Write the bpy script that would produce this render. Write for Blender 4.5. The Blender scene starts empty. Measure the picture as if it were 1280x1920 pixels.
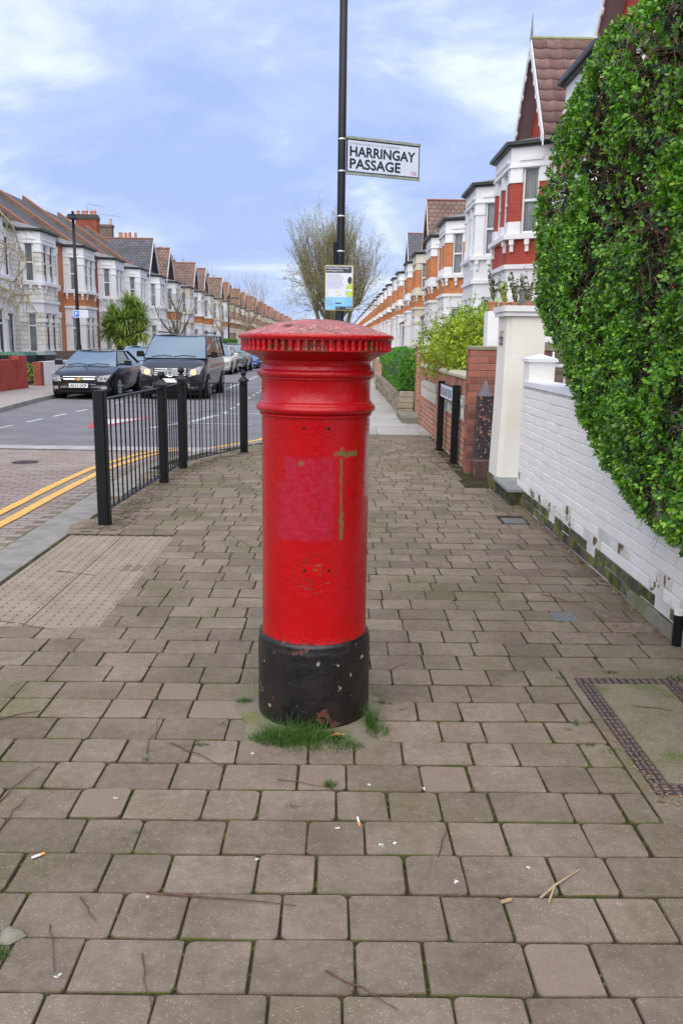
import bpy, bmesh, math, random
from math import sin, cos, pi, radians, sqrt, atan2
from mathutils import Vector, Matrix, noise
rnd = random.Random(7)
S = bpy.context.scene
COL = S.collection

# ------------------------------------------------------------------ camera
FPX, CAMH = 1560.0, 1.55
PITCH, ROLL, YAW = radians(11.45), radians(0.8), radians(-0.5)
fw = Vector((-sin(YAW)*cos(PITCH), cos(YAW)*cos(PITCH), -sin(PITCH)))
rt = Vector((cos(YAW), sin(YAW), 0)); up = rt.cross(fw)
r2 = rt*cos(ROLL)+up*sin(ROLL); u2 = -rt*sin(ROLL)+up*cos(ROLL)
cam = bpy.data.objects.new('camera', bpy.data.cameras.new('camera')); COL.objects.link(cam)
cam.matrix_world = Matrix(((r2.x, u2.x, -fw.x, 0), (r2.y, u2.y, -fw.y, 0), (r2.z, u2.z, -fw.z, CAMH), (0, 0, 0, 1)))
cam.data.sensor_fit = 'VERTICAL'; cam.data.sensor_height = 36; cam.data.lens = FPX/1920*36
cam.data.clip_start = .05; cam.data.clip_end = 3000
S.camera = cam

# ------------------------------------------------------------------ sky, sun, exposure
SUN_EL, SUN_AZ = radians(50), radians(192)      # azimuth clockwise from +Y: behind the camera, to the left
W = bpy.data.worlds.new('World'); S.world = W; W.use_nodes = True
nt = W.node_tree; nt.nodes.clear()
def wn(t, **k):
    n = nt.nodes.new(t)
    for a, b in k.items(): setattr(n, a, b)
    return n
sky = wn('ShaderNodeTexSky', sky_type='NISHITA', sun_disc=False, sun_elevation=SUN_EL, sun_rotation=SUN_AZ)
tc = wn('ShaderNodeTexCoord'); sep = wn('ShaderNodeSeparateXYZ'); nt.links.new(tc.outputs['Generated'], sep.inputs[0])
# project the direction on to a flat cloud layer
zz = wn('ShaderNodeMath', operation='MAXIMUM'); nt.links.new(sep.outputs[2], zz.inputs[0]); zz.inputs[1].default_value = 0.0
za = wn('ShaderNodeMath', operation='ADD'); nt.links.new(zz.outputs[0], za.inputs[0]); za.inputs[1].default_value = .22
dx = wn('ShaderNodeMath', operation='DIVIDE'); nt.links.new(sep.outputs[0], dx.inputs[0]); nt.links.new(za.outputs[0], dx.inputs[1])
dy = wn('ShaderNodeMath', operation='DIVIDE'); nt.links.new(sep.outputs[1], dy.inputs[0]); nt.links.new(za.outputs[0], dy.inputs[1])
cmb = wn('ShaderNodeCombineXYZ'); nt.links.new(dx.outputs[0], cmb.inputs[0]); nt.links.new(dy.outputs[0], cmb.inputs[1])
cmb.inputs[2].default_value = 9.1
n1 = wn('ShaderNodeTexNoise'); n1.inputs['Scale'].default_value = 1.5; n1.inputs['Detail'].default_value = 8; n1.inputs['Roughness'].default_value = .56
n1.inputs['Distortion'].default_value = .5
nt.links.new(cmb.outputs[0], n1.inputs['Vector'])
cr = wn('ShaderNodeValToRGB'); nt.links.new(n1.outputs['Fac'], cr.inputs[0])
cr.color_ramp.elements[0].position = .38; cr.color_ramp.elements[0].color = (4.2, 5.4, 9.1, 1)
cr.color_ramp.elements[1].position = .62; cr.color_ramp.elements[1].color = (8.9, 9.8, 11.6, 1)
e = cr.color_ramp.elements.new(.5); e.color = (5.3, 6.5, 9.8, 1)
mx = wn('ShaderNodeMixRGB'); mx.inputs[0].default_value = .86
nt.links.new(sky.outputs[0], mx.inputs[1]); nt.links.new(cr.outputs[0], mx.inputs[2])
bg = wn('ShaderNodeBackground'); bg.inputs[1].default_value = .088; nt.links.new(mx.outputs[0], bg.inputs[0])
ow = wn('ShaderNodeOutputWorld'); nt.links.new(bg.outputs[0], ow.inputs[0])
sd = bpy.data.lights.new('sun', 'SUN'); sd.energy = 3.1; sd.angle = radians(85); sd.color = (1, .94, .85)
so = bpy.data.objects.new('sun', sd); COL.objects.link(so)
sdir = Vector((sin(SUN_AZ)*cos(SUN_EL), cos(SUN_AZ)*cos(SUN_EL), sin(SUN_EL)))
so.rotation_euler = sdir.to_track_quat('Z', 'Y').to_euler(); so.location = (0, 0, 40)
vs = S.view_settings; vs.view_transform = 'Standard'; vs.look = 'None'; vs.exposure = 0.36; vs.gamma = 1; vs.use_curve_mapping = False
S.cycles.max_bounces = 6; S.cycles.transparent_max_bounces = 12

# ------------------------------------------------------------------ materials
def mat(name, base, rough=.7, var=None, vscale=6, bump=0, bscale=60, spec=.5, metal=0, coat=0, island=0, speck=None, uv=False, detail=6, ior=None, orand=0, stain=None, transl=0, mott=None, odd=None):
    """var: second colour mixed by noise; island: brightness change per piece; speck: (colour, amount, scale); stain: (colour, lo, hi, scale)"""
    m = bpy.data.materials.new(name); m.use_nodes = True
    t = m.node_tree; N = t.nodes; L = t.links
    b = N['Principled BSDF']; b.inputs['Roughness'].default_value = rough
    b.inputs['Metallic'].default_value = metal; b.inputs['Specular IOR Level'].default_value = spec
    if ior: b.inputs['IOR'].default_value = ior
    if coat: b.inputs['Coat Weight'].default_value = coat; b.inputs['Coat Roughness'].default_value = .05
    geo = N.new('ShaderNodeNewGeometry')
    pos = geo.outputs['Position']
    def mix(f, a, c, mode='MIX'):
        x = N.new('ShaderNodeMixRGB'); x.blend_type = mode
        for s, v in ((0, f), (1, a), (2, c)):
            if isinstance(v, (int, float)): x.inputs[s].default_value = v
            elif isinstance(v, tuple): x.inputs[s].default_value = (*v[:3], 1)
            else: L.new(v, x.inputs[s])
        return x.outputs[0]
    def nz(scale, det=detail, vec=pos, r=.55):
        x = N.new('ShaderNodeTexNoise'); x.inputs['Scale'].default_value = scale; x.inputs['Detail'].default_value = det
        x.inputs['Roughness'].default_value = r; L.new(vec, x.inputs['Vector']); return x.outputs['Fac']
    def ramp(v, lo, hi):
        x = N.new('ShaderNodeMapRange'); x.clamp = True; L.new(v, x.inputs[0])
        x.inputs[1].default_value = lo; x.inputs[2].default_value = hi; return x.outputs[0]
    col = tuple(base)
    if var: col = mix(ramp(nz(vscale), .35, .65), tuple(base), tuple(var))
    if stain:
        col = mix(ramp(nz(stain[3]), stain[1], stain[2]), col, stain[0])
    if speck:
        vo = N.new('ShaderNodeTexVoronoi'); vo.inputs['Scale'].default_value = speck[2]; L.new(pos, vo.inputs['Vector'])
        sp = N.new('ShaderNodeSeparateColor'); L.new(vo.outputs['Color'], sp.inputs[0])
        a = ramp(sp.outputs[0], 1-speck[1], 1-speck[1]+.01)
        bb = ramp(vo.outputs['Distance'], .42, .30)
        mm = N.new('ShaderNodeMath'); mm.operation = 'MULTIPLY'; L.new(a, mm.inputs[0]); L.new(bb, mm.inputs[1])
        col = mix(mm.outputs[0], col, speck[0])
    if mott:
        x = N.new('ShaderNodeMapRange'); L.new(nz(mott[1], 8, pos, .7), x.inputs[0]); x.inputs[1].default_value = .3; x.inputs[2].default_value = .7; x.inputs[3].default_value = 1-mott[0]; x.inputs[4].default_value = 1+mott[0]
        vm0 = N.new('ShaderNodeVectorMath'); vm0.operation = 'SCALE'
        if isinstance(col, tuple): vm0.inputs[0].default_value = col
        else: L.new(col, vm0.inputs[0])
        L.new(x.outputs[0], vm0.inputs['Scale']); col = vm0.outputs[0]
    if island or orand:
        ad = N.new('ShaderNodeMath'); ad.operation = 'ADD'
        L.new(geo.outputs['Random Per Island'], ad.inputs[0])
        oi = N.new('ShaderNodeObjectInfo'); L.new(oi.outputs['Random'], ad.inputs[1])
        fr = N.new('ShaderNodeMath'); fr.operation = 'FRACT'; L.new(ad.outputs[0], fr.inputs[0])
        k = island or orand
        r_ = N.new('ShaderNodeMapRange'); L.new(fr.outputs[0], r_.inputs[0]); r_.inputs[3].default_value = 1-k; r_.inputs[4].default_value = 1+k
        if odd:
            om = N.new('ShaderNodeMath'); om.operation = 'MULTIPLY'; L.new(ramp(fr.outputs[0], odd[1], odd[1]+.01), om.inputs[0]); om.inputs[1].default_value = .6; col = mix(om.outputs[0], col, odd[0])
        vm = N.new('ShaderNodeVectorMath'); vm.operation = 'SCALE'
        if isinstance(col, tuple):
            vm.inputs[0].default_value = col
        else: L.new(col, vm.inputs[0])
        L.new(r_.outputs[0], vm.inputs['Scale']); col = vm.outputs[0]
    if isinstance(col, tuple): b.inputs['Base Color'].default_value = (*col, 1)
    else: L.new(col, b.inputs['Base Color'])
    if bump:
        bp = N.new('ShaderNodeBump'); bp.inputs['Strength'].default_value = bump; bp.inputs['Distance'].default_value = .01
        L.new(nz(bscale, 5), bp.inputs['Height']); L.new(bp.outputs[0], b.inputs['Normal'])
    if transl:
        tr = N.new('ShaderNodeBsdfTranslucent'); ms = N.new('ShaderNodeMixShader'); ms.inputs[0].default_value = transl
        if isinstance(col, tuple): tr.inputs[0].default_value = (*col, 1)
        else: L.new(col, tr.inputs[0])
        L.new(b.outputs[0], ms.inputs[1]); L.new(tr.outputs[0], ms.inputs[2])
        L.new(ms.outputs[0], N['Material Output'].inputs[0])
    m['col'] = 0
    return m

def brickmat(name, c1, c2, mortar, bw=.225, bh=.075, ms=.010, rough=.85, bump=.6, flaw=None):
    m = bpy.data.materials.new(name); m.use_nodes = True
    t = m.node_tree; N = t.nodes; L = t.links; b = N['Principled BSDF']; b.inputs['Roughness'].default_value = rough
    b.inputs['Specular IOR Level'].default_value = .3
    uv = N.new('ShaderNodeUVMap'); uv.uv_map = 'UVMap'
    br = N.new('ShaderNodeTexBrick'); L.new(uv.outputs[0], br.inputs['Vector'])
    br.inputs['Color1'].default_value = (*c1, 1); br.inputs['Color2'].default_value = (*c2, 1); br.inputs['Mortar'].default_value = (*mortar, 1)
    br.inputs['Scale'].default_value = 1; br.inputs['Brick Width'].default_value = bw; br.inputs['Row Height'].default_value = bh
    br.inputs['Mortar Size'].default_value = ms; br.inputs['Mortar Smooth'].default_value = .2
    geo = N.new('ShaderNodeNewGeometry')
    nz = N.new('ShaderNodeTexNoise'); nz.inputs['Scale'].default_value = 1.3; nz.inputs['Detail'].default_value = 6; L.new(geo.outputs['Position'], nz.inputs['Vector'])
    mr = N.new('ShaderNodeMapRange'); L.new(nz.outputs[0], mr.inputs[0]); mr.inputs[1].default_value = .3; mr.inputs[2].default_value = .7; mr.inputs[3].default_value = .78; mr.inputs[4].default_value = 1.15
    vm = N.new('ShaderNodeVectorMath'); vm.operation = 'SCALE'; L.new(br.outputs[0], vm.inputs[0]); L.new(mr.outputs[0], vm.inputs['Scale'])
    L.new(vm.outputs[0], b.inputs['Base Color'])
    bp = N.new('ShaderNodeBump'); bp.inputs['Strength'].default_value = bump; bp.inputs['Distance'].default_value = .01; bp.invert = True
    L.new(br.outputs['Fac'], bp.inputs['Height']); L.new(bp.outputs[0], b.inputs['Normal'])
    return m

M = {}
M['red'] = None
M['asphalt'] = mat('asphalt', (.165, .162, .168), .85, (.20, .195, .20), 1.2, .5, 220, .3, mott=(.12, 1.1), stain=((.12, .118, .12), .62, .66, .5), speck=((.26, .26, .27), .25, 160))
M['ground'] = mat('ground_soil', (.07, .065, .05), .95, (.10, .09, .07), 3, .5, 30)
M['joint'] = mat('mossy_joint', (.05, .04, .028), 1, (.075, .085, .025), 9, .8, 160, .1, stain=((.05, .038, .028), .47, .56, 2.3))
M['paver'] = mat('paver', (.182, .142, .107), .93, (.248, .197, .153), 3.5, .55, 330, .2, island=.15, speck=((.40, .35, .28), .10, 215), stain=((.150, .135, .072), .48, .70, 1.1), mott=(.20, 24), odd=((.215, .165, .130), .955))
M['paver_far'] = mat('paver_far', (.225, .185, .150), .92, (.285, .24, .200), 1.6, .8, 120, .2, island=.11, speck=((.44, .40, .34), .12, 140), stain=((.185, .170, .095), .54, .74, .9))
M['road_block'] = mat('road_block', (.24, .19, .165), .92, (.29, .24, .215), 1.2, .4, 160, .25, island=.10, speck=((.4, .38, .34), .1, 160))
M['tjoint'] = mat('table_jointing', (.15, .125, .105), .95, (.2, .17, .14), 5, .5, 120, .2, stain=((.11, .13, .04), .6, .72, 3))
M['concrete'] = mat('concrete', (.27, .25, .20), .95, (.19, .18, .135), 4, .6, 90, .15, stain=((.16, .17, .07), .55, .72, 3))
M['apron'] = mat('mossy_apron', (.23, .20, .15), .95, (.17, .15, .11), 9, .7, 90, .2, stain=((.15, .16, .05), .48, .66, 6))
M['edge'] = mat('dirty_block_edge', (.115, .088, .062), .95, (.16, .125, .09), 12, .8, 120, .1, stain=((.085, .10, .03), .5, .62, 5))
M['flag'] = mat('flagstone', (.42, .40, .36), .85, (.34, .32, .29), 1.5, .3, 60, .25, island=.1)
M['kerb'] = mat('granite_kerb', (.22, .205, .18), .95, (.30, .285, .26), 6, .6, 140, .12, island=.08, speck=((.12, .12, .13), .3, 120))
M['kerb_far'] = mat('kerb_far', (.36, .34, .31), .85, (.25, .24, .2), 2, .3, 60)
M['tactile'] = mat('tactile_paving', (.31, .25, .19), .9, (.255, .21, .165), 5, .45, 150, .25, island=.05, stain=((.24, .20, .15), .55, .72, 8))
M['yellow'] = mat('yellow_paint', (.72, .42, .10), .8, (.62, .37, .12), 6, .4, 120, .25, stain=((.36, .27, .20), .57, .66, 18))
M['whitepaint'] = mat('white_road_paint', (.60, .61, .62), .8, (.42, .43, .45), 5, .3, 100, .25)
M['redpaint'] = mat('red_road_paint', (.50, .07, .07), .8, (.40, .08, .08), 5, .3, 100, .25)
M['iron'] = mat('cast_iron', (.02, .015, .015), .7, (.07, .045, .038), 12, .5, 90, .4)
M['studs'] = mat('worn_iron_studs', (.10, .075, .068), .55, (.15, .11, .10), 20, .4, 90, .5)
M['blackpaint'] = mat('black_gloss_paint', (.004, .006, .007), .38, (.006, .008, .009), 9, .15, 50, .3)
M['blackmatt'] = mat('black_matt', (.005, .005, .006), .6, None, 1, .1, 40, .25)
M['gpost'] = mat('lamp_paint', (.006, .008, .010), .4, (.012, .013, .015), 5, .1, 30, .3)
M['wwall'] = mat('white_masonry_paint', (.84, .815, .765), .85, (.80, .77, .715), 5, .5, 45, .3, stain=((.50, .47, .40), .62, .8, 7))
M['wwall_old'] = mat('flaking_white_paint', (.76, .74, .70), .8, (.62, .57, .46), 6, .8, 45, .3, stain=((.16, .11, .065), .555, .585, 7))
M['cream'] = mat('cream_render', (.80, .765, .68), .8, (.74, .69, .59), 2, .35, 40, .25)
M['cream_white'] = mat('white_render', (.80, .79, .77), .75, (.70, .69, .67), 2, .3, 40, .25)
M['plinth'] = mat('mossy_plinth', (.105, .098, .080), .95, (.060, .056, .044), 9, 1, 50, .2, island=.35, stain=((.16, .165, .04), .46, .60, 7), mott=(.3, 30))
M['slab'] = mat('slate_slab', (.27, .28, .28), .7, (.22, .22, .21), 6, .3, 60)
M['obelisk'] = None
M['mortar'] = mat('mortar', (.58, .50, .38), .95, (.48, .42, .28), 3, .4, 80, .2)
M['mortar_dk'] = mat('mortar_dark', (.25, .22, .18), .95, (.19, .17, .12), 3, .4, 80, .2)
M['brick'] = mat('garden_brick', (.43, .19, .12), .88, (.34, .155, .10), 3, .5, 70, .25, island=.22, stain=((.32, .27, .12), .60, .76, 3))
M['brick_dk'] = mat('dark_brick', (.22, .095, .075), .85, (.33, .12, .08), 3, .5, 70, .25, island=.30)
M['coping'] = mat('stone_coping', (.52, .47, .36), .9, (.42, .38, .27), 6, .5, 60, .2)
M['screen'] = mat('screen_block', (.62, .60, .54), .85, (.5, .48, .42), 6, .4, 60, .2)
M['orange_b'] = brickmat('orange_brickwork', (.62, .20, .055), (.52, .15, .045), (.55, .34, .2))
M['red_b'] = brickmat('painted_red_brickwork', (.47, .09, .06), (.43, .08, .055), (.36, .07, .05))
M['dkred_b'] = brickmat('dark_red_brickwork', (.33, .07, .045), (.27, .06, .04), (.25, .1, .07))
M['brown_b'] = brickmat('brown_brickwork', (.42, .21, .12), (.34, .17, .1), (.34, .26, .19))
M['stock_b'] = brickmat('stock_brickwork', (.20, .14, .10), (.14, .10, .075), (.20, .17, .13))
M['stone_clad'] = brickmat('white_stone_cladding', (.80, .76, .68), (.70, .66, .58), (.42, .39, .35), .5, .19, .012)
M['white_brick'] = brickmat('white_brickwork', (.80, .80, .79), (.76, .76, .75), (.68, .68, .68))
M['wred_b'] = brickmat('red_garden_brickwork', (.47, .08, .06), (.40, .07, .05), (.34, .07, .05))
M['buff_b'] = brickmat('buff_brickwork', (.60, .36, .2), (.5, .28, .15), (.62, .55, .44))
M['trim'] = mat('white_trim', (.82, .82, .815), .6, (.77, .77, .765), 1.5, .15, 30, .35)
M['trim_c'] = mat('cream_trim', (.68, .62, .49), .7, (.62, .57, .45), 1.5, .15, 30, .3)
M['gutter'] = mat('black_gutter', (.015, .017, .017), .45, (.03, .035, .02), 4, .2, 30)
M['lead'] = mat('lead_roof', (.16, .165, .17), .6, (.22, .22, .22), 2)
M['slate'] = brickmat('slate_tiles', (.135, .135, .15), (.105, .105, .12), (.05, .05, .055), .3, .22, .015)
M['tile'] = brickmat('brown_roof_tiles', (.24, .155, .125), (.18, .12, .10), (.06, .045, .04), .3, .28, .02)
M['tile_red'] = brickmat('red_roof_tiles', (.30, .14, .10), (.24, .11, .08), (.08, .05, .04), .3, .28, .02)
M['pantile'] = mat('concrete_pantile', (.225, .130, .112), .85, (.150, .100, .095), 4, .4, 60, .2, island=.2, stain=((.20, .17, .10), .6, .75, 3))
M['ridge'] = mat('terracotta_ridge', (.36, .155, .10), .85, (.28, .13, .09), 3, .3, 40, .2)
M['pot'] = mat('terracotta_pot', (.56, .22, .09), .85, (.45, .18, .08), 5)
M['pot_c'] = mat('buff_chimney_pot', (.52, .42, .28), .85, (.45, .36, .25), 5)
M['moss_edge'] = mat('mossy_verge', (.30, .32, .12), .95, (.2, .2, .12), 5)
M['soffit'] = mat('painted_soffit', (.30, .22, .22), .8, (.26, .2, .2), 2)
M['curtain'] = mat('net_curtain', (.86, .86, .84), .9, (.62, .63, .63), 3, .3, 10, .1, orand=.16, transl=.3)
M['blind'] = mat('grey_board', (.42, .39, .35), .9, (.38, .35, .32), 2)
M['dark'] = mat('dark_interior', (.035, .045, .05), .8)
M['door'] = mat('front_door', (.03, .04, .06), .4)
M['timber'] = mat('porch_timber', (.05, .03, .025), .6)
M['bark'] = mat('bark', (.17, .145, .11), .95, (.11, .095, .07), 6, .8, 50, .2)
M['bark_green'] = mat('mossy_bark', (.16, .155, .08), .95, (.11, .10, .06), 3, .8, 50, .2)
M['shoots'] = mat('mossy_shoots', (.27, .25, .13), .95, (.20, .17, .10), 2)
M['twig_c'] = mat('pale_twigs', (.22, .18, .12), .95, (.30, .27, .14), 2)
M['twig'] = mat('dead_twig', (.13, .065, .04), .9, (.07, .04, .03), 30, .4, 90)
M['twig_pale'] = mat('dry_straw', (.42, .32, .18), .9, (.3, .22, .13), 30)
M['stem_h'] = mat('hedge_stems', (.26, .16, .09), .95, (.42, .33, .21), 9, .5, 60, .2)
M['grass'] = mat('grass_blades', (.045, .115, .018), .55, (.09, .17, .03), 9, 0, 1, .3, island=.35, transl=.3)
M['moss'] = mat('moss', (.09, .13, .018), 1, (.14, .15, .03), 20, .9, 200, .1)
M['litter'] = mat('leaf_litter', (.20, .12, .075), .9, (.34, .24, .15), 9, .3, 60, .2, island=.45)
M['dirt'] = mat('dirt', (.17, .13, .095), 1, (.22, .18, .12), 6, .9, 120, .1)
def ragged_dirt():
    m = M['dirt']; N = m.node_tree.nodes; L = m.node_tree.links
    g = N.new('ShaderNodeNewGeometry'); nz = N.new('ShaderNodeTexNoise'); nz.inputs['Scale'].default_value = 5; nz.inputs['Detail'].default_value = 9; nz.inputs['Roughness'].default_value = .7
    L.new(g.outputs['Position'], nz.inputs['Vector']); mr = N.new('ShaderNodeMapRange'); L.new(nz.outputs[0], mr.inputs[0]); mr.inputs[1].default_value = .50; mr.inputs[2].default_value = .56
    L.new(mr.outputs[0], N['Principled BSDF'].inputs['Alpha'])
ragged_dirt()
M['bin'] = mat('bin_plastic', (.012, .018, .022), .5)
M['binlid'] = mat('bin_lid', (.02, .09, .055), .45)
M['binlid2'] = mat('bin_lid_grey', (.16, .18, .17), .45)
M['steel'] = mat('steel', (.55, .56, .56), .35, metal=.8)
M['chrome'] = mat('chrome', (.75, .76, .78), .12, metal=1)
M['gold'] = mat('gold_badge', (.75, .55, .2), .25, metal=.8)
M['tyre'] = mat('tyre', (.012, .012, .013), .8)
M['alloy'] = mat('alloy_wheel', (.35, .36, .37), .35, metal=.6)
M['carglass'] = mat('car_glass', (.10, .15, .20), .06, spec=1, ior=2.1)  # windscreen: blue base colour stands in for the reflected sky
M['sideglass'] = mat('car_side_glass', (.012, .014, .016), .05, spec=.8, ior=1.7)
M['lampglass'] = mat('headlamp_glass', (.16, .17, .18), .1, spec=1, metal=.3)
M['plate'] = mat('number_plate', (.78, .78, .76), .4)
M['ink'] = mat('black_ink', (.008, .009, .011), .5)
M['inkred'] = mat('faded_red_ink', (.5, .25, .22), .6)
M['inkgrey'] = mat('faded_grey_ink', (.25, .26, .30), .6)
M['signwhite'] = mat('sign_face', (.62, .66, .74), .45, (.58, .62, .70), 4)
M['signlow'] = mat('street_sign_face', (.62, .67, .74), .45)
M['alu'] = mat('aluminium', (.36, .38, .34), .45, (.26, .29, .2), 10, metal=.4)
M['blue'] = mat('blue_sign', (.02, .16, .62), .5)
M['pblue'] = mat('poster_blue', (.16, .42, .78), .5, (.25, .55, .85), 3)
M['pwhite'] = mat('poster_white', (.66, .68, .76), .5)
M['phiviz'] = mat('poster_hivis', (.50, .66, .10), .5, (.4, .55, .1), 30)
M['pgrey'] = mat('poster_text_grey', (.36, .37, .45), .6)
M['pyellow'] = mat('poster_yellow', (.68, .60, .12), .5)
M['pskin'] = mat('poster_skin', (.62, .36, .25), .6)
M['pbox'] = mat('poster_dark_box', (.03, .04, .045), .5)
M['potclay'] = mat('clay_pot', (.40, .17, .09), .85)
M['filter'] = mat('cigarette_filter', (.72, .36, .08), .8)
M['paper'] = mat('white_paper', (.75, .73, .68), .8)
M['petal'] = mat('pale_petals', (.66, .66, .66), .8, (.5, .5, .42), 40)

def leafmat(name, c1, c2, c3, rough=.4, transl=.25):
    m = bpy.data.materials.new(name); m.use_nodes = True
    t = m.node_tree; N = t.nodes; L = t.links; b = N['Principled BSDF']; b.inputs['Roughness'].default_value = rough
    geo = N.new('ShaderNodeNewGeometry'); oi = N.new('ShaderNodeObjectInfo')
    ad = N.new('ShaderNodeMath'); ad.operation = 'ADD'; L.new(geo.outputs['Random Per Island'], ad.inputs[0]); L.new(oi.outputs['Random'], ad.inputs[1])
    fr = N.new('ShaderNodeMath'); fr.operation = 'FRACT'; L.new(ad.outputs[0], fr.inputs[0])
    r = N.new('ShaderNodeValToRGB'); L.new(fr.outputs[0], r.inputs[0])
    r.color_ramp.elements[0].color = (*c1, 1); r.color_ramp.elements[1].color = (*c3, 1)
    e = r.color_ramp.elements.new(.55); e.color = (*c2, 1)
    nzz = N.new('ShaderNodeTexNoise'); nzz.inputs['Scale'].default_value = 3.5; nzz.inputs['Detail'].default_value = 4; L.new(geo.outputs['Position'], nzz.inputs['Vector'])
    mrr = N.new('ShaderNodeMapRange'); L.new(nzz.outputs[0], mrr.inputs[0]); mrr.inputs[1].default_value = .35; mrr.inputs[2].default_value = .65; mrr.inputs[3].default_value = .62; mrr.inputs[4].default_value = 1.15
    vmm = N.new('ShaderNodeVectorMath'); vmm.operation = 'SCALE'; L.new(r.outputs[0], vmm.inputs[0]); L.new(mrr.outputs[0], vmm.inputs['Scale']); r = vmm
    L.new(r.outputs[0], b.inputs['Base Color'])
    tr = N.new('ShaderNodeBsdfTranslucent'); L.new(r.outputs[0], tr.inputs[0])
    ms = N.new('ShaderNodeMixShader'); ms.inputs[0].default_value = transl
    L.new(b.outputs[0], ms.inputs[1]); L.new(tr.outputs[0], ms.inputs[2]); L.new(ms.outputs[0], N['Material Output'].inputs[0])
    return m
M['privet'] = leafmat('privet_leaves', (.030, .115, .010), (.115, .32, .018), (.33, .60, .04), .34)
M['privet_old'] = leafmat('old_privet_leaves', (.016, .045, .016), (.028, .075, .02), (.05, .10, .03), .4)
M['gold_leaf'] = leafmat('golden_privet_leaves', (.12, .24, .012), (.30, .44, .015), (.56, .62, .04), .45)
M['box_leaf'] = leafmat('small_hedge_leaves', (.04, .17, .012), (.10, .33, .02), (.19, .46, .03), .55)
M['dull_leaf'] = leafmat('dull_leaves', (.03, .07, .025), (.06, .12, .035), (.12, .19, .06), .5)
M['cord'] = leafmat('cordyline_leaves', (.10, .24, .04), (.30, .46, .09), (.66, .64, .20), .5, .4)
M['bud'] = leafmat('spring_buds', (.20, .22, .07), (.30, .30, .12), (.42, .40, .18), .7)

def glassmat():
    m = bpy.data.materials.new('window_glass'); m.use_nodes = True
    t = m.node_tree; N = t.nodes; L = t.links; N.remove(N['Principled BSDF'])
    fr = N.new('ShaderNodeFresnel'); fr.inputs[0].default_value = 1.45
    tr = N.new('ShaderNodeBsdfTransparent'); tr.inputs[0].default_value = (.97, .98, .98, 1)
    gl = N.new('ShaderNodeBsdfGlossy'); gl.inputs['Roughness'].default_value = .03
    ms = N.new('ShaderNodeMixShader'); L.new(fr.outputs[0], ms.inputs[0]); L.new(tr.outputs[0], ms.inputs[1]); L.new(gl.outputs[0], ms.inputs[2])
    L.new(ms.outputs[0], N['Material Output'].inputs[0]); return m
M['glass'] = glassmat()
def emis(name, c, s):
    m = bpy.data.materials.new(name); m.use_nodes = True
    b = m.node_tree.nodes['Principled BSDF']; b.inputs['Base Color'].default_value = (*c, 1)
    b.inputs['Emission Color'].default_value = (*c, 1); b.inputs['Emission Strength'].default_value = s; return m
M['lit'] = emis('lit_headlamp', (1, .50, .16), 1.6)

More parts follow.
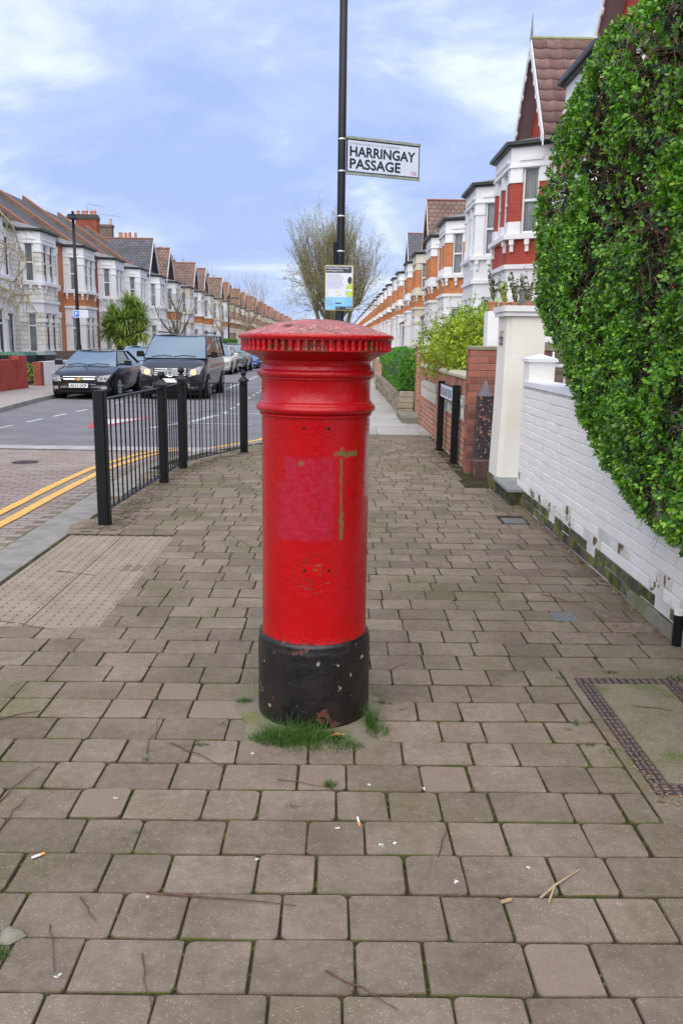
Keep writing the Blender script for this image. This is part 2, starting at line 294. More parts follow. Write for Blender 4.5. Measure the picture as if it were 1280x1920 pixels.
# pillar box paint: red with the worn marks the photograph shows and a painted right-edge reflection, placed in object space
def pillar_paint():
    m = bpy.data.materials.new('pillar_red_paint'); m.use_nodes = True
    t = m.node_tree; N = t.nodes; L = t.links; b = N['Principled BSDF']
    tcn = N.new('ShaderNodeTexCoord'); P0 = tcn.outputs['Object']
    sp = N.new('ShaderNodeSeparateXYZ'); L.new(P0, sp.inputs[0])
    def nz(scale, det=6, r=.6):
        x = N.new('ShaderNodeTexNoise'); x.inputs['Scale'].default_value = scale; x.inputs['Detail'].default_value = det; x.inputs['Roughness'].default_value = r
        L.new(P0, x.inputs['Vector']); return x.outputs['Fac']
    def mth(op, a, c=None, cl=False):
        x = N.new('ShaderNodeMath'); x.operation = op; x.use_clamp = cl
        for i, v in enumerate((a, c)):
            if v is None: continue
            if isinstance(v, (int, float)): x.inputs[i].default_value = v
            else: L.new(v, x.inputs[i])
        return x.outputs[0]
    def mr(v, a, c, d=0, e=1):
        x = N.new('ShaderNodeMapRange'); L.new(v, x.inputs[0]); x.inputs[1].default_value = a; x.inputs[2].default_value = c; x.inputs[3].default_value = d; x.inputs[4].default_value = e; return x.outputs[0]
    def mix(f, a, c):
        x = N.new('ShaderNodeMixRGB')
        for s, v in ((0, f), (1, a), (2, c)):
            if isinstance(v, (int, float)): x.inputs[s].default_value = v
            elif isinstance(v, tuple): x.inputs[s].default_value = (*v, 1)
            else: L.new(v, x.inputs[s])
        return x.outputs[0]
    w = mth('MULTIPLY', mth('SUBTRACT', nz(14, 4), .5), .05)
    w2 = mth('MULTIPLY', mth('SUBTRACT', nz(60, 4), .5), .02)
    X = mth('ADD', sp.outputs[0], w); Z = mth('ADD', sp.outputs[2], w)
    Xs = mth('ADD', sp.outputs[0], w2); Zs = mth('ADD', sp.outputs[2], w2)
    front = mth('LESS_THAN', sp.outputs[1], 0)
    def box(xv, zv, x0, x1, z0, z1, soft):
        a = mr(xv, x0-soft, x0+soft); c = mr(xv, x1+soft, x1-soft); d = mr(zv, z0-soft, z0+soft); e = mr(zv, z1+soft, z1-soft)
        return mth('MULTIPLY', mth('MULTIPLY', mth('MULTIPLY', a, c), mth('MULTIPLY', d, e)), front)
    red = mix(mr(nz(4), .35, .65), (.45, .001, .003), (.38, .001, .005))
    red = mix(mth('MULTIPLY', mr(nz(2.3, 8, .7), .48, .7), .6), red, (.34, .010, .010))
    red = mix(mth('MULTIPLY', mr(nz(70, 8, .8), .60, .68), .45), red, (.50, .05, .04))
    pink = mix(mr(nz(45, 8, .7), .4, .62), (.36, .006, .020), (.40, .018, .040))
    wear = mr(nz(9, 8, .75), .36, .50, .35, 1)
    col = mix(mth('MULTIPLY', box(X, Zs, -.115, .078, .79, 1.118, .006), wear), red, pink)
    col = mix(mth('MULTIPLY', box(X, Z, -.145, -.05, .80, 1.02, .014), wear), col, pink)
    # darker blistered pits inside the faded patch
    vo = N.new('ShaderNodeTexVoronoi'); vo.inputs['Scale'].default_value = 48; L.new(P0, vo.inputs['Vector'])
    pits = mth('MULTIPLY', mr(vo.outputs['Distance'], .20, .12), mr(nz(11), .52, .58))
    col = mix(mth('MULTIPLY', pits, box(X, Z, -.13, .09, .82, 1.12, .02)), col, (.16, .012, .018))
    green = mix(mr(nz(40), .4, .6), (.17, .11, .035), (.12, .12, .04))
    gm = mth('MAXIMUM', box(Xs, Zs, .101, .109, .80, 1.155, .002), box(Xs, Zs, .075, .165, 1.120, 1.140, .004))
    gm = mth('MAXIMUM', gm, box(Xs, Zs, .101, .115, .79, .90, .002))
    gm = mth('MAXIMUM', gm, mth('MULTIPLY', box(Xs, Zs, -.012, .03, .655, .70, .008), mr(nz(60), .56, .6)))
    gm = mth('MAXIMUM', gm, box(Xs, Zs, -.058, -.040, 1.088, 1.104, .006))
    gm = mth('MULTIPLY', gm, mr(nz(30), .36, .42))
    col = mix(gm, col, green)
    col = mix(box(Xs, Z, .205, .23, .95, 1.2, .01), col, (.42, .28, .29))  # pale strip paints the glossy reflection along the right edge into the colour
    # random chips, denser near the mouldings
    hz = mr(sp.outputs[2], .38, .355)
    chips = mth('ADD', mr(nz(38, 8, .75), .685, .70), mth('MULTIPLY', hz, mr(nz(30, 6), .5, .55)), True)
    chips = mth('MULTIPLY', chips, mr(sp.outputs[2], 1.6, 1.55))
    col = mix(chips, col, (.13, .018, .016))
    # grime on the underside of the cap and green algae round the flutes
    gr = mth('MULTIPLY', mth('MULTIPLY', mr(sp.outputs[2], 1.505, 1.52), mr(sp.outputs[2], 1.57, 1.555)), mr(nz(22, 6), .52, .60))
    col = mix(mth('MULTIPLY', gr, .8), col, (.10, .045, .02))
    # weathered dome
    topm = mr(sp.outputs[2], 1.578, 1.588)
    dome = mix(mr(nz(9, 8, .7), .38, .6), (.40, .115, .105), (.20, .095, .07))
    dome = mix(mr(nz(30, 8, .7), .5, .7), dome, (.55, .20, .20))
    wv = N.new('ShaderNodeTexWave'); wv.inputs['Scale'].default_value = 7; wv.inputs['Distortion'].default_value = 22; wv.inputs['Detail'].default_value = 2; wv.inputs['Detail Scale'].default_value = 1.6
    L.new(P0, wv.inputs['Vector'])
    dome = mix(mth('MULTIPLY', mth('MULTIPLY', mr(wv.outputs['Fac'], .93, .985), mr(nz(6), .42, .55)), .8), dome, (.66, .34, .32))
    dome = mix(mr(nz(13, 6), .63, .645), dome, (.10, .03, .03))
    dome = mix(mth('MULTIPLY', mr(nz(70, 6, .8), .58, .62), .6), dome, (.13, .06, .05))
    col = mix(topm, col, dome)
    L.new(col, b.inputs['Base Color'])
    rg = mth('ADD', mr(nz(20), .3, .7, .20, .34), mth('MULTIPLY', topm, .35)); rg = mth('ADD', rg, mth('MULTIPLY', gm, .4))
    L.new(rg, b.inputs['Roughness']); b.inputs['Specular IOR Level'].default_value = .38
    bp = N.new('ShaderNodeBump'); bp.inputs['Strength'].default_value = .35; bp.inputs['Distance'].default_value = .006
    hgt = mth('ADD', nz(34, 6, .6), mth('MULTIPLY', chips, -1.2)); hgt = mth('ADD', hgt, mth('MULTIPLY', nz(7, 3), 2.2)); hgt = mth('ADD', hgt, mth('MULTIPLY', pits, -.6)); L.new(hgt, bp.inputs['Height']); L.new(bp.outputs[0], b.inputs['Normal'])
    return m
M['red'] = pillar_paint()
def chipped(name, base, base2, c1, c2, sc, lo, lo2=.68, rough=.42):
    m = bpy.data.materials.new(name); m.use_nodes = True
    t = m.node_tree; N = t.nodes; L = t.links; b = N['Principled BSDF']; b.inputs['Roughness'].default_value = rough
    tcn = N.new('ShaderNodeTexCoord')
    def nz(s, d=7, r=.6):
        x = N.new('ShaderNodeTexNoise'); x.inputs['Scale'].default_value = s; x.inputs['Detail'].default_value = d; x.inputs['Roughness'].default_value = r; L.new(tcn.outputs['Object'], x.inputs['Vector']); return x.outputs['Fac']
    def mr(v, a, c):
        x = N.new('ShaderNodeMapRange'); L.new(v, x.inputs[0]); x.inputs[1].default_value = a; x.inputs[2].default_value = c; return x.outputs[0]
    def mix(f, a, c):
        x = N.new('ShaderNodeMixRGB'); L.new(f, x.inputs[0])
        for s, v in ((1, a), (2, c)):
            if isinstance(v, tuple): x.inputs[s].default_value = (*v, 1)
            else: L.new(v, x.inputs[s])
        return x.outputs[0]
    c = mix(mr(nz(9), .4, .65), base, base2)
    k1 = mr(nz(sc), lo, lo+.015); c = mix(k1, c, c1)
    c = mix(mr(nz(sc*1.7), lo2, lo2+.02), c, c2)
    L.new(c, b.inputs['Base Color'])
    bp = N.new('ShaderNodeBump'); bp.inputs['Strength'].default_value = .6; bp.inputs['Distance'].default_value = .008; L.new(nz(26), bp.inputs['Height']); L.new(bp.outputs[0], b.inputs['Normal'])
    return m
M['base_black'] = chipped('chipped_black_paint', (.005, .005, .006), (.018, .013, .012), (.11, .04, .028), (.42, .34, .25), 12, .64, .66, .38)
M['obelisk'] = chipped('flaking_obelisk_paint', (.022, .020, .026), (.055, .03, .028), (.38, .16, .12), (.60, .55, .48), 22, .60, .63, .5)
M['obelisk_base'] = chipped('worn_brown_stone', (.075, .04, .035), (.11, .055, .045), (.16, .09, .07), (.3, .2, .17), 14, .62, .72, .6)

# ------------------------------------------------------------------ mesh helpers
class MB:
    def __init__(s, T=None): s.v = []; s.f = []; s.T = T
    def add(s, vs, fs):
        o = len(s.v)
        s.v += [Vector(s.T(*p)) if s.T else Vector(p) for p in vs]
        s.f += [tuple(o+i for i in f) for f in fs]; return s
    def box(s, x0, x1, y0, y1, z0, z1):
        return s.add([(x0, y0, z0), (x1, y0, z0), (x1, y1, z0), (x0, y1, z0), (x0, y0, z1), (x1, y0, z1), (x1, y1, z1), (x0, y1, z1)],
                     [(0, 3, 2, 1), (4, 5, 6, 7), (0, 1, 5, 4), (1, 2, 6, 5), (2, 3, 7, 6), (3, 0, 4, 7)])
    def cbox(s, x0, x1, y0, y1, z0, z1, c=.004):       # box with a chamfered top and sides
        def ring(d, z): return [(x0+d, y0+d, z), (x1-d, y0+d, z), (x1-d, y1-d, z), (x0+d, y1-d, z)]
        v = ring(0, z0)+ring(0, z1-c)+ring(c, z1); f = [(3, 2, 1, 0), (8, 9, 10, 11)]
        for k in (0, 4):
            for i in range(4): j = (i+1) % 4; f.append((k+i, k+j, k+4+j, k+4+i))
        return s.add(v, f)
    def prism(s, poly, z0, z1, top=None):
        n = len(poly); t = top or poly
        s.add([(p[0], p[1], z0) for p in poly]+[(p[0], p[1], z1) for p in t],
              [tuple(range(n))[::-1], tuple(range(n, 2*n))]+[(i, (i+1) % n, n+(i+1) % n, n+i) for i in range(n)]); return s
    def fbox(s, A, B, s0, s1, z0, z1, d0, d1):          # box on the face A->B (plan points), d outward = left of A->B... sign by caller
        ax, ay = A; bx, by = B; L = math.hypot(bx-ax, by-ay); tx, ty = (bx-ax)/L, (by-ay)/L; nx, ny = -ty, tx
        def p(a, d): return (ax+tx*a+nx*d, ay+ty*a+ny*d)
        return s.prism([p(s0, d0), p(s1, d0), p(s1, d1), p(s0, d1)], z0, z1)
    def tube(s, pts, rs, n=6, cap=True):
        pts = [Vector(p) for p in pts]; vs = []; fs = []
        if not isinstance(rs, (list, tuple)): rs = [rs]*len(pts)
        for i, p in enumerate(pts):
            d = (pts[min(i+1, len(pts)-1)]-pts[max(i-1, 0)])
            if d.length < 1e-9: d = Vector((0, 0, 1))
            d.normalize(); a = d.cross(Vector((0, 0, 1)) if abs(d.z) < .9 else Vector((1, 0, 0))).normalized(); b = d.cross(a)
            for k in range(n): q = p+(a*cos(2*pi*k/n)+b*sin(2*pi*k/n))*rs[i]; vs.append(tuple(q))
        for i in range(len(pts)-1):
            for k in range(n): k2 = (k+1) % n; fs.append((i*n+k, i*n+k2, (i+1)*n+k2, (i+1)*n+k))
        if cap and n > 2: fs.append(tuple(range(n))[::-1]); fs.append(tuple(range((len(pts)-1)*n, len(pts)*n)))
        return s.add(vs, fs)
    def lathe(s, prof, n=32, c=(0, 0), mod=None, cap=True):
        vs = []; fs = []; m = len(prof)
        for r, z in prof:
            for k in range(n):
                a = 2*pi*k/n; rr = r+(mod(a, z) if mod else 0); vs.append((c[0]+rr*cos(a), c[1]+rr*sin(a), z))
        for i in range(m-1):
            for k in range(n): k2 = (k+1) % n; fs.append((i*n+k, i*n+k2, (i+1)*n+k2, (i+1)*n+k))
        if cap: fs.append(tuple(range(n))[::-1]); fs.append(tuple(range((m-1)*n, m*n)))
        return s.add(vs, fs)
    def build(s, name, m, parent=None, smooth=False, kind=None, org=None, **props):
        me = bpy.data.meshes.new(name)
        o0 = Vector(org) if org is not None else (parent_org(parent) if parent else Vector((0, 0, 0)))
        vv = [v-o0 for v in s.v]
        me.from_pydata([tuple(v) for v in vv], [], s.f)
        if isinstance(m, str): m = M[m]
        if m: me.materials.append(m)
        bm = bmesh.new(); bm.from_mesh(me); bmesh.ops.recalc_face_normals(bm, faces=bm.faces)
        if m and m.name.find('brick') + m.name.find('tile') + m.name.find('clad') > -3 or True:
            uvl = bm.loops.layers.uv.new('UVMap')
            for f in bm.faces:
                nn = f.normal
                if abs(nn.z) > .92:
                    for l in f.loops: l[uvl].uv = (l.vert.co.x+o0.x, l.vert.co.y+o0.y)
                else:
                    t = Vector((-nn.y, nn.x, 0)).normalized(); w = nn.cross(t)
                    if w.z < 0: w = -w
                    for l in f.loops: q = l.vert.co+o0; l[uvl].uv = (q.dot(t), q.dot(w))
        bm.to_mesh(me); bm.free()
        if smooth:
            me.polygons.foreach_set('use_smooth', [True]*len(me.polygons))
            if smooth != 'all':
                try: me.set_sharp_from_angle(angle=radians(40))
                except Exception: pass
        o = bpy.data.objects.new(name, me); COL.objects.link(o)
        if parent: o.parent = parent
        else: o.location = o0
        if kind: o['kind'] = kind
        for k, v in props.items(): o[k] = v
        return o
ORG = {}
def parent_org(p):
    q = Vector((0, 0, 0))
    while p is not None: q = q+Vector(p.location); p = p.parent
    return q
def thing(name, label, cat, loc, group=None, rz=0):
    o = bpy.data.objects.new(name, None); COL.objects.link(o); o.location = loc; o.rotation_euler.z = rz
    o.empty_display_size = .2
    o['label'] = label; o['category'] = cat
    if group: o['group'] = group
    return o
def tag(o, label, cat, group=None):
    o['label'] = label; o['category'] = cat
    if group: o['group'] = group
    return o
def children(o): return KIDS.get(o.name, [])
def copy_tree(o, parent=None):
    kids = [c for c in bpy.data.objects if c.parent == o] if o.name not in CT else CT[o.name]
    CT[o.name] = kids
    c = o.copy(); COL.objects.link(c)
    if parent: c.parent = parent
    for k in kids: copy_tree(k, c)
    return c
CT = {}
def text_mesh(txt, size=1.0, spacing=1.0):
    cu = bpy.data.curves.new('t', 'FONT'); cu.body = txt; cu.size = size; cu.space_character = spacing; cu.resolution_u = 3
    ob = bpy.data.objects.new('t', cu); COL.objects.link(ob)
    dg = bpy.context.evaluated_depsgraph_get(); me = bpy.data.meshes.new_from_object(ob.evaluated_get(dg))
    vs = [v.co.copy() for v in me.vertices]; fs = [tuple(p.vertices) for p in me.polygons]
    bpy.data.objects.remove(ob); bpy.data.meshes.remove(me)
    return vs, fs
def text_on(mb, txt, o, ux, uz, x0, z0, wdt, hgt, bold=0):
    """flat lettering: fits txt in a wdt x hgt box at (x0, z0) on the plane o + ux*x + uz*z"""
    vs, fs = text_mesh(txt)
    a = min(v.x for v in vs); b = max(v.x for v in vs); c = min(v.y for v in vs); d = max(v.y for v in vs)
    o, ux, uz = Vector(o), Vector(ux), Vector(uz); n = ux.cross(uz)
    offs = [(0, 0)] if not bold else [(0, 0), (bold, 0), (-bold, 0), (0, bold), (0, -bold)]
    for i, (ox, oz) in enumerate(offs):
        mb.add([tuple(o+ux*(x0+ox+(v.x-a)/(b-a)*wdt)+uz*(z0+oz+(v.y-c)/(d-c)*hgt)+n*(i*.00012)) for v in vs], fs)

# ------------------------------------------------------------------ THE GROUND
RZ = -.10                                              # road level
MB().add([(-900, -900, -.30), (900, -900, -.30), (900, 1500, -.30), (-900, 1500, -.30)], [(0, 1, 2, 3)]).build('ground', 'ground', kind='structure')
KERB = [(-2.5, -30), (-2.5, 9.0), (-2.46, 10.2), (-2.26, 11.3), (-1.85, 12.3), (-1.30, 13.15), (-.80, 14.1), (-.52, 15.3), (-.45, 16.8), (-.45, 420)]
def offs(path, d):                                     # offset to the right of travel (+Y travel -> +X)
    out = []
    for i, p in enumerate(path):
        a = Vector(path[max(i-1, 0)]); b = Vector(path[min(i+1, len(path)-1)]); t = (b-a).normalized(); out.append((p[0]+t.y*d, p[1]-t.x*d))
    return out
def sheet(path0, path1, z): 
    n = len(path0); return ([(x, y, z) for x, y in path0]+[(x, y, z) for x, y in path1], [(i, i+1, n+i+1, n+i) for i in range(n-1)])
LK = [(-7.0, -30), (-7.2, 10), (-7.62, 18.9), (-7.98, 22.5), (-8.12, 26), (-8.12, 420)]
# asphalt carriageway (starts where the block-paved table ends) and its ramp
road = MB().add(*[[(-8.2, 12.75, RZ), (0, 12.75, RZ), (0, 420, RZ), (-8.2, 420, RZ)], [(0, 1, 2, 3)]]).build('road', 'asphalt', kind='structure')
# block-paved raised table
table = MB().add([(-7.6, -30, -.0155), (-1.9, -30, -.0155), (-1.9, 11.95, -.0155), (-7.6, 12.2, -.0155)], [(0, 1, 2, 3)]).build('raised_table', M['tjoint'], kind='structure')
rp = MB().add([(-8.0, 12.2, -.008), (-1.2, 11.9, -.008), (-1.2, 12.55, -.02), (-8, 12.55, -.02)], [(0, 1, 2, 3)])
rp.add([(-8.0, 12.55, -.02), (-1.2, 12.55, -.02), (-1.2, 13.0, RZ+.004), (-8, 13.0, RZ+.004)], [(0, 1, 2, 3)])
rp.build('table_ramp', mat('pale_ramp', (.31, .295, .28), .9, (.42, .41, .40), 2.5, .4, 90, .2, mott=(.15, 12)), kind='structure')

def block_shape(w, h, r, z0, z1, ch, R):
    """rounded, chamfered paving block centred on 0; returns verts, faces (about 44 triangles)"""
    out = []
    for cx, cy, a0 in ((w/2-r, h/2-r, 0), (-w/2+r, h/2-r, 90), (-w/2+r, -h/2+r, 180), (w/2-r, -h/2+r, 270)):
        rr = r*R.uniform(.35, 1.9)
        for k in (0, 45, 90):
            a = radians(a0+k); jx, jy = R.uniform(-.0022, .0022), R.uniform(-.0022, .0022)
            sx, sy = (1 if cx > 0 else -1), (1 if cy > 0 else -1)
            out.append((sx*(w/2-rr)+rr*cos(a)+jx, sy*(h/2-rr)+rr*sin(a)+jy))
    n = len(out)
    v = [(x, y, z0) for x, y in out]+[(x, y, z1-ch) for x, y in out]
    v += [(x*(1-2*ch/w), y*(1-2*ch/h), z1+R.uniform(-.0008, .0008)) for x, y in out]
    f = [tuple(range(2*n, 3*n))]+[(i, (i+1) % n, n+(i+1) % n, n+i) for i in range(n)]+[(n+i, n+(i+1) % n, 2*n+(i+1) % n, 2*n+i) for i in range(n)]
    return v, f
def pav_base():
    a = MB(); inner = offs(KERB, .12)
    for i in range(len(inner)-1):
        (x0, y0), (x1, y1) = inner[i], inner[i+1]
        if y0 >= 14.5: continue
        y1c = min(y1, 14.5)
        if y1 > 14.5: x1 = x0+(x1-x0)*(14.5-y0)/(y1-y0)
        a.add([(x0, y0, -.010), (1.9, y0, -.010), (1.9, y1c, -.010), (x1, y1c, -.010)], [(0, 1, 2, 3)])
    a.add([(1.9, 8.4, -.010), (9, 8.4, -.010), (9, 10.2, -.010), (1.9, 10.2, -.010)], [(0, 1, 2, 3)])
    a.add([(1.9, -30, -.012), (12, -30, -.012), (12, 8.4, -.012), (1.9, 8.4, -.012)], [(0, 1, 2, 3)])
    return a
pavement = pav_base().build('pavement', 'joint', kind='structure')
def kerb_x(y):
    k = offs(KERB, .36)
    for i in range(len(k)-1):
        if k[i][1] <= y <= k[i+1][1]:
            return k[i][0]+(k[i+1][0]-k[i][0])*(y-k[i][1])/(k[i+1][1]-k[i][1])
    return k[-1][0]
TACT = (-2.14, -1.29, 4.37, 6.56)
MHX0, MHX1, MHY0, MHY1 = 1.105, 1.66, 2.62, 3.80
blocks = []
R = random.Random(3); rowh = .188; y = .62; row = 0
while y < 14.42:
    yc = y+rowh/2
    iv = [(kerb_x(yc)+.02, 1.845 if yc < 10 else 1.62)]
    def cut(a, b):
        global iv
        n = []
        for p, q in iv:
            if b <= p or a >= q: n.append((p, q)); continue
            if a-p > .05: n.append((p, a))
            if q-b > .05: n.append((b, q))
        iv = n
    if TACT[2]-.02 < yc < TACT[3]+.02: cut(-9, TACT[1])
    if MHY0-.05 < yc < MHY1+.05: cut(MHX0, 9)
    ox = yc-3.39
    if abs(ox) < .26: cut(-.08-.27, -.08+.26)
    if 9.0 < yc < 12.6: cut(1.50 if yc > 9.6 else 1.45, 9)
    if 7.15 < yc < 7.5: cut(1.50, 1.74)
    for a, b in iv:
        x = a-(R.uniform(0, .2) if len(iv) == 1 and a < -1 else 0)
        k = R.randint(0, 2)
        while x < b-.045:
            w = (.264, .178)[k % 2]+R.choice((0, 0, 0, .008)); k += 1 if R.random() < .86 else 2
            x1 = min(x+w, b)
            if b-x1 < .07: x1 = b
            blocks.append(((x+x1)/2, yc, x1-x-.0068, w)); x = x1
    y += rowh; row += 1
blocks = [b for b in blocks if b[2] > .03]
blocks.sort(key=lambda b: (b[0]-0)**2+b[1]**2)
inview = [b for b in blocks if b[1] > 1.50 and abs(b[0]-.02) < b[1]*.44+.15]
near = inview[:298]; nearset = set(id(b) for b in near)
shapes = {}
def shape_mesh(w, var, h, z1, ch, r, m, nm, z0=-.05):
    k = (round(w, 2), var, nm)
    if k not in shapes:
        v, f = block_shape(round(w, 2), h, r, z0, z1, ch, random.Random(hash(k) % 9999))
        me = bpy.data.meshes.new(nm); me.from_pydata(v, [], f); me.materials.append(M[m]); me.materials.append(M['edge'])
        for i_, p_ in enumerate(me.polygons): p_.material_index = 0 if i_ == 0 else 1
        shapes[k] = me
    return shapes[k]
for b in near:
    me = shape_mesh(b[2], rnd.randint(0, 3), rowh-.0055, 0, .0026, .011, 'paver', 'paving_block')
    o = bpy.data.objects.new('paving_block', me); COL.objects.link(o); o.parent = pavement
    o.location = (b[0], b[1]+rnd.uniform(-.002, .002), rnd.uniform(-.0025, .0015)); o.rotation_euler = (rnd.uniform(-.006, .006), rnd.uniform(-.006, .006), rnd.uniform(-.008, .008)+(pi if rnd.random() < .5 else 0))
pm = MB()
for b in blocks:
    if id(b) in nearset: continue
    wv_ = b[2]+(.0025 if b[1] > 5 else 0); v, f = block_shape(wv_, rowh-.006, .013, -.03, 0, .0038, rnd)
    zc = rnd.uniform(-.0025, .0012); ca = rnd.uniform(-.008, .008)
    pm.add([(b[0]+x-y_*ca, b[1]+y_+x*ca, z+zc) for x, y_, z in v], f)
pmo = pm.build('paving_blocks', 'paver', parent=pavement, kind='stuff'); pmo.data.materials.append(M['edge'])
for i_, p_ in enumerate(pmo.data.polygons): p_.material_index = 0 if len(p_.vertices) > 4 else 1
# tactile slabs with domes
for ix in range(2):
    for iy in range(5):
        x0 = TACT[0]+.01+ix*.422; y0 = TACT[2]+iy*.438
        xa = x0
        t = MB().cbox(xa+.003, x0+.419, y0+.003, y0+.435, -.04, .001, .003)
        for i in range(6):
            for j in range(6):
                cx, cy = x0+.035+i*.07, y0+.036+j*.073
                t.lathe([(.0175, 0), (.0165, .006), (.012, .0095)], 10, (cx, cy), cap=False); n_ = len(t.v); t.f.append(tuple(range(n_-10, n_)))
        t.build('tactile_slab', 'tactile', parent=pavement)
# kerb stones near
kp = offs(KERB, 0); ki = offs(KERB, .34)
kerb = MB().add(*sheet(offs(KERB, .01), offs(KERB, .33), -.012)).build('kerb', 'kerb_far', kind='structure')
def along(path, s):
    for i in range(len(path)-1):
        a, b = Vector(path[i]), Vector(path[i+1]); L = (b-a).length
        if s <= L: return a+(b-a)*(s/L), (b-a).normalized()
        s -= L
    return Vector(path[-1]), Vector((0, 1))
s = 32.0
while s < 60:
    p, t = along(KERB, s); q, t2 = along(KERB, s+.905); n = Vector((t.y, -t.x)); n2 = Vector((t2.y, -t2.x))
    dz = .0 if p.y > 9.5 else -.004
    wdt = .33 if p.y < 9.5 else .16
    poly = [tuple(p+n*.0), tuple(q+n2*0), tuple(q+n2*wdt), tuple(p+n*wdt)]
    cx = sum(v[0] for v in poly)/4; cy = sum(v[1] for v in poly)/4
    top = [(cx+(x-cx)*.985, cy+(y_-cy)*.992) for x, y_ in poly]
    mbk = MB().prism(poly, RZ-.05, -.008+dz).prism(poly, -.008+dz, .001+dz, top)
    mbk.build('kerb_stone', 'kerb', parent=kerb); s += .914
# far straight kerb
MB().box(-.45, -.30, 28.5, 420, RZ-.05, .0).build('far_kerb', 'kerb_far', kind='structure')
# left pavement and kerb
lp = MB(); L2 = offs(LK, -.14)
for i in range(len(L2)-1):
    lp.add([(L2[i][0], L2[i][1], .0), (-10.2, L2[i][1], .0), (-10.2, L2[i+1][1], .0), (L2[i+1][0], L2[i+1][1], .0)], [(0, 1, 2, 3)])
lp.add([(-10.2, -30, -.004), (-40, -30, -.004), (-40, 420, -.004), (-10.2, 420, -.004)], [(0, 1, 2, 3)])
lp.build('far_side_pavement', mat('pinkish_slabs', (.34, .30, .275), .85, (.29, .26, .235), 1.4, .3, 60), kind='structure')
lk = MB()
for i in range(len(LK)-1):
    a, b = LK[i], LK[i+1]; c, d = L2[i], L2[i+1]
    lk.prism([a, b, d, c], RZ-.1, .004)
lk.build('far_side_kerb', 'kerb_far', kind='structure')
# far right pavement in pale flagstones
fl = MB().add([(-.31, 14.5, -.01), (3.0, 14.5, -.01), (3.0, 420, -.01), (-.31, 420, -.01)], [(0, 1, 2, 3)]).build('flagged_pavement', 'mortar_dk', kind='structure')
R = random.Random(9); y = 14.5
while y < 60:
    x = -.30+R.uniform(0, .3); hh = .6
    cx0 = x-.6
    while cx0 < 2.2:
        a = max(cx0, -.30); b = min(cx0+.75, 2.3)
        if b-a > .1:
            MBB = MB().cbox(a+.004, b-.004, y+.004, y+hh-.004, -.03, R.uniform(-.002, .002), .004)
            if y < 34: MBB.build('flagstone', 'flag', parent=fl)
            else:
                if 'FS' not in globals(): FS = MB()
                FS.v and 0
                o_ = len(FS.v); FS.v += MBB.v; FS.f += [tuple(i+o_ for i in f) for f in MBB.f]
        cx0 += .755
    y += hh
FS.build('flagstones', 'flag', parent=fl, kind='stuff')
MB().add([(-.31, 60, -.004), (2.3, 60, -.004), (2.3, 420, -.004), (-.31, 420, -.004)], [(0, 1, 2, 3)]).build('distant_pavement', 'flag', kind='structure')
# front gardens on the right
MB().add([(1.9, 10.3, -.006), (30, 10.3, -.006), (30, 420, -.006), (1.9, 420, -.006)], [(0, 1, 2, 3)]).build('front_gardens', 'concrete', kind='structure')

# blocks of the raised table
tb = []
R = random.Random(5); y = 3.0; row = 0
while y < 11.9:
    x = -7.4+(row % 2)*.1
    while x < -2.55:
        if x+.2 > -.44*(y+.3)-.25: tb.append((x+.1, y+.05))
        x += .204
    y += .104; row += 1
def kx0(y):
    for i in range(len(KERB)-1):
        if KERB[i][1] <= y <= KERB[i+1][1]: return KERB[i][0]+(KERB[i+1][0]-KERB[i][0])*(y-KERB[i][1])/(KERB[i+1][1]-KERB[i][1])
tb = [b for b in tb if b[0]+.1 < kx0(b[1])-.005 and b[1] < 11.9]
tb.sort(key=lambda b: b[0]**2+b[1]**2)
for i, b in enumerate(tb[:290]):
    me = shape_mesh(.196, i % 4, .097, -.012, .003, .006, 'road_block', 'road_block', -.04)
    o = bpy.data.objects.new('road_block', me); COL.objects.link(o); o.parent = table; o.location = (b[0], b[1], rnd.uniform(-.0015, .0015))
tm = MB()
for b in tb[290:]:
    z = -.012+rnd.uniform(-.0015, .0015); tm.cbox(b[0]-.098, b[0]+.098, b[1]-.048, b[1]+.048, -.03, z, .003)
tm.build('road_blocks', 'road_block', parent=table, kind='stuff')
# double yellow lines following the kerb, worn
def line_on(path, d0, d1, z, name, m, par, s0, s1, step=.35, jit=.006):
    a = offs(path, d0); b = offs(path, d1); mb = MB(); s_ = s0; A = []; B = []
    while s_ <= s1:
        p, _ = along(a, s_); q, _ = along(b, s_); zz_ = z if p.y < 11.8 else (z-.02*(p.y-11.8) if p.y < 12.6 else RZ+.004)
        zz_ = max(zz_, RZ+.005)
        A.append((p.x+rnd.uniform(-jit, jit), p.y, zz_)); B.append((q.x+rnd.uniform(-jit, jit), q.y, zz_)); s_ += step
    n = len(A); mb.add(A+B, [(i, i+1, n+i+1, n+i) for i in range(n-1)]); return mb.build(name, m, parent=par)
line_on(KERB, -.30, -.40, -.004, 'yellow_line', 'yellow', table, 31, 52)
line_on(KERB, -.50, -.60, -.004, 'yellow_line', 'yellow', table, 31, 52)
# gutter line of moss
line_on(KERB, -.015, .0, -.006, 'gutter_moss', 'moss', table, 31, 44, .12, .012)
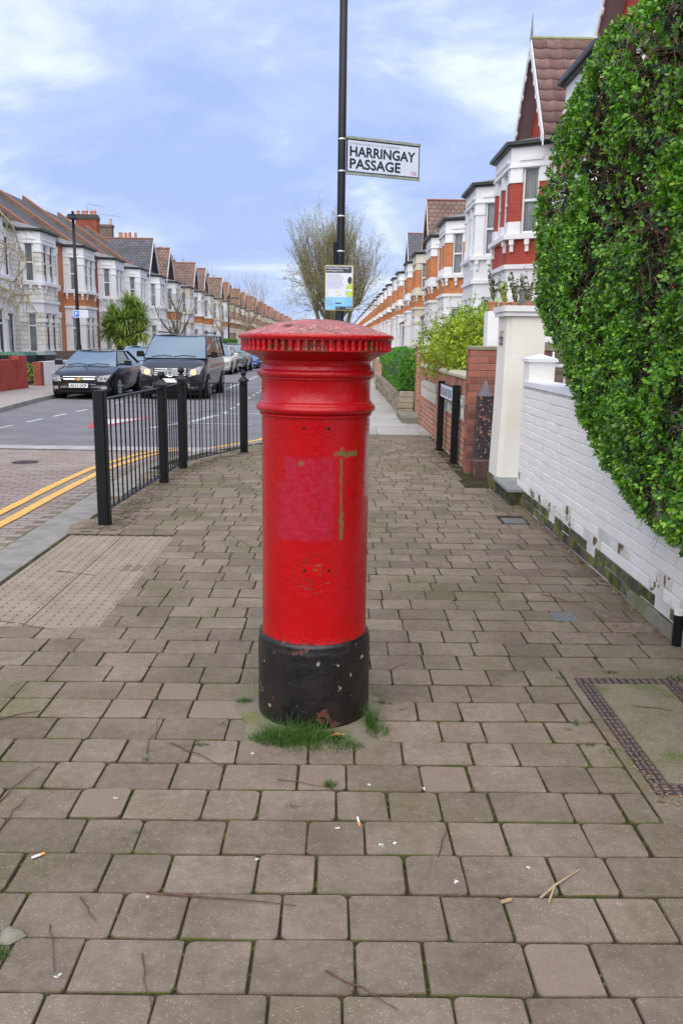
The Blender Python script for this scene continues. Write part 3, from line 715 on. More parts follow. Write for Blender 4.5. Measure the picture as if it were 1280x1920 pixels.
# road markings on the asphalt
z = RZ+.004
def dash(x0, y0, x1, y1, w, m='whitepaint', nm='road_marking'):
    d = Vector((x1-x0, y1-y0)).normalized(); n = Vector((-d.y, d.x))*w/2
    MB().add([(x0+n.x, y0+n.y, z), (x1+n.x, y1+n.y, z), (x1-n.x, y1-n.y, z), (x0-n.x, y0-n.y, z)], [(0, 1, 2, 3)]).build(nm, m, parent=road)
for t in range(14):
    ya = 14.2+t*1.35; xa = -6.42+.075*(ya-14.2)*.9; dash(xa, ya, xa+.05, ya+.72, .08)
for t in range(26):
    ya = 19.6+t*1.35; dash(-2.62+.004*t, ya, -2.61, ya+.62, .09)
dash(-2.6, 19.5, -1.0, 19.9, .1); dash(-2.9, 17.1, -1.7, 17.05, .08)
dash(-3.55, 16.1, -3.1, 17.3, .14); dash(-3.0, 17.5, -2.7, 19.2, .14); dash(-3.5, 17.3, -3.0, 17.25, .12); dash(-2.3, 26.5, -1.2, 26.9, .1)
dash(-3.9, 30, -3.9, 34, .1); dash(-3.9, 38, -3.9, 42, .1); dash(-3.9, 46, -3.9, 50, .1)
tri = [(-4.75, 15.9), (-5.05, 17.85), (-3.95, 18.1)]
TR = MB().add([(-4.72, 15.85, z), (-5.12, 17.95, z), (-4.92, 17.9, z), (-4.58, 15.95, z)], [(0, 1, 2, 3)])
TR.add([(-5.12, 17.95, z), (-3.95, 18.35, z), (-4.0, 18.2, z), (-4.98, 17.8, z)], [(0, 1, 2, 3)])
TR.add([(-4.58, 15.95, z), (-4.0, 18.2, z), (-4.1, 18.15, z), (-4.66, 16.2, z)], [(0, 1, 2, 3)])
TR.build('warning_triangle', 'redpaint', parent=road)
MB().add([(-4.58, 16.45, z), (-4.90, 17.8, z), (-4.12, 18.08, z)], [(0, 1, 2)]).build('triangle_infill', 'whitepaint', parent=road)

# ------------------------------------------------------------------ PILLAR BOX
pb = thing('pillar_box', 'red cast iron pillar box with a black foot and faded domed cap in mid pavement', 'post box', (-.08, 3.39, 0))
def LP(prof, n=96, mod=None):
    a = MB(); a.lathe(prof, n, (-.08, 3.39), mod); return a
body = [(.224, .355), (.2205, .372), (.219, .40), (.218, 1.262), (.219, 1.268), (.226, 1.270), (.226, 1.276), (.2225, 1.279), (.231, 1.283), (.2385, 1.290), (.2405, 1.298), (.2385, 1.306), (.231, 1.313), (.2285, 1.316), (.2275, 1.321), (.222, 1.325), (.219, 1.330),
        (.218, 1.408), (.221, 1.412), (.225, 1.414), (.225, 1.419), (.229, 1.421), (.2345, 1.427), (.2365, 1.434), (.2345, 1.441), (.229, 1.447), (.224, 1.449), (.2235, 1.454), (.2205, 1.459), (.220, 1.464), (.2165, 1.468), (.2175, 1.476), (.2225, 1.484)]
LP(body).build('body', M['red'], pb, True)
LP([(.2215, 1.483), (.229, 1.489), (.245, 1.497), (.264, 1.505), (.276, 1.512), (.289, 1.517), (.289, 1.52)]).build('cap_moulding', M['red'], pb, True)
nfl = 62
def flute(a, z):
    if not (1.5245 < z < 1.5605): return 0
    t = (a*nfl/(2*pi)) % 1.0
    w = abs(t-.5)*2
    return -.018 if w > .56 else (-.004 if w > .36 else 0)
LP([(.289, 1.517), (.3005, 1.519), (.3015, 1.5235), (.3000, 1.526), (.2985, 1.534), (.2985, 1.553), (.2985, 1.559), (.3005, 1.562), (.30, 1.566)], nfl*8, flute).build('fluted_band', M['red'], pb)
dome = [(.296, 1.563), (.305, 1.565), (.3085, 1.570), (.3085, 1.577), (.3055, 1.5815), (.297, 1.584)]
for i in range(1, 9):
    t = i/8; dome.append((.297*(1-t)**.9+.0001 if t < 1 else .002, 1.584+.060*sin(t*pi/2)**1.05*.98))
dome = dome[:6]+[(.285, 1.588), (.262, 1.596), (.232, 1.606), (.195, 1.617), (.15, 1.628), (.10, 1.637), (.05, 1.642), (.004, 1.643)]
LP(dome).build('cap', M['red'], pb, True)
def lump(a, z):
    return .0022*noise.noise(Vector((cos(a)*3, sin(a)*3, z*9)))+.0012*noise.noise(Vector((cos(a)*9, sin(a)*9, z*25)))
foot = [(.236, -.05), (.2375, .02), (.2385, .06)]+[(.2385-.00008*k, .06+k*.02) for k in range(1, 12)]+[(.2365, .295), (.2372, .312), (.2362, .325), (.233, .334), (.2345, .343), (.2315, .353), (.2255, .359), (.222, .361)]
LP(foot, 96, lump).build('foot', M['base_black'], pb, True)
for hx, hz in ((-.04, 1.230), (.055, 1.230), (-.035, .668), (.06, .667)):
    a = -pi/2+math.asin(hx/.218); c = Vector((-.08, 3.39, hz)); n_ = Vector((cos(a), sin(a), 0))
    MB().tube([c+n_*.2155, c+n_*.2190], [.0062, .0058], 12).build('bolt_hole', 'blackmatt', pb)
# raised edges of peeled paint (ragged outline low on the box)
pe = MB()
def ragged(cx, cz, rx, rz, n, seed, a0=0, a1=2*pi):
    R_ = random.Random(seed); pts = []
    for i in range(n+1):
        t = a0+(a1-a0)*i/n; k = 1+R_.uniform(-.13, .13); x = cx+rx*cos(t)*k; zz_ = cz+rz*sin(t)*k; a = -pi/2+math.asin(max(-.99, min(.99, x/.218)))
        pts.append((-.08+.2183*cos(a), 3.39+.2183*sin(a), zz_))
    pe.tube(pts, .0017, 5)
ragged(-.035, .655, .042, .060, 26, 1, .3, 2*pi-.4); ragged(.061, .665, .032, .048, 18, 2, -.4, 4.9); ragged(.01, .66, .055, .075, 26, 5, .8, 3.6)
ragged(.012, .615, .03, .04, 14, 3, 2.6, 6.0); ragged(-.02, .615, .02, .025, 12, 4)
pe.build('peeled_paint_edge', mat('dark_red_edge', (.20, .012, .014), .5), pb)
# concrete apron under the foot
ap = []
R = random.Random(4)
for i in range(26):
    a = 2*pi*i/26; ap.append((-.10+(.29+.03*R.random())*cos(a)*(1.05), 3.40+(.27+.03*R.random())*sin(a)))
MB().add([(-.36, 3.04, -.0035), (.195, 3.04, -.0035), (.195, 3.74, -.0035), (-.36, 3.74, -.0035)], [(0, 1, 2, 3)]).build('foot_bedding', M['apron'], pavement)
MB().prism(ap, -.009, .003, [(x*.995-.0004, 3.4+(y_-3.4)*.985) for x, y_ in ap]).build('concrete_apron', M['apron'], pavement)

# ------------------------------------------------------------------ GRASS, MOSS, LITTER
def blade(mb, p, h, w, lean, az, R_, seg=3):
    c = Vector(p); d = Vector((cos(az), sin(az), 0)); sdv = Vector((-sin(az), cos(az), 0))
    vs = []
    for i in range(seg+1):
        t = i/seg; q = c+Vector((0, 0, h*t*(1-.25*t*lean)))+d*(lean*h*t*t); ww = w*(1-t*.92)
        vs += [tuple(q-sdv*ww/2), tuple(q+sdv*ww/2)]
    mb.add(vs, [(2*i, 2*i+1, 2*i+3, 2*i+2) for i in range(seg)])
def tuft(mb, cx, cy, rx, ry, n, hmin, hmax, R_, w=.0035, z=0):
    for _ in range(n):
        a = R_.uniform(0, 2*pi); r = R_.random()**.6
        blade(mb, (cx+rx*r*cos(a), cy+ry*r*sin(a), z-.004), R_.uniform(hmin, hmax)*(1.15-.5*r), w*R_.uniform(.6, 1.2), R_.uniform(.3, 1.3), R_.uniform(0, 2*pi), R_)
R = random.Random(11)
g = MB(); tuft(g, -.14, 3.08, .19, .07, 900, .02, .075, R); tuft(g, -.10, 3.06, .20, .085, 500, .01, .05, R); tuft(g, -.14, 3.12, .17, .05, 160, .06, .13, R, .003); tuft(g, -.05, 2.99, .16, .05, 260, .006, .035, R)
tuft(g, -.20, 3.06, .10, .06, 300, .03, .09, R); tuft(g, .165, 3.22, .025, .06, 170, .05, .13, R, .003); tuft(g, .19, 3.15, .05, .05, 160, .015, .05, R); tuft(g, .07, 3.02, .06, .04, 110, .01, .05, R)
g.build('grass', 'grass', kind='stuff')
g2 = MB()
for (x, y_, n, rx, ry, h) in [(-.385, 3.42, 110, .04, .025, .045), (-.51, 3.02, 30, .03, .01, .03), (-.45, 3.20, 24, .03, .01, .02), (.22, 3.42, 60, .05, .012, .03), (.30, 3.36, 20, .03, .01, .02), (-.005, 2.72, 80, .022, .03, .045),
                             (-.13, 2.58, 24, .03, .01, .02), (-.86, 1.87, 240, .045, .03, .035), (-.97, 2.10, 80, .03, .02, .02), (-1.0, 2.2, 40, .03, .02, .02), (-.70, 2.9, 30, .02, .02, .02),
                             (1.66, 3.72, 90, .07, .03, .05), (1.35, 3.80, 50, .05, .015, .03), (1.08, 3.72, 30, .03, .012, .03), (1.02, 3.24, 50, .02, .02, .03), (1.1, 3.0, 40, .04, .02, .025), (1.45, 2.42, 90, .05, .03, .03), (1.03, 3.05, 30, .03, .012, .025),
                             (.9, 2.15, 20, .02, .01, .015), (1.3, 4.55, 30, .03, .01, .02), (.98, 3.18, 24, .02, .01, .02), (-2.0, 6.55, 60, .07, .05, .02), (-1.95, 9.0, 90, .08, .2, .04), (-1.7, 10.2, 140, .15, .3, .04), (1.66, 9.95, 120, .08, .1, .09), (1.48, 11.2, 60, .08, .3, .05), (1.6, 10.6, 60, .05, .2, .08), (1.9, 8.55, 40, .05, .02, .06),
                             (1.70, 5.3, 30, .04, .06, .03), (1.62, 5.9, 30, .03, .04, .02), (.35, 2.35, 14, .02, .01, .012), (-.62, 2.42, 14, .02, .01, .015)]:
    tuft(g2, x, y_, rx, ry, n, h*.35, h, R, .004)
# little weeds scattered along the joints
for _ in range(420):
    b = rnd.choice(blocks)
    if b[1] > 8 or b[1] < 1.5: continue
    sx = rnd.choice((-1, 1)); x = b[0]+sx*(b[2]/2+.004); y_ = b[1]+rnd.uniform(-.5, .5)*rowh
    tuft(g2, x, y_, .006, .016, rnd.randint(3, 10), .004, .012, R, .003, -.006)
g2.build('weeds', 'grass', kind='stuff')
ms = MB()
def mossbit(x, y_, r, h):
    n = 7; ang = rnd.uniform(0, 6); v = [(x+r*cos(ang+2*pi*i/n)*rnd.uniform(.6, 1.2), y_+r*sin(ang+2*pi*i/n)*rnd.uniform(.6, 1.2), -.009) for i in range(n)]+[(x, y_, h)]
    ms.add(v, [(i, (i+1) % n, n) for i in range(n)])
for b in blocks:
    if b[1] > 9 or b[1] < 1.4: continue
    for _ in range(rnd.randint(0, 7)):
        if rnd.random() < .5: mossbit(b[0]+b[2]/2+.004, b[1]+rnd.uniform(-.5, .5)*rowh, rnd.uniform(.003, .0075), rnd.uniform(-.004, .001))
        else: mossbit(b[0]+rnd.uniform(-.5, .5)*b[2], b[1]+rowh/2, rnd.uniform(.003, .006), rnd.uniform(-.004, .001))
ms.build('moss', 'moss', kind='stuff')
# leaf litter and grit gathered by the wall, the railing and the cover
lt = MB()
def flake(x, y_, r, z0=.001):
    a = rnd.uniform(0, 2*pi); tl = rnd.uniform(-.5, .5); w = r*rnd.uniform(.3, .6)
    d = Vector((cos(a), sin(a), tl*.6)); s_ = Vector((-sin(a), cos(a), rnd.uniform(-.4, .4))); c = Vector((x, y_, z0+abs(tl)*r*.6+.0015))
    lt.add([tuple(c-d*r), tuple(c+s_*w), tuple(c+d*r), tuple(c-s_*w)], [(0, 1, 2, 3)])
for _ in range(1500): yy = rnd.uniform(4.2, 8.6); flake(1.835-abs(rnd.gauss(0, .028)), yy, rnd.uniform(.004, .013))
for _ in range(200): flake(rnd.gauss(1.66, .08), rnd.gauss(4.45, .14), rnd.uniform(.003, .012))
for _ in range(240): flake(rnd.uniform(1.11, 1.20), rnd.uniform(2.66, 3.3), rnd.uniform(.002, .007), .004)
for _ in range(160): flake(rnd.uniform(1.5, 1.64), rnd.uniform(3.0, 3.6), rnd.uniform(.002, .007), .004)
for _ in range(160): flake(rnd.uniform(1.12, 1.6), rnd.uniform(2.60, 2.68), rnd.uniform(.003, .01), .001)
for _ in range(900): yy = rnd.uniform(6.9, 11.9); flake(fx(yy) if False else (-1.93 if yy < 10.2 else -1.93+(yy-10.2)*.38)+abs(rnd.gauss(0, .13)), yy, rnd.uniform(.004, .013))
for _ in range(400): flake(rnd.gauss(1.42, .10), rnd.uniform(10.3, 12.4), rnd.uniform(.004, .014))
for _ in range(170): b = rnd.choice(blocks); flake(b[0]+rnd.uniform(-.1, .1), b[1]+rnd.uniform(-.09, .09), rnd.uniform(.0015, .005)) if b[1] < 6 else 0
lt.build('leaf_litter', 'litter', kind='stuff')
pt = MB(); lt_ = lt; lt = pt
for _ in range(150):
    b = rnd.choice(blocks)
    if 3 < b[1] < 10: flake(b[0]+rnd.uniform(-.1, .1), b[1]+rnd.uniform(-.09, .09), rnd.uniform(.002, .0055), .0005)
for (x, y_) in [(.02, 2.45), (.37, 2.18), (.14, 2.72), (.16, 2.36), (.20, 2.37), (-.67, 1.80), (-.22, 2.28), (-.74, 2.62), (.60, 2.25), (-.52, 2.10), (1.55, 2.35), (.33, 2.7), (-.3, 2.95)]:
    for _ in range(4): flake(x+rnd.uniform(-.006, .006), y_+rnd.uniform(-.006, .006), rnd.uniform(.005, .009), .001)
pt.build('fallen_petals', 'petal', kind='stuff')
# dirt strip along the railing foot
ds = MB()
A_ = []; B_ = []
yy = 6.7
while yy < 12.0:
    xx = -1.96 if yy < 10.2 else -1.96+(yy-10.2)*.37
    A_.append((xx-.14-rnd.uniform(0, .05), yy, .0045)); B_.append((xx+.16+rnd.uniform(0, .1), yy, .0045)); yy += .12
n = len(A_); ds.add(A_+B_, [(i, i+1, n+i+1, n+i) for i in range(n-1)]).build('dirt_strip', 'dirt', pavement)
dp = []
for i in range(18): a = 2*pi*i/18; dp.append((1.47+.17*cos(a)*rnd.uniform(.7, 1.2), 11.3+1.15*sin(a)*rnd.uniform(.8, 1.1), .0045))
MB().add(dp, [tuple(range(18))]).build('dirt_patch', 'dirt', pavement)

# ------------------------------------------------------------------ COVERS
mh = thing('inspection_cover', 'iron framed inspection cover filled with mossy concrete beside the white wall', 'manhole cover', (1.37, 3.17, 0))
X0, X1, Y0, Y1 = 1.15, 1.63, 2.68, 3.73
MB().prism([(1.11, 2.50), (1.845, 2.50), (1.845, 3.86), (1.11, 3.86)], -.009, -.001).build('cover_surround', M['paver'], mh)
MB().box(X0+.073, X1-.073, Y0+.073, Y1-.073, -.008, .0035).build('concrete_infill', mat('mossy_concrete', (.19, .165, .11), .95, (.25, .215, .15), 14, 1, 110, .2, stain=((.14, .15, .06), .5, .65, 7), speck=((.4, .36, .28), .12, 160)), mh)
fr_ = MB(); w_ = .068
for k, (a, b, c, d) in enumerate(((X0, X1, Y0, Y0+w_), (X0, X1, Y1-w_, Y1), (X0, X0+w_, Y0+w_, Y1-w_), (X1-w_, X1, Y0+w_, Y1-w_))):
    fr_.box(a, b, c, d, -.008, .0012)
fr_.build('iron_frame', 'iron', mh)
st_ = MB()
def studs(a, b, c, d, alongx):
    n_ = int((b-a if alongx else d-c)/.034); 
    for i in range(n_):
        for j in range(3):
            if alongx: x = a+.005+i*(b-a)/n_; y_ = c+.005+j*.022; st_.cbox(x, x+.021, y_, y_+.0125, 0, .006, .002)
            else: y_ = c+.005+i*(d-c)/n_; x = a+.005+j*.022; st_.cbox(x, x+.013, y_, y_+.022, 0, .006, .002)
studs(X0, X1, Y0, Y0+w_, True); studs(X0, X1, Y1-w_, Y1, True); studs(X0, X0+w_, Y0+w_, Y1-w_, False); studs(X1-w_, X1, Y0+w_, Y1-w_, False)
st_.build('raised_studs', M['studs'], mh, kind='stuff')
c1 = MB().box(1.52, 1.72, 7.24, 7.46, -.02, .002).build('cover_plate', mat('grey_cover', (.16, .17, .17), .6, (.11, .12, .12), 30)); tag(c1, 'small grey metal access cover near the step of the white gate pillar', 'access cover')
c2 = MB().box(1.28, 1.42, 4.56, 4.72, -.02, .002).build('cover_plate', bpy.data.materials['grey_cover']); tag(c2, 'tiny worn grey cover set between paving blocks by the white wall', 'access cover')
c3 = MB().lathe([(.17, -.02), (.17, -.010)], 24, (-4.0, 10.7)).build('road_cover', M['iron']); tag(c3, 'round iron cover in the block paved road table', 'manhole cover')
c4 = MB().box(.75, 1.35, 13.6, 14.3, -.01, .004).build('pavement_cover', M['paver']); tag(c4, 'square pale cover at the edge where paving blocks meet flagstones', 'access cover')

# ------------------------------------------------------------------ LOOSE TWIGS, BUTTS
def twig(pts, r, label, m='twig', group='fallen twigs on the paving', name='twig'):
    n_ = len(pts); P_ = []
    for i, (x, y_) in enumerate(pts): P_.append((x, y_, r+.001+.004*sin(pi*i/(n_-1))))
    o = MB().tube(P_, [r*(1-.6*i/(n_-1)) for i in range(n_)], 6).build(name, m, smooth=True, org=(pts[0][0], pts[0][1], 0)); tag(o, label, 'twig', group); return o
def wig(x0, y0, x1, y1, k=.02, n_=7, seed=0):
    R_ = random.Random(seed); return [(x0+(x1-x0)*i/(n_-1)+R_.uniform(-k, k)*sin(pi*i/(n_-1)), y0+(y1-y0)*i/(n_-1)+R_.uniform(-k, k)*.6*sin(pi*i/(n_-1))) for i in range(n_)]
gen = 'thin brown fallen twig lying flat on the paving blocks'
import itertools
def GP(px, py):                                        # used once, at build time, to read twig ends off the plan
    d = r2*(px-640)+u2*(960-py)+fw*FPX; t = -CAMH/d.z; return d.x*t, d.y*t
tw = [((275, 1676), (555, 1700), .0035, 'long brown twig lying across two paving blocks left of centre'), ((150, 1683), (180, 1730), .003, None), ((130, 1718), (172, 1746), .0028, None), ((95, 1735), (103, 1825), .002, None), ((267, 1790), (283, 1895), .0025, None),
      ((610, 1822), (745, 1895), .003, 'reddish twig running to the bottom edge of the paving, right of the long twig'), ((443, 1470), (462, 1555), .0025, None), ((5, 1550), (48, 1498), .003, None), ((0, 1505), (75, 1438), .003, None), ((0, 1350), (75, 1335), .004, None),
      ((0, 1335), (60, 1345), .003, None), ((322, 1395), (420, 1440), .0035, None), ((275, 1415), (302, 1340), .0022, None), ((520, 1462), (635, 1483), .002, None), ((245, 1318), (288, 1305), .0028, None),
      ((820, 1608), (840, 1550), .0028, 'short black twig standing askew right of the orange butt'), ((728, 1260), (765, 1243), .0022, None), ((715, 1000), (770, 985), .002, None), ((370, 1165), (410, 1168), .003, None), ((1090, 1105), (1140, 1132), .002, None), ((1183, 1325), (1262, 1335), .0028, 'straight dark twig on the mossy concrete of the inspection cover'),
      ((107, 1072), (180, 1080), .0035, None), ((255, 1090), (320, 1045), .0028, None), ((0, 1165), (105, 1183), .003, 'long thin twig along the lower edge of the tactile slabs'), ((435, 1005), (480, 1030), .002, None), ((1015, 1115), (1135, 1150), .0025, None), ((1200, 1605), (1270, 1600), .002, None)]
tw = [q_ for i_, q_ in enumerate(tw) if q_[3] or i_ % 4 != 2]
for k, (a, b, r, lab) in enumerate(tw):
    A = GP(*a); B = GP(*b); L_ = math.hypot(A[0]-B[0], A[1]-B[1]); twig(wig(A[0], A[1], B[0], B[1], L_*.035, 7, k), r*.85, lab or gen)
A, B, C_ = GP(1085, 1633), GP(1012, 1686), GP(1028, 1694)
yt = thing('forked_twig', 'pale Y shaped twig snapped into two prongs on the right of the paving', 'twig', (B[0], B[1], 0), 'fallen twigs on the paving')
mid = ((A[0]*.35+B[0]*.65), (A[1]*.35+B[1]*.65))
MB().tube([(A[0], A[1], .004), (mid[0], mid[1], .012), (B[0], B[1], .004)], [.0018, .0035, .004], 6).build('stem', 'twig_pale', yt, True)
MB().tube([(mid[0], mid[1], .010), (C_[0], C_[1], .004)], [.003, .004], 6).build('prong', 'twig_pale', yt, True)
A = GP(938, 1695); B = GP(957, 1690)
tag(MB().tube([(A[0], A[1], .006), (B[0], B[1], .006)], [.006, .0055], 7).build('wood_chip', 'twig_pale', org=(A[0], A[1], 0)), 'short pale wood chip on a joint near the forked twig', 'wood chip')
def butt(a, b, label):
    A, B = Vector((*GP(*a), .0045)), Vector((*GP(*b), .0045)); d = (B-A); t = thing('cigarette_butt', label, 'cigarette butt', (A.x, A.y, 0), 'cigarette butts on the paving')
    m_ = A+d*.68
    MB().tube([m_, B], .0042, 10).build('filter', 'filter', t, True); MB().tube([A, m_], [.0038, .0041], 10).build('paper', 'paper', t, True)
butt((60, 1611), (84, 1602), 'orange tipped cigarette butt at the left edge of the paving')
butt((670, 1535), (674, 1549), 'orange tipped cigarette butt below the pillar box')
A = GP(22, 1757)
st = MB(); 
for _ in range(1):
    st.lathe([(.030, -.004), (.034, .004), (.026, .013), (.012, .018)], 9, (A[0], A[1]), lambda a, z: .007*sin(3*a+1))
tag(st.build('pebble', 'concrete', smooth=True), 'flat grey pebble by the grass tuft at the left edge', 'stone')
A = GP(720, 1372-0); A = (.01, 3.085)
cw = MB(); cw.add([(A[0]-.02, A[1], .012), (A[0]+.01, A[1]-.012, .02), (A[0]+.045, A[1]+.004, .014), (A[0]+.012, A[1]+.016, .02)], [(0, 1, 2, 3)])
tag(cw.build('sweet_wrapper', mat('yellow_wrapper', (.42, .38, .10), .4, (.3, .04, .03), 60)), 'crumpled yellow and red wrapper tucked in grass at the pillar box foot', 'wrapper')

# ------------------------------------------------------------------ GUARD RAIL
gr = thing('guard_rail', 'black steel pedestrian guard rail with ball topped posts beside the kerb', 'railing', (-1.9, 9, 0))
PO = [(-1.96, 6.98), (-1.90, 9.18), (-1.885, 10.27), (-1.30, 11.85)]
def post(x, y_, top, w, ball, ang=0):
    c, s_ = cos(ang), sin(ang)
    def q(u, v): return (x+u*c-v*s_, y_+u*s_+v*c)
    h = w/2; a = MB(); ch = h*.75
    oct_ = [q(h, -ch), q(h, ch), q(ch, h), q(-ch, h), q(-h, ch), q(-h, -ch), q(-ch, -h), q(ch, -h)]
    a.prism(oct_, -.05, top)
    o = a.build('post', 'blackpaint', gr)
    if ball:
        b = MB(); h2 = h*1.28; sq = [q(h2, -h2), q(h2, h2), q(-h2, h2), q(-h2, -h2)]; sq2 = [q(h2*.30, -h2*.30), q(h2*.30, h2*.30), q(-h2*.30, h2*.30), q(-h2*.30, -h2*.30)]
        b.prism(sq, top, top+.014); b.prism(sq, top+.014, top+.075, sq2)
        rb = .041; zc = top+.082+rb*.85
        b.lathe([(.014, top+.07), (.014, top+.085)]+[(rb*sin(pi*(i+.6)/12)+.0005, zc-rb*cos(pi*(i+.6)/12)) for i in range(0, 12)], 20, (x, y_))
        b.build('ball_finial', 'blackpaint', o, smooth=True)
    else:
        a = MB().prism([q(h*.97, -h*.97), q(h*.97, h*.97), q(-h*.97, h*.97), q(-h*.97, -h*.97)], top, top+.006); a.build('post_cap', 'blackpaint', o)
post(*PO[0], 1.135, .098, False, -.03); post(*PO[1], 1.07, .092, True); post(*PO[2], 1.085, .092, True, -.1); post(*PO[3], 1.005, .09, True, -.35)
RAILS = [((PO[0], PO[1]), (1.065, .125), (1.052, .10), 13), ((PO[1], PO[2]), (1.052, .10), (1.05, .09), 7), ((PO[2], PO[3]), (1.05, .09), (.985, .075), 13)]
for (a, b), (za1, za0), (zb1, zb0), nb in RAILS:
    A = Vector(a); B = Vector(b); d = (B-A).normalized(); n_ = Vector((-d.y, d.x))
    for (q0, q1) in ((za1, zb1), (za0, zb0)):
        m_ = MB(); v = []
        for P_, zz_ in ((A, q0), (B, q1)):
            for sx, sz in ((-1, -1), (1, -1), (1, 1), (-1, 1)): w_ = P_+n_*(.022*sx); v.append((w_.x, w_.y, zz_+.005*sz))
        m_.add(v, [(0, 1, 2, 3), (4, 7, 6, 5), (0, 4, 5, 1), (1, 5, 6, 2), (2, 6, 7, 3), (3, 7, 4, 0)]); m_.build('rail', 'blackpaint', gr)
    L_ = (B-A).length
    if nb == 13:
        ts = []; t = .13
        for i in range(14 if a == PO[0] else 16): ts.append(t); t += (L_-.26)/(13 if a == PO[0] else 15)
    else: ts = [.12+i*(L_-.24)/7 for i in range(8)]
    for k, t in enumerate(ts):
        if a == PO[2]: t += (-.03, -.012, .008, .026)[k % 4]*.6
        P_ = A+d*t; f_ = t/L_
        MB().tube([(P_.x, P_.y, za0+(zb0-za0)*f_), (P_.x, P_.y, za1+(zb1-za1)*f_)], .0075, 6, False).build('bar', 'blackpaint', gr, True)

# ------------------------------------------------------------------ NEAR LAMP POST, NAME PLATE, NOTICE
LX, LY = .045, 13.0
lpost = thing('lamp_post', 'tall black lamp post behind the pillar box carrying a street name plate', 'lamp post', (LX, LY, 0))
MB().lathe([(.085, -.1), (.085, 1.35), (.078, 1.42), (.062, 1.46), (.060, 2.2), (.059, 4.0), (.055, 7.8)], 20, (LX, LY)).build('pole', 'gpost', lpost, 'all')
for zz_ in (1.72, 2.90, 3.40, 4.03, 4.47):
    MB().lathe([(.064, zz_-.013), (.066, zz_-.012), (.066, zz_+.012), (.064, zz_+.013)], 20, (LX, LY)).build('clamp_band', 'steel', lpost, 'all')
MB().box(LX-.105, LX-.052, LY-.03, LY+.03, 2.55, 3.03).build('junction_box', 'blackmatt', lpost)
MB().tube([(LX, LY, 7.75), (LX-.5, LY, 7.95)], .03, 8).build('bracket_arm', 'gpost', lpost, True)
MB().box(LX-1.1, LX-.45, LY-.13, LY+.13, 7.9, 8.0).build('lantern', 'gpost', lpost)
d = Vector((cos(radians(22)), sin(radians(22)), 0)); up_ = Vector((0, 0, 1)); n_ = Vector((d.y, -d.x, 0))
npl = thing('street_name_plate', 'white street name plate reading HARRINGAY PASSAGE clamped high on the lamp post', 'street sign', (LX+.06, LY, 4.25))
def plate_q(mb, x0, x1, z0, z1, o=0, t=.01, base=Vector((LX+.07, LY, 4.03))):
    P_ = [base+d*x+up_*z_ for x, z_ in ((x0, z0), (x1, z0), (x1, z1), (x0, z1))]
    mb.add([tuple(p+n_*o) for p in P_]+[tuple(p+n_*(o-t)) for p in P_], [(0, 1, 2, 3), (7, 6, 5, 4), (0, 4, 5, 1), (1, 5, 6, 2), (2, 6, 7, 3), (3, 7, 4, 0)])
PW, PH = 1.20, .46
a = MB(); plate_q(a, 0, PW, 0, PH, 0, .012); a.build('border', 'ink', npl)
a = MB(); plate_q(a, .018, PW-.018, .018, PH-.018, .003, .002); a.build('face', 'signwhite', npl)
for z0_, z1_ in ((PH, PH+.035), (-.035, 0)):
    a = MB(); plate_q(a, -.09, PW+.01, z0_, z1_, .012, .03); o_ = a.build('support_rail', 'alu', npl)
a = MB(); o0 = Vector((LX+.07, LY, 4.03))+n_*.0045
text_on(a, 'HARRINGAY', o0, d, up_, .055, .225, 1.06, .135, .006); text_on(a, 'PASSAGE', o0, d, up_, .055, .055, .82, .135, .006); a.build('lettering', 'ink', npl)
a = MB(); text_on(a, 'LONDON BOROUGH OF HARINGEY', o0, d, up_, .045, .385, .82, .03); a.build('small_lettering', 'inkgrey', npl)
a = MB(); text_on(a, 'N8', o0, d, up_, 1.065, .035, .085, .06, .001); a.build('district_lettering', 'inkred', npl)
# notice board
nb_ = thing('notice', 'portrait public notice with striped border and a person in hi vis on the lamp post', 'notice', (LX, LY-.08, 2.1))
NX0, NX1, NZ0, NZ1 = -.185, .245, 2.035, 2.70
yb = LY-.075
def nq(name, m, x0, x1, z0, z1, lay): return MB().box(x0, x1, yb-.004-lay*.0012, yb-.0035-lay*.0012, z0, z1).build(name, m, nb_)
MB().box(NX0, NX1, yb-.003, yb+.01, NZ0, NZ1).build('board', 'pyellow', nb_)
bs = MB(); 
k = 0; zz_ = NZ0
while zz_ < NZ1-.008:
    bs.box(NX0, NX0+.012, yb-.0045, yb-.003, zz_, zz_+.007); bs.box(NX1-.012, NX1, yb-.0045, yb-.003, zz_, zz_+.007); zz_ += .0145
xx = NX0
while xx < NX1-.008:
    bs.box(xx, xx+.007, yb-.0050, yb-.003, NZ0, NZ0+.012); bs.box(xx, xx+.007, yb-.0050, yb-.003, NZ1-.012, NZ1); xx += .0145
bs.build('striped_border', 'ink', nb_)
nq('paper', 'pwhite', NX0+.013, NX1-.013, NZ0+.013, NZ1-.013, 1)
nq('header', 'pbox', NX0+.016, NX1-.03, NZ1-.115, NZ1-.022, 2)
nq('blue_panel', 'pblue', NX0+.013, NX1-.013, NZ0+.013, NZ0+.20, 2)
nq('dark_box', 'pbox', NX0+.16, NX1-.016, NZ0+.014, NZ0+.062, 3)
nq('dark_bar', 'pbox', NX0+.16, NX0+.25, NZ0+.10, NZ0+.118, 3)
a = MB(); oo = Vector((0, yb-.0085, 0)); text_on(a, 'Anti-Social Behaviour, Crime', oo, (1, 0, 0), (0, 0, 1), NX0+.03, NZ1-.060, .33, .024, .001); text_on(a, 'and Policing Act 2014', oo, (1, 0, 0), (0, 0, 1), NX0+.03, NZ1-.098, .24, .024, .001)
a.build('header_lettering', 'pwhite', nb_)
a = MB()
for i in range(13):
    zz_ = NZ1-.140-i*.0165; a.box(NX0+.03, NX0+.03+rnd.uniform(.20, .26), yb-.0072, yb-.0064, zz_, zz_+.004)
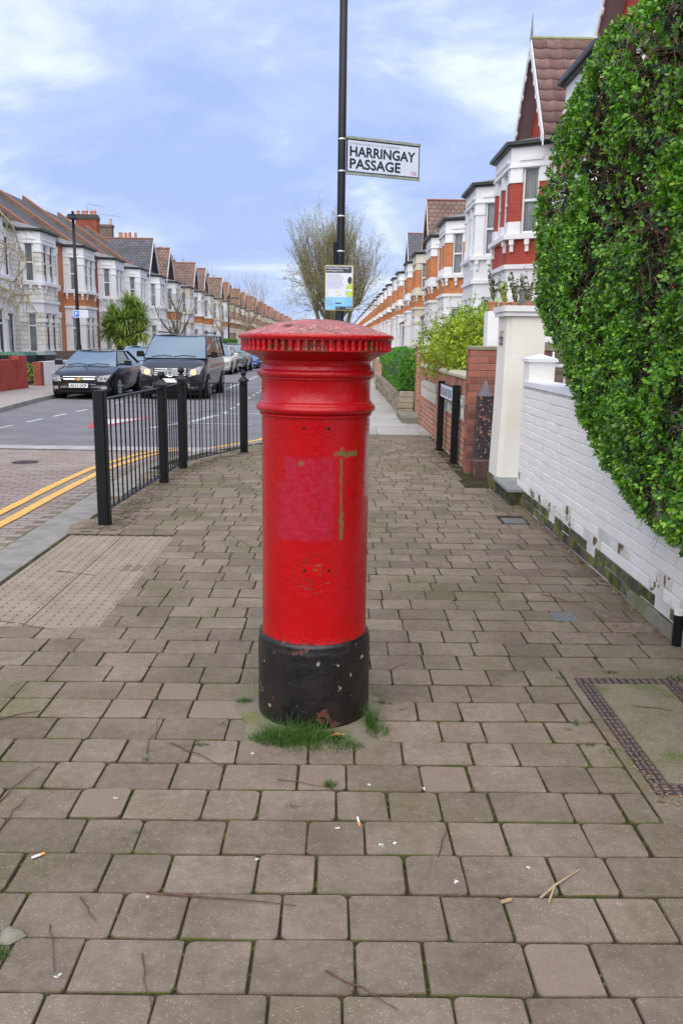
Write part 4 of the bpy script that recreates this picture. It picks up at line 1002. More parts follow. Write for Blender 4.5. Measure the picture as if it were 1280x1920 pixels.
for i in range(6): zz_ = NZ0+.075+i*.017; a.box(NX0+.03, NX0+.03+rnd.uniform(.08, .12), yb-.009, yb-.0082, zz_, zz_+.004)
a.build('text_lines', 'pgrey', nb_)
a = MB()
for x0, x1, zz_ in ((.03, .055, .300), (.03, .055, .250), (.03, .06, .215), (.16, .21, .272), (.18, .245, .222)): a.box(NX0+x0, NX0+x1, yb-.0072, yb-.0064, NZ0+zz_, NZ0+zz_+.014)
a.build('yellow_highlights', 'pyellow', nb_)
def ell(cx, cz, rx, rz, lay, nm, m, a0=0, a1=2*pi):
    pts = [(cx+rx*cos(a0+(a1-a0)*i/20), cz+rz*sin(a0+(a1-a0)*i/20)) for i in range(21)]
    MB().add([(x, yb-.004-lay*.0012, z_) for x, z_ in pts], [tuple(range(21))]).build(nm, m, nb_)
X_ = NX1-.013
MB().add([(X_, yb-.0082, NZ0+.20), (X_, yb-.0082, NZ0+.37), (X_-.02, yb-.0082, NZ0+.40), (X_-.075, yb-.0082, NZ0+.385), (X_-.10, yb-.0082, NZ0+.34), (X_-.105, yb-.0082, NZ0+.24), (X_-.06, yb-.0082, NZ0+.20)], [tuple(range(7))]).build('hivis_figure', 'phiviz', nb_)
nq('hivis_stripe', 'pwhite', X_-.105, X_, NZ0+.285, NZ0+.312, 5)
ell(X_-.042, NZ0+.445, .034, .052, 4, 'figure_hair', 'pbox'); ell(X_-.012, NZ0+.415, .012, .022, 5, 'figure_face', 'pskin')
a = MB(); text_on(a, 'Haringey', oo+Vector((0, -.001, 0)), (1, 0, 0), (0, 0, 1), NX1-.11, NZ0+.027, .085, .022, .0006); a.build('logo_lettering', 'pwhite', nb_)
a = MB(); text_on(a, 'police', oo+Vector((0, -.001, 0)), (1, 0, 0), (0, 0, 1), NX0+.17, NZ0+.03, .06, .02, .0006); a.build('blue_lettering', 'pblue', nb_)
a = MB().tube([(LX-.22, LY+.5, 1.2), (LX-.22, LY+.5, 2.25)], .045, 10); 

# ------------------------------------------------------------------ WHITE GARDEN WALL (right)
ww = thing('white_garden_wall', 'white painted brick garden wall with mossy dark foot beneath the big hedge', 'wall', (1.95, 6, 0))
MB().box(1.8535, 2.07, -4, 8.34, -.05, 1.165).build('wall_core', mat('painted_joint', (.70, .685, .655), .85, (.55, .54, .5), 6, .3, 60), ww)
MB().box(1.835, 2.10, 3.2, 8.34-.1, 1.168, 1.215).build('coping', 'trim', ww)
CH = .0755; cnt = 0; nb_stuff = MB(); R = random.Random(21)
def wobble(y_): return .004*noise.noise(Vector((y_*1.3, 0, 0)))+.003*noise.noise(Vector((y_*5, 3, 0)))
for c in range(15):
    z0 = .005+c*CH; y_ = 4.26-(c % 2)*.11
    while y_ < 8.33:
        L_ = .222; y1 = min(y_+L_, 8.335)
        if y1-y_ < .04: y_ = y1+.01; continue
        mossy = c < 2
        old = c == 2 and R.random() < .7 or c == 3 and R.random() < .2
        bare = (c == 2 and R.random() < .12) or (c == 3 and 5.2 < y_ < 5.9 and R.random() < .5)
        m_ = 'plinth' if mossy or bare else ('wwall_old' if old else 'wwall')
        xf = 1.850-(.006 if c < 1 else 0)+(R.uniform(-.008, .006) if mossy else R.uniform(-.0022, .0022))
        if bare: xf += .006
        vis = y_ < 8.3 and (z0 < 1.0 or y_ > 5.4)
        # hidden behind the hedge: leave those to the joined part
        hid = z0 > .62+(y_-3.9)*.28 and y_ < 7.0
        g_ = .0022
        bb = MB(); zt = z0+CH-g_
        a0, a1 = y_+.0010, y1-.0010; w0 = wobble(a0)+z0; w1 = wobble(a1)+z0
        c_ = .004
        P8 = [(xf+.03, a0, w0+g_), (xf+.03, a1, w1+g_), (xf+.03, a1, w1+CH-g_), (xf+.03, a0, w0+CH-g_),
              (xf+c_, a0, w0+g_), (xf+c_, a1, w1+g_), (xf+c_, a1, w1+CH-g_), (xf+c_, a0, w0+CH-g_),
              (xf, a0+.0015, w0+g_+c_), (xf, a1-.0015, w1+g_+c_), (xf, a1-.0015, w1+CH-g_-c_*1.6), (xf, a0+.0015, w0+CH-g_-c_*1.6)]
        F_ = [(8, 9, 10, 11)]+[(i, (i+1) % 4, 4+(i+1) % 4, 4+i) for i in range(4)]+[(4+i, 4+(i+1) % 4, 8+(i+1) % 4, 8+i) for i in range(4)]
        if hid: nb_stuff.add(P8, F_)
        else: bb.add(P8, F_).build('brick', m_, ww); cnt += 1
        y_ = y1+.0005
nb_stuff.build('bricks_behind_hedge', 'wwall', ww, kind='stuff')
MB().box(1.820, 1.850, 4.26, 4.95, -.02, .075).build('cement_fillet', 'concrete', ww)
# end pier of the wall with pyramid cap
pier = thing('white_wall_pier', 'low white pier with a shallow pyramid cap ending the white garden wall', 'pier', (1.98, 8.2, 0))
MB().box(1.853, 2.10, 8.10, 8.345, 1.166, 1.40).build('shaft', 'wwall', pier)
MB().prism([(1.835, 8.08), (2.125, 8.08), (2.125, 8.365), (1.835, 8.365)], 1.40, 1.432).prism([(1.835, 8.08), (2.125, 8.08), (2.125, 8.365), (1.835, 8.365)], 1.432, 1.475, [(1.97, 8.21), (1.99, 8.21), (1.99, 8.23), (1.97, 8.23)]).build('cap', 'trim', pier)
# white iron gate stub between the piers
gt = thing('garden_gate', 'white metal garden gate partly hidden by the hedge behind the low pier', 'gate', (2.2, 8.2, 0))
for x in (2.13, 2.25, 2.37, 2.49, 2.61, 2.73, 2.85): MB().tube([(x, 8.3, .1), (x, 8.3, 1.50)], .011, 6).build('bar', 'trim', gt)
for zz_ in (.2, 1.0, 1.35): MB().box(2.11, 2.9, 8.29, 8.32, zz_, zz_+.03).build('rail', 'trim', gt)
# gate pillar numbered 66
gp = thing('gate_pillar', 'tall cream rendered gate pillar numbered 66 with moulded cap and slate step', 'gate pillar', (1.95, 9.1, 0))
GX0, GX1, GY0, GY1 = 1.765, 2.16, 8.80, 9.30
shaft = [(GX0+.05, GY0), (GX1, GY0), (GX1, GY1), (GX0, GY1), (GX0, GY0+.05)]
base_ = [(GX0+.01, GY0-.02), (GX1, GY0-.02), (GX1, GY1), (GX0-.03, GY1), (GX0-.03, GY0+.05)]
MB().prism(base_, .16, 1.02, [(GX0+.04, GY0-.005), (GX1, GY0-.005), (GX1, GY1), (GX0-.008, GY1), (GX0-.008, GY0+.05)]).prism([(GX0+.04, GY0-.005), (GX1, GY0-.005), (GX1, GY1), (GX0-.008, GY1), (GX0-.008, GY0+.05)], 1.02, 1.85, shaft).build('shaft', 'cream', gp)
MB().prism([(GX0-.02, GY0-.035), (GX1+.03, GY0-.035), (GX1+.03, GY1+.03), (GX0-.04, GY1+.03), (GX0-.04, GY0+.03)], 1.852, 1.895).prism([(GX0-.035, GY0-.055), (GX1+.045, GY0-.055), (GX1+.045, GY1+.045), (GX0-.055, GY1+.045), (GX0-.055, GY0+.02)], 1.897, 1.955).build('cap', 'cream_white', gp)
nu = MB(); text_on(nu, '66', (GX0-.0115, 9.16, 1.55), (0, -1, .0), (-.0, 0, 1), 0, 0, .19, .17); nu.build('number', 'ink', gp)
MB().prism([(GX0-.045, GY0-.0), (GX1, GY0-.0), (GX1, GY1+.01), (GX0-.045, GY1+.01)], -.05, .158).build('plinth', 'plinth', gp)
stp = thing('door_step', 'dark mossy masonry step with a thin grey slate slab in front of the gate pillar', 'step', (1.85, 8.5, 0))
MB().box(1.74, 2.2, 8.08, 8.79, -.05, .135).build('riser', 'plinth', stp)
MB().cbox(1.70, 2.2, 8.05, 8.83, .138, .172, .008).build('slab', 'slab', stp)
# short drain pipe at the corner of the wall
pp = thing('drain_pipe', 'short black drain pipe with a white collar at the near foot of the white wall', 'pipe', (1.84, 4.2, 0))
MB().tube([(1.825, 4.19, -.02), (1.825, 4.19, .17)], .024, 12).build('pipe', 'blackmatt', pp, True); MB().tube([(1.825, 4.19, .171), (1.825, 4.19, .198)], .026, 12).build('collar', 'paper', pp, True)

# ------------------------------------------------------------------ OBELISK BOLLARD
ob = thing('obelisk_bollard', 'old tapered stone bollard with flaking black paint beside the cream gate pillar', 'bollard', (1.775, 10.0, 0))
def octa(cx, cy, w, c): return [(cx+w, cy-w+c), (cx+w, cy+w-c), (cx+w-c, cy+w), (cx-w+c, cy+w), (cx-w, cy+w-c), (cx-w, cy-w+c), (cx-w+c, cy-w), (cx+w-c, cy-w)]
cx, cy = 1.775, 9.98
MB().prism(octa(cx, cy, .118, .03), -.05, .19).build('base', 'obelisk_base', ob)
MB().prism(octa(cx, cy, .118, .03), .19, .215, octa(cx, cy, .105, .025)).build('base_chamfer', 'obelisk_base', ob)
MB().prism(octa(cx, cy, .108, .025), .216, .96, octa(cx, cy, .088, .022)).build('shaft', 'obelisk', ob)
MB().prism(octa(cx, cy, .095, .022), .962, 1.15, octa(cx, cy, .004, .001)).build('point', mat('grey_paint_point', (.10, .09, .10), .5, (.14, .12, .14), 8), ob)

# ------------------------------------------------------------------ STREET SIGN ON TWO POSTS
ss = thing('street_name_sign', 'low white street name sign on two black posts before the brick wall', 'street sign', (1.57, 11.7, 0))
for (x, y_) in ((1.585, 11.06), (1.56, 12.42)):
    MB().box(x-.045, x+.045, y_-.045, y_+.045, -.05, 1.015).box(x-.047, x+.047, y_-.047, y_+.047, 1.016, 1.03).build('post', 'blackmatt', ss)
MB().box(1.545, 1.560, 11.12, 12.37, .80, 1.005).build('backing_board', 'blackmatt', ss)
MB().box(1.541, 1.5445, 11.13, 12.365, .815, .992).build('sign_face', 'signlow', ss)
a = MB(); text_on(a, 'FALKLAND ROAD', (1.5405, 12.33, .845), (0, -1, 0), (0, 0, 1), 0, 0, 1.15, .11, .003); a.build('lettering', 'ink', ss)

# ------------------------------------------------------------------ BRICK WALLS
def brick_obj(x0, x1, y0, y1, z0, z1, par, m='brick', face='x', c=.004):
    """a brick with its chamfered face to -X ('x') or -Y ('y')"""
    if face == 'x': P = lambda d_, a, b: (x0+d_, a, b); a0, a1 = y0, y1; back = x1-x0
    else: P = lambda d_, a, b: (a, y0+d_, b); a0, a1 = x0, x1; back = y1-y0
    v = [P(back, a0, z0), P(back, a1, z0), P(back, a1, z1), P(back, a0, z1), P(c, a0, z0), P(c, a1, z0), P(c, a1, z1), P(c, a0, z1), P(0, a0+c, z0+c), P(0, a1-c, z0+c), P(0, a1-c, z1-c), P(0, a0+c, z1-c)]
    f = [(8, 9, 10, 11)]+[(i, (i+1) % 4, 4+(i+1) % 4, 4+i) for i in range(4)]+[(4+i, 4+(i+1) % 4, 8+(i+1) % 4, 8+i) for i in range(4)]
    return MB().add(v, f).build('brick', m, par)
bw = thing('brick_garden_wall', 'red brick garden wall with pierced screen panels and pale stone coping behind the low sign', 'wall', (1.7, 13.5, 0))
MB().box(1.657, 1.85, 10.5, 16.55, -.05, 1.13).build('wall_core', 'mortar', bw)
panels = [(10.75, 13.35), (13.75, 16.2)]
R = random.Random(31); nst = MB(); nobj = 0
for c in range(11):
    z0 = .01+c*.081
    y_ = 10.52-(c % 2)*.11
    while y_ < 16.54:
        y1 = min(y_+.218, 16.55); a = max(y_, 10.5)
        inp = any(p0-.02 < (a+y1)/2 < p1+.02 for p0, p1 in panels) and .60 < z0+.04 < .92
        if not inp and y1-a > .03:
            brick_obj(1.654+R.uniform(-.002, .002), 1.68, a+.006, y1-.005, z0+.006, z0+.076, bw)
            nobj += 1
        y_ += .226
# soldier course on top
y_ = 10.5; sc = MB()
while y_ < 16.5:
    sc.add(*(lambda P: (P, [(0, 1, 2, 3), (0, 4, 5, 1), (1, 5, 6, 2), (2, 6, 7, 3), (3, 7, 4, 0)]))([(1.652, y_+.004, .915), (1.652, y_+.072, .915), (1.652, y_+.072, 1.12), (1.652, y_+.004, 1.12), (1.68, y_+.004, .915), (1.68, y_+.072, .915), (1.68, y_+.072, 1.12), (1.68, y_+.004, 1.12)])); y_ += .0762
sc.build('soldier_bricks', 'brick', bw, kind='stuff')
for p0, p1 in panels:
    MB().box(1.650, 1.70, p0, p1, .60, .905).build('panel_recess', 'dark', bw)
    n_ = int((p1-p0)/.3); w = (p1-p0)/n_
    for i in range(n_):
        a = p0+i*w; s_ = MB(); x0, x1 = 1.640, 1.662
        s_.box(x0, x1, a, a+w, .60, .622).box(x0, x1, a, a+w, .883, .905).box(x0, x1, a, a+.018, .622, .883).box(x0, x1, a+w-.018, a+w, .622, .883)
        for (aa, za, ab, zb) in ((.018, .622, w-.018, .883), (.018, .883, w-.018, .622), (w/2, .622, w/2, .883)):
            s_.tube([(x0+.008, a+aa, za), (x0+.008, a+ab, zb)], .011, 5)
        s_.build('screen_block', 'screen', bw)
for a, b in ((10.5, 13.35), (13.75, 16.25)):
    MB().prism([(1.625, a), (1.87, a), (1.87, b), (1.625, b)], 1.132, 1.165).prism([(1.625, a), (1.87, a), (1.87, b), (1.625, b)], 1.165, 1.20, [(1.66, a), (1.83, a), (1.83, b), (1.66, b)]).build('coping_stone', 'coping', bw)
def brick_pier(x0, x1, y0, y1, h, par, m='brick', mortar='mortar', cap=True, capm='coping', objs=True):
    MB().box(x0+.006, x1-.006, y0+.006, y1-.006, -.05, h).build('pier_core', mortar, par)
    n_ = int(h/.081); hh = h/n_
    for c in range(n_):
        z0 = c*hh
        for face in ('x', 'y'):
            a0, a1 = (y0, y1) if face == 'x' else (x0, x1)
            L_ = a1-a0; k = max(1, round(L_/.225)); off = (.11 if (c % 2) else 0); cuts = [a0]
            t = a0+(off or .225)
            while t < a1-.05: cuts.append(t); t += .225
            cuts.append(a1)
            for i in range(len(cuts)-1):
                if face == 'x': brick_obj(x0+rnd.uniform(-.003, .002), x0+.03, cuts[i]+.004, cuts[i+1]-.004, z0+.004, z0+hh-.004, par, m, 'x')
                else: brick_obj(cuts[i]+.004, cuts[i+1]-.004, y0+rnd.uniform(-.003, .002), y0+.03, z0+.004, z0+hh-.004, par, m, 'y')
    if cap:
        o = .04
        MB().prism([(x0-o, y0-o), (x1+o, y0-o), (x1+o, y1+o), (x0-o, y1+o)], h, h+.04).prism([(x0-o, y0-o), (x1+o, y0-o), (x1+o, y1+o), (x0-o, y1+o)], h+.04, h+.095, [((x0+x1)/2-.02, (y0+y1)/2-.02), ((x0+x1)/2+.02, (y0+y1)/2-.02), ((x0+x1)/2+.02, (y0+y1)/2+.02), ((x0+x1)/2-.02, (y0+y1)/2+.02)]).build('cap_stone', capm, par)
pA = thing('brick_pier', 'square brick pier with pyramid cap midway along the brick garden wall', 'pier', (1.8, 13.5, 0), 'brick piers of the garden wall'); brick_pier(1.635, 1.97, 13.38, 13.72, 1.40, pA)
pB = thing('brick_pier', 'far brick pier with pyramid cap ending the brick garden wall at the gate', 'pier', (1.8, 16.4, 0), 'brick piers of the garden wall'); brick_pier(1.635, 1.97, 16.27, 16.6, 1.40, pB)
pC = thing('brick_pier', 'taller brick pier with stone cap across the gate opening beside the clipped hedge', 'pier', (1.8, 17.9, 0), 'brick piers of the garden wall'); brick_pier(1.70, 2.05, 17.75, 18.1, 1.50, pC)
pw = thing('passage_wall', 'dark old brick wall end with mossy stepped top behind the obelisk bollard', 'wall', (1.9, 10.3, 0))
brick_pier(1.61, 2.56, 10.20, 10.44, 1.50, pw, 'brick_dk', 'mortar_dk', False)
MB().box(2.56, 7.5, 10.215, 10.44, -.05, 1.50).build('side_brickwork', 'stock_b', pw)
MB().cbox(1.60, 2.0, 10.19, 10.46, 1.50, 1.545, .012).box(2.0, 2.56, 10.19, 10.46, 1.50, 1.60).box(2.56, 7.5, 10.2, 10.46, 1.502, 1.585).build('capping', mat('mossy_capping', (.28, .26, .17), .95, (.20, .2, .12), 8, .6, 60), pw)
# step and rubble wall by the far gate
s2 = thing('stone_step', 'low mossy stone step at the gateway beyond the brick garden wall', 'step', (1.6, 17.5, 0)); MB().cbox(1.34, 1.72, 15.9+.72, 18.4, -.02, .12, .01).build('slab', 'concrete', s2)
rw = thing('rubble_wall', 'low crumbling stone retaining wall under the clipped green hedge', 'wall', (1.85, 21, 0))
R = random.Random(8)
for c in range(4):
    y_ = 18.95
    while y_ < 30:
        L_ = R.uniform(.3, .55); MB().cbox(1.42+R.uniform(-.02, .03), 1.75, y_, y_+L_-.02, .0+c*.13, .12+c*.13, .015).build('stone', mat('rubble_stone', (.36, .31, .22), .9, (.25, .21, .14), 4, .6, 40, .2, island=.2) if 'rubble' not in M else M['rubble'], rw)
        if 'rubble' not in M: M['rubble'] = bpy.data.materials['rubble_stone']
        y_ += L_
# far boundary walls on the right
fb = thing('buff_garden_wall', 'buff brick garden wall beyond the clipped hedge', 'wall', (1.75, 36, 0)); MB().box(1.72, 1.95, 33, 40.5, -.05, .95).build('brickwork', 'buff_b', fb)
fb = thing('white_garden_wall', 'far white garden wall seen beside the right rim of the pillar box', 'wall', (1.75, 46, 0)); MB().box(1.66, 1.95, 41, 58, -.05, 1.1).build('render', 'cream_white', fb)
fb = thing('distant_garden_wall', 'distant low brick garden wall continuing down the right pavement', 'wall', (1.75, 80, 0)); MB().box(1.7, 1.95, 60, 230, -.05, .95).build('brickwork', 'orange_b', fb)

# ------------------------------------------------------------------ FOLIAGE
LEAF = [(0, -.5, 0), (-.26, -.12, .05), (-.24, .18, .06), (0, .5, -.03), (.24, .18, .06), (.26, -.12, .05), (0, 0, -.02)]
LF = [(0, 6, 1), (1, 6, 2), (2, 6, 3), (3, 6, 4), (4, 6, 5), (5, 6, 0)]
LEAF4 = [(0, -.5, 0), (-.27, .02, .05), (0, .5, 0), (.27, .02, .05)]; LF4 = [(0, 2, 1), (0, 3, 2)]
def leaf(mb, c, d, n, size, simple=False, wid=1):
    d = d.normalized(); x = d.cross(n)
    if x.length < 1e-4: x = d.cross(Vector((.3, .5, .8)))
    x.normalize(); nn = x.cross(d)
    T = LEAF4 if simple else LEAF; o = len(mb.v)
    mb.v += [c+(x*(p[0]*wid)+d*p[1]+nn*p[2])*size for p in T]
    mb.f += [tuple(o+i for i in f) for f in (LF4 if simple else LF)]
def rdir(R_):
    z = R_.uniform(-1, 1); a = R_.uniform(0, 2*pi); r = sqrt(1-z*z); return Vector((r*cos(a), r*sin(a), z))
def bush(name, samples, m, par, n, size, R_, per=5, simple=True, wid=1, spread=.03, upb=.5):
    mb = MB()
    for _ in range(n):
        c, nrm = samples(R_); ax = (nrm*.8+Vector((0, 0, upb))+rdir(R_)*.7).normalized()
        for k in range(per):
            dd = (ax*.45+rdir(R_)).normalized()
            leaf(mb, c+dd*spread*R_.uniform(.3, 1)+ax*R_.uniform(-.5, .5)*spread*1.5, dd, (nrm+rdir(R_)*.8), size*R_.uniform(.6, 1.2), simple, wid)
    return mb.build(name, m, par, kind='stuff', smooth='all')

# -- the big privet hedge over the white wall
hd = thing('privet_hedge', 'huge glossy green privet hedge bulging over the white garden wall', 'hedge', (2.3, 5.5, 0))
HP = [(2.4, .10), (3.55, .36), (4.15, .50), (4.95, .58), (5.55, .76), (6.05, .97), (6.65, 1.20), (7.2, 1.43), (7.5, 1.62), (7.72, 1.95), (7.80, 2.30), (7.68, 2.68), (7.42, 2.98), (7.08, 3.30), (6.45, 3.50), (5.9, 3.56), (5.2, 3.52), (4.2, 3.6), (2.4, 3.7)]
HP = [(y_*(.935 if z_ < 2.6 else .955), 1.55+(z_-1.55)*(1.04 if z_ > 2.6 else 1.0)-(.10 if (z_ < 1.2 and y_ < 6.3) else 0)) for y_, z_ in HP]
def inpoly(y_, z_, P_=HP):
    ins = False; j = len(P_)-1
    for i in range(len(P_)):
        (a, b), (c, d_) = P_[i], P_[j]
        if (b > z_) != (d_ > z_) and y_ < (c-a)*(z_-b)/(d_-b)+a: ins = not ins
        j = i
    return ins
def edist(y_, z_, P_=HP):
    m_ = 9; 
    for i in range(len(P_)-1):
        a = Vector(P_[i]); b = Vector(P_[i+1]); p = Vector((y_, z_)); t = max(0, min(1, (p-a).dot(b-a)/(b-a).length_squared)); m_ = min(m_, (p-(a+(b-a)*t)).length)
    return m_
def hx_(y_, z_):
    dd = min(1, edist(y_, z_)/.42); return 1.60+.34*(1-dd)**2+.05*noise.noise(Vector((y_*1.7, z_*1.7, 4)))+.03*noise.noise(Vector((y_*5, z_*5, 9)))
def hsample(R_):
    while True:
        y_ = 2.6+5.3*R_.random()**.85; z_ = R_.uniform(.1, 3.7)
        if not inpoly(y_, z_): continue
        if R_.random() < .17:      # the rounded rim behind the face
            e = edist(y_, z_)
            if e > .07: continue
            return Vector((R_.uniform(1.9, 2.7), y_, z_)), Vector((-.2, .6 if y_ > 6 else 0, .8 if z_ > 2 else -.6)).normalized()
        x = hx_(y_, z_); dens = noise.noise(Vector((y_*2.6, z_*2.6, 1.5)))
        if dens < -.11 and R_.random() < .80: continue
        return Vector((x, y_, z_)), Vector((-1, 0, .15))
R = random.Random(77)
def hleaves(n, m, dep0, dep1, size, per, name, simple=False, kind='stuff'):
    mb = MB()
    for _ in range(n):
        c, nrm = hsample(R); c = c-nrm*R.uniform(dep0, dep1)
        ax = (nrm+Vector((0, 0, .55))+rdir(R)*.75).normalized(); t0 = ax.cross(rdir(R)).normalized(); ph = R.uniform(0, 6)
        for k in range(per):
            a = ph+k*pi/2*(1 if k % 2 else 1)+(k//2)*.8; s_ = (t0*cos(a)+ax.cross(t0)*sin(a)); h_ = (k//2)*.013
            dd = (s_+ax*(.35+.35*(k//2))).normalized(); sz = size*R.uniform(.7, 1.15)*(1-.13*(k//2))
            leaf(mb, c+ax*h_+dd*sz*.5, dd, (ax+rdir(R)*.25), sz, simple)
    return mb.build(name, m, hd, kind=kind, smooth='all')
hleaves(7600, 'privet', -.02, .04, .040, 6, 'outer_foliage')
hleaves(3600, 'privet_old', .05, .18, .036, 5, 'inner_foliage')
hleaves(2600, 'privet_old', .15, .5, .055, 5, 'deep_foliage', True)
lm = []
for k in range(4):
    mb = MB(); leaf(mb, Vector((0, 0, 0)), Vector((0, 1, 0)), Vector((0, 0, 1)), .040-.003*k, False, 1+.1*k); me = bpy.data.meshes.new('leaf'); me.from_pydata([tuple(v) for v in mb.v], [], mb.f); me.materials.append(M['privet']); me.polygons.foreach_set('use_smooth', [True]*len(me.polygons)); lm.append(me)
k = 0
while k < 290:
    c, nrm = hsample(R)
    if c.y > 5.4 or c.x > 1.9: continue
    k += 1; dd = (Vector((-.4, -.2, .6))+rdir(R)).normalized(); n_ = (nrm+Vector((0, 0, .5))+rdir(R)*.5); x = dd.cross(n_).normalized(); nn = x.cross(dd)
    o = bpy.data.objects.new('leaf', lm[k % 4]); COL.objects.link(o); o.parent = hd
    mt = Matrix((x, dd, nn)).transposed().to_4x4(); mt.translation = c+nrm*.035-Vector(hd.location); o.matrix_local = mt
sm = MB()
for _ in range(5200):
    c, nrm = hsample(R); c = c-nrm*R.uniform(.03, .17); dd = (Vector((.05, 0, .25))+rdir(R)).normalized(); L_ = R.uniform(.05, .20); dd.x = abs(dd.x) if dd.x < -.35 else dd.x; dd = dd if c.x < 1.85 or edist(c.y, c.z) > .1 else dd*.3
    p1 = c+dd*L_*.5+rdir(R)*.012; sm.tube([c, p1, c+dd*L_+rdir(R)*.02], [.0028, .0022, .0012], 3, False)
for _ in range(160):
    c, nrm = hsample(R); c = c-nrm*.10; b = Vector((2.2, c.y+R.uniform(-.3, .3), max(1.0, c.z-R.uniform(.2, .9)))); m1 = (c+b)/2+rdir(R)*.08; sm.tube([b, m1, c], [.014, .009, .004], 5, False)
sm.build('stems', 'stem_h', hd, kind='stuff', smooth='all')
tk = MB()
for yy in (3.2, 4.3, 5.4, 6.5): tk.tube([(2.3, yy, 0), (2.35, yy+.1, 1), (2.3, yy, 2.6)], [.06, .045, .02], 7)
tk.build('trunks', 'bark', hd, smooth='all')
# dense core of branches and dead leaves so that the hedge is not see-through
cb = MB()
R = random.Random(5)
for _ in range(12000):
    while True:
        y_ = R.uniform(2.5, 7.7); z_ = R.uniform(.3, 3.6)
        if inpoly(y_, z_) and edist(y_, z_) > .13: break
    leaf(cb, Vector((R.uniform(hx_(y_, z_)+.16, 2.3), y_, z_)), rdir(R), rdir(R), .10, True)
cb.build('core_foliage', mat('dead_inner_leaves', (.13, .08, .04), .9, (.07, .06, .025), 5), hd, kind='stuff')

# -- golden shrub behind the brick wall
gs = thing('golden_shrub', 'yellow green golden privet shrub spilling above the brick garden wall', 'shrub', (2.4, 13.5, 0))
def lobes(L):
    def f(R_):
        tot = sum(l[3]**2 for l in L); t = R_.uniform(0, tot)
        for l in L:
            t -= l[3]**2
            if t <= 0: break
        dd = rdir(R_); r = l[3]*(R_.random()**.25 if R_.random() < .9 else 1.18)*(1+.22*noise.noise(dd*2.2+Vector(l[:3]))); c = Vector(l[:3])+Vector((dd.x*r, dd.y*r, dd.z*r*l[4])); return c, dd
    return f
SL = [(2.02, 13.2, 1.6, .5, .9), (2.3, 13.3, 1.72, .55, .85), (1.85, 14.2, 1.55, .5, .9), (2.4, 12.5, 1.6, .55, .95), (1.95, 12.6, 1.55, .45, 1), (1.8, 13.6, 1.35, .45, 1), (2.05, 12.3, 1.25, .4, .9), (2.5, 13.0, 1.2, .6, 1), (2.0, 15.4, 1.2, .4, 1), (2.3, 11.8, 1.35, .42, 1)]
bush('foliage', lobes(SL), 'gold_leaf', gs, 5200, .055, random.Random(1), 5, True, 1, .05)
sp_ = MB(); R = random.Random(2)
for _ in range(46):
    l = R.choice(SL); a = R.uniform(0, 6.28); c = Vector((l[0]+cos(a)*l[3]*.6, l[1]+sin(a)*l[3]*.6, l[2]+l[3]*.7)); h_ = R.uniform(.12, .42)
    for k in range(int(h_/.022)): dd = rdir(R); leaf(sp_, c+Vector((sin(k)*.01, 0, k*.022)), (dd+Vector((0, 0, .6))), rdir(R), .04, True)
sp_.build('new_shoots', 'gold_leaf', gs, kind='stuff')
sm = MB()
for l in SL: sm.tube([(l[0]*.5+1.15, l[1], 0), (l[0], l[1], l[2])], [.03, .012], 6)
sm.build('stems', 'bark', gs, smooth='all')
# -- duller shrub to its right and potted plants over the pillar
ds_ = thing('garden_shrub', 'dull green shrub behind the golden one and left of the cream pillar', 'shrub', (2.9, 12, 0))
bush('foliage', lobes([(2.75, 12.2, 1.7, .42, 1.1), (3.0, 12.8, 1.75, .45, 1), (2.85, 11.5, 1.55, .35, 1.2), (3.2, 12, 1.3, .6, 1)]), 'dull_leaf', ds_, 1300, .04, random.Random(3), 5, True, 1, .06)
MB().tube([(2.9, 12.2, 0), (2.85, 12.2, 1.7)], [.03, .015], 6).build('stem', 'bark', ds_)
shelf = thing('window_shelf', 'low white garden wall behind the gate pillar holding potted plants', 'wall', (2.4, 11.1, 0)); MB().box(1.95, 3.4, 11.02, 11.3, -.05, 1.985).build('render', 'cream_white', shelf)
for i, (x, h_, w, lab) in enumerate([(2.03, .46, .16, 'leggy potted plant leftmost above the cream gate pillar'), (2.18, .30, .15, 'bushy yellowish potted plant second from the left above the gate pillar'), (2.31, .42, .13, 'tall narrow potted plant in the middle above the gate pillar'), (2.50, .52, .20, 'large dark potted plant in a clay pot above the gate pillar'), (2.68, .50, .16, 'upright potted plant beside the hedge above the gate pillar'), (2.85, .45, .16, 'rightmost potted plant half hidden by the privet hedge')]):
    t = thing('potted_plant', lab, 'potted plant', (x, 11.15, 1.985), 'potted plants above the gate pillar')
    MB().lathe([(.045, 1.985), (.062, 2.085), (.068, 2.087), (.068, 2.105), (.058, 2.105)], 14, (x, 11.15)).build('pot', 'potclay', t, True)
    mb = MB(); stm = MB(); R = random.Random(40+i)
    for k in range(7):
        top = Vector((x+R.uniform(-1, 1)*w*.7, 11.15+R.uniform(-.08, .08), 2.1+h_*R.uniform(.6, 1))); b = Vector((x, 11.15, 2.09)); stm.tube([b, (b+top)/2+rdir(R)*.02, top], [.005, .004, .002], 4)
        for q in range(20):
            t_ = R.uniform(.15, 1); c = b+(top-b)*t_+rdir(R)*.02; leaf(mb, c, rdir(R), rdir(R), .045, True)
    mb.build('leaves', 'dull_leaf' if i != 1 else 'gold_leaf', t, kind='stuff'); stm.build('stems', 'stem_h', t)
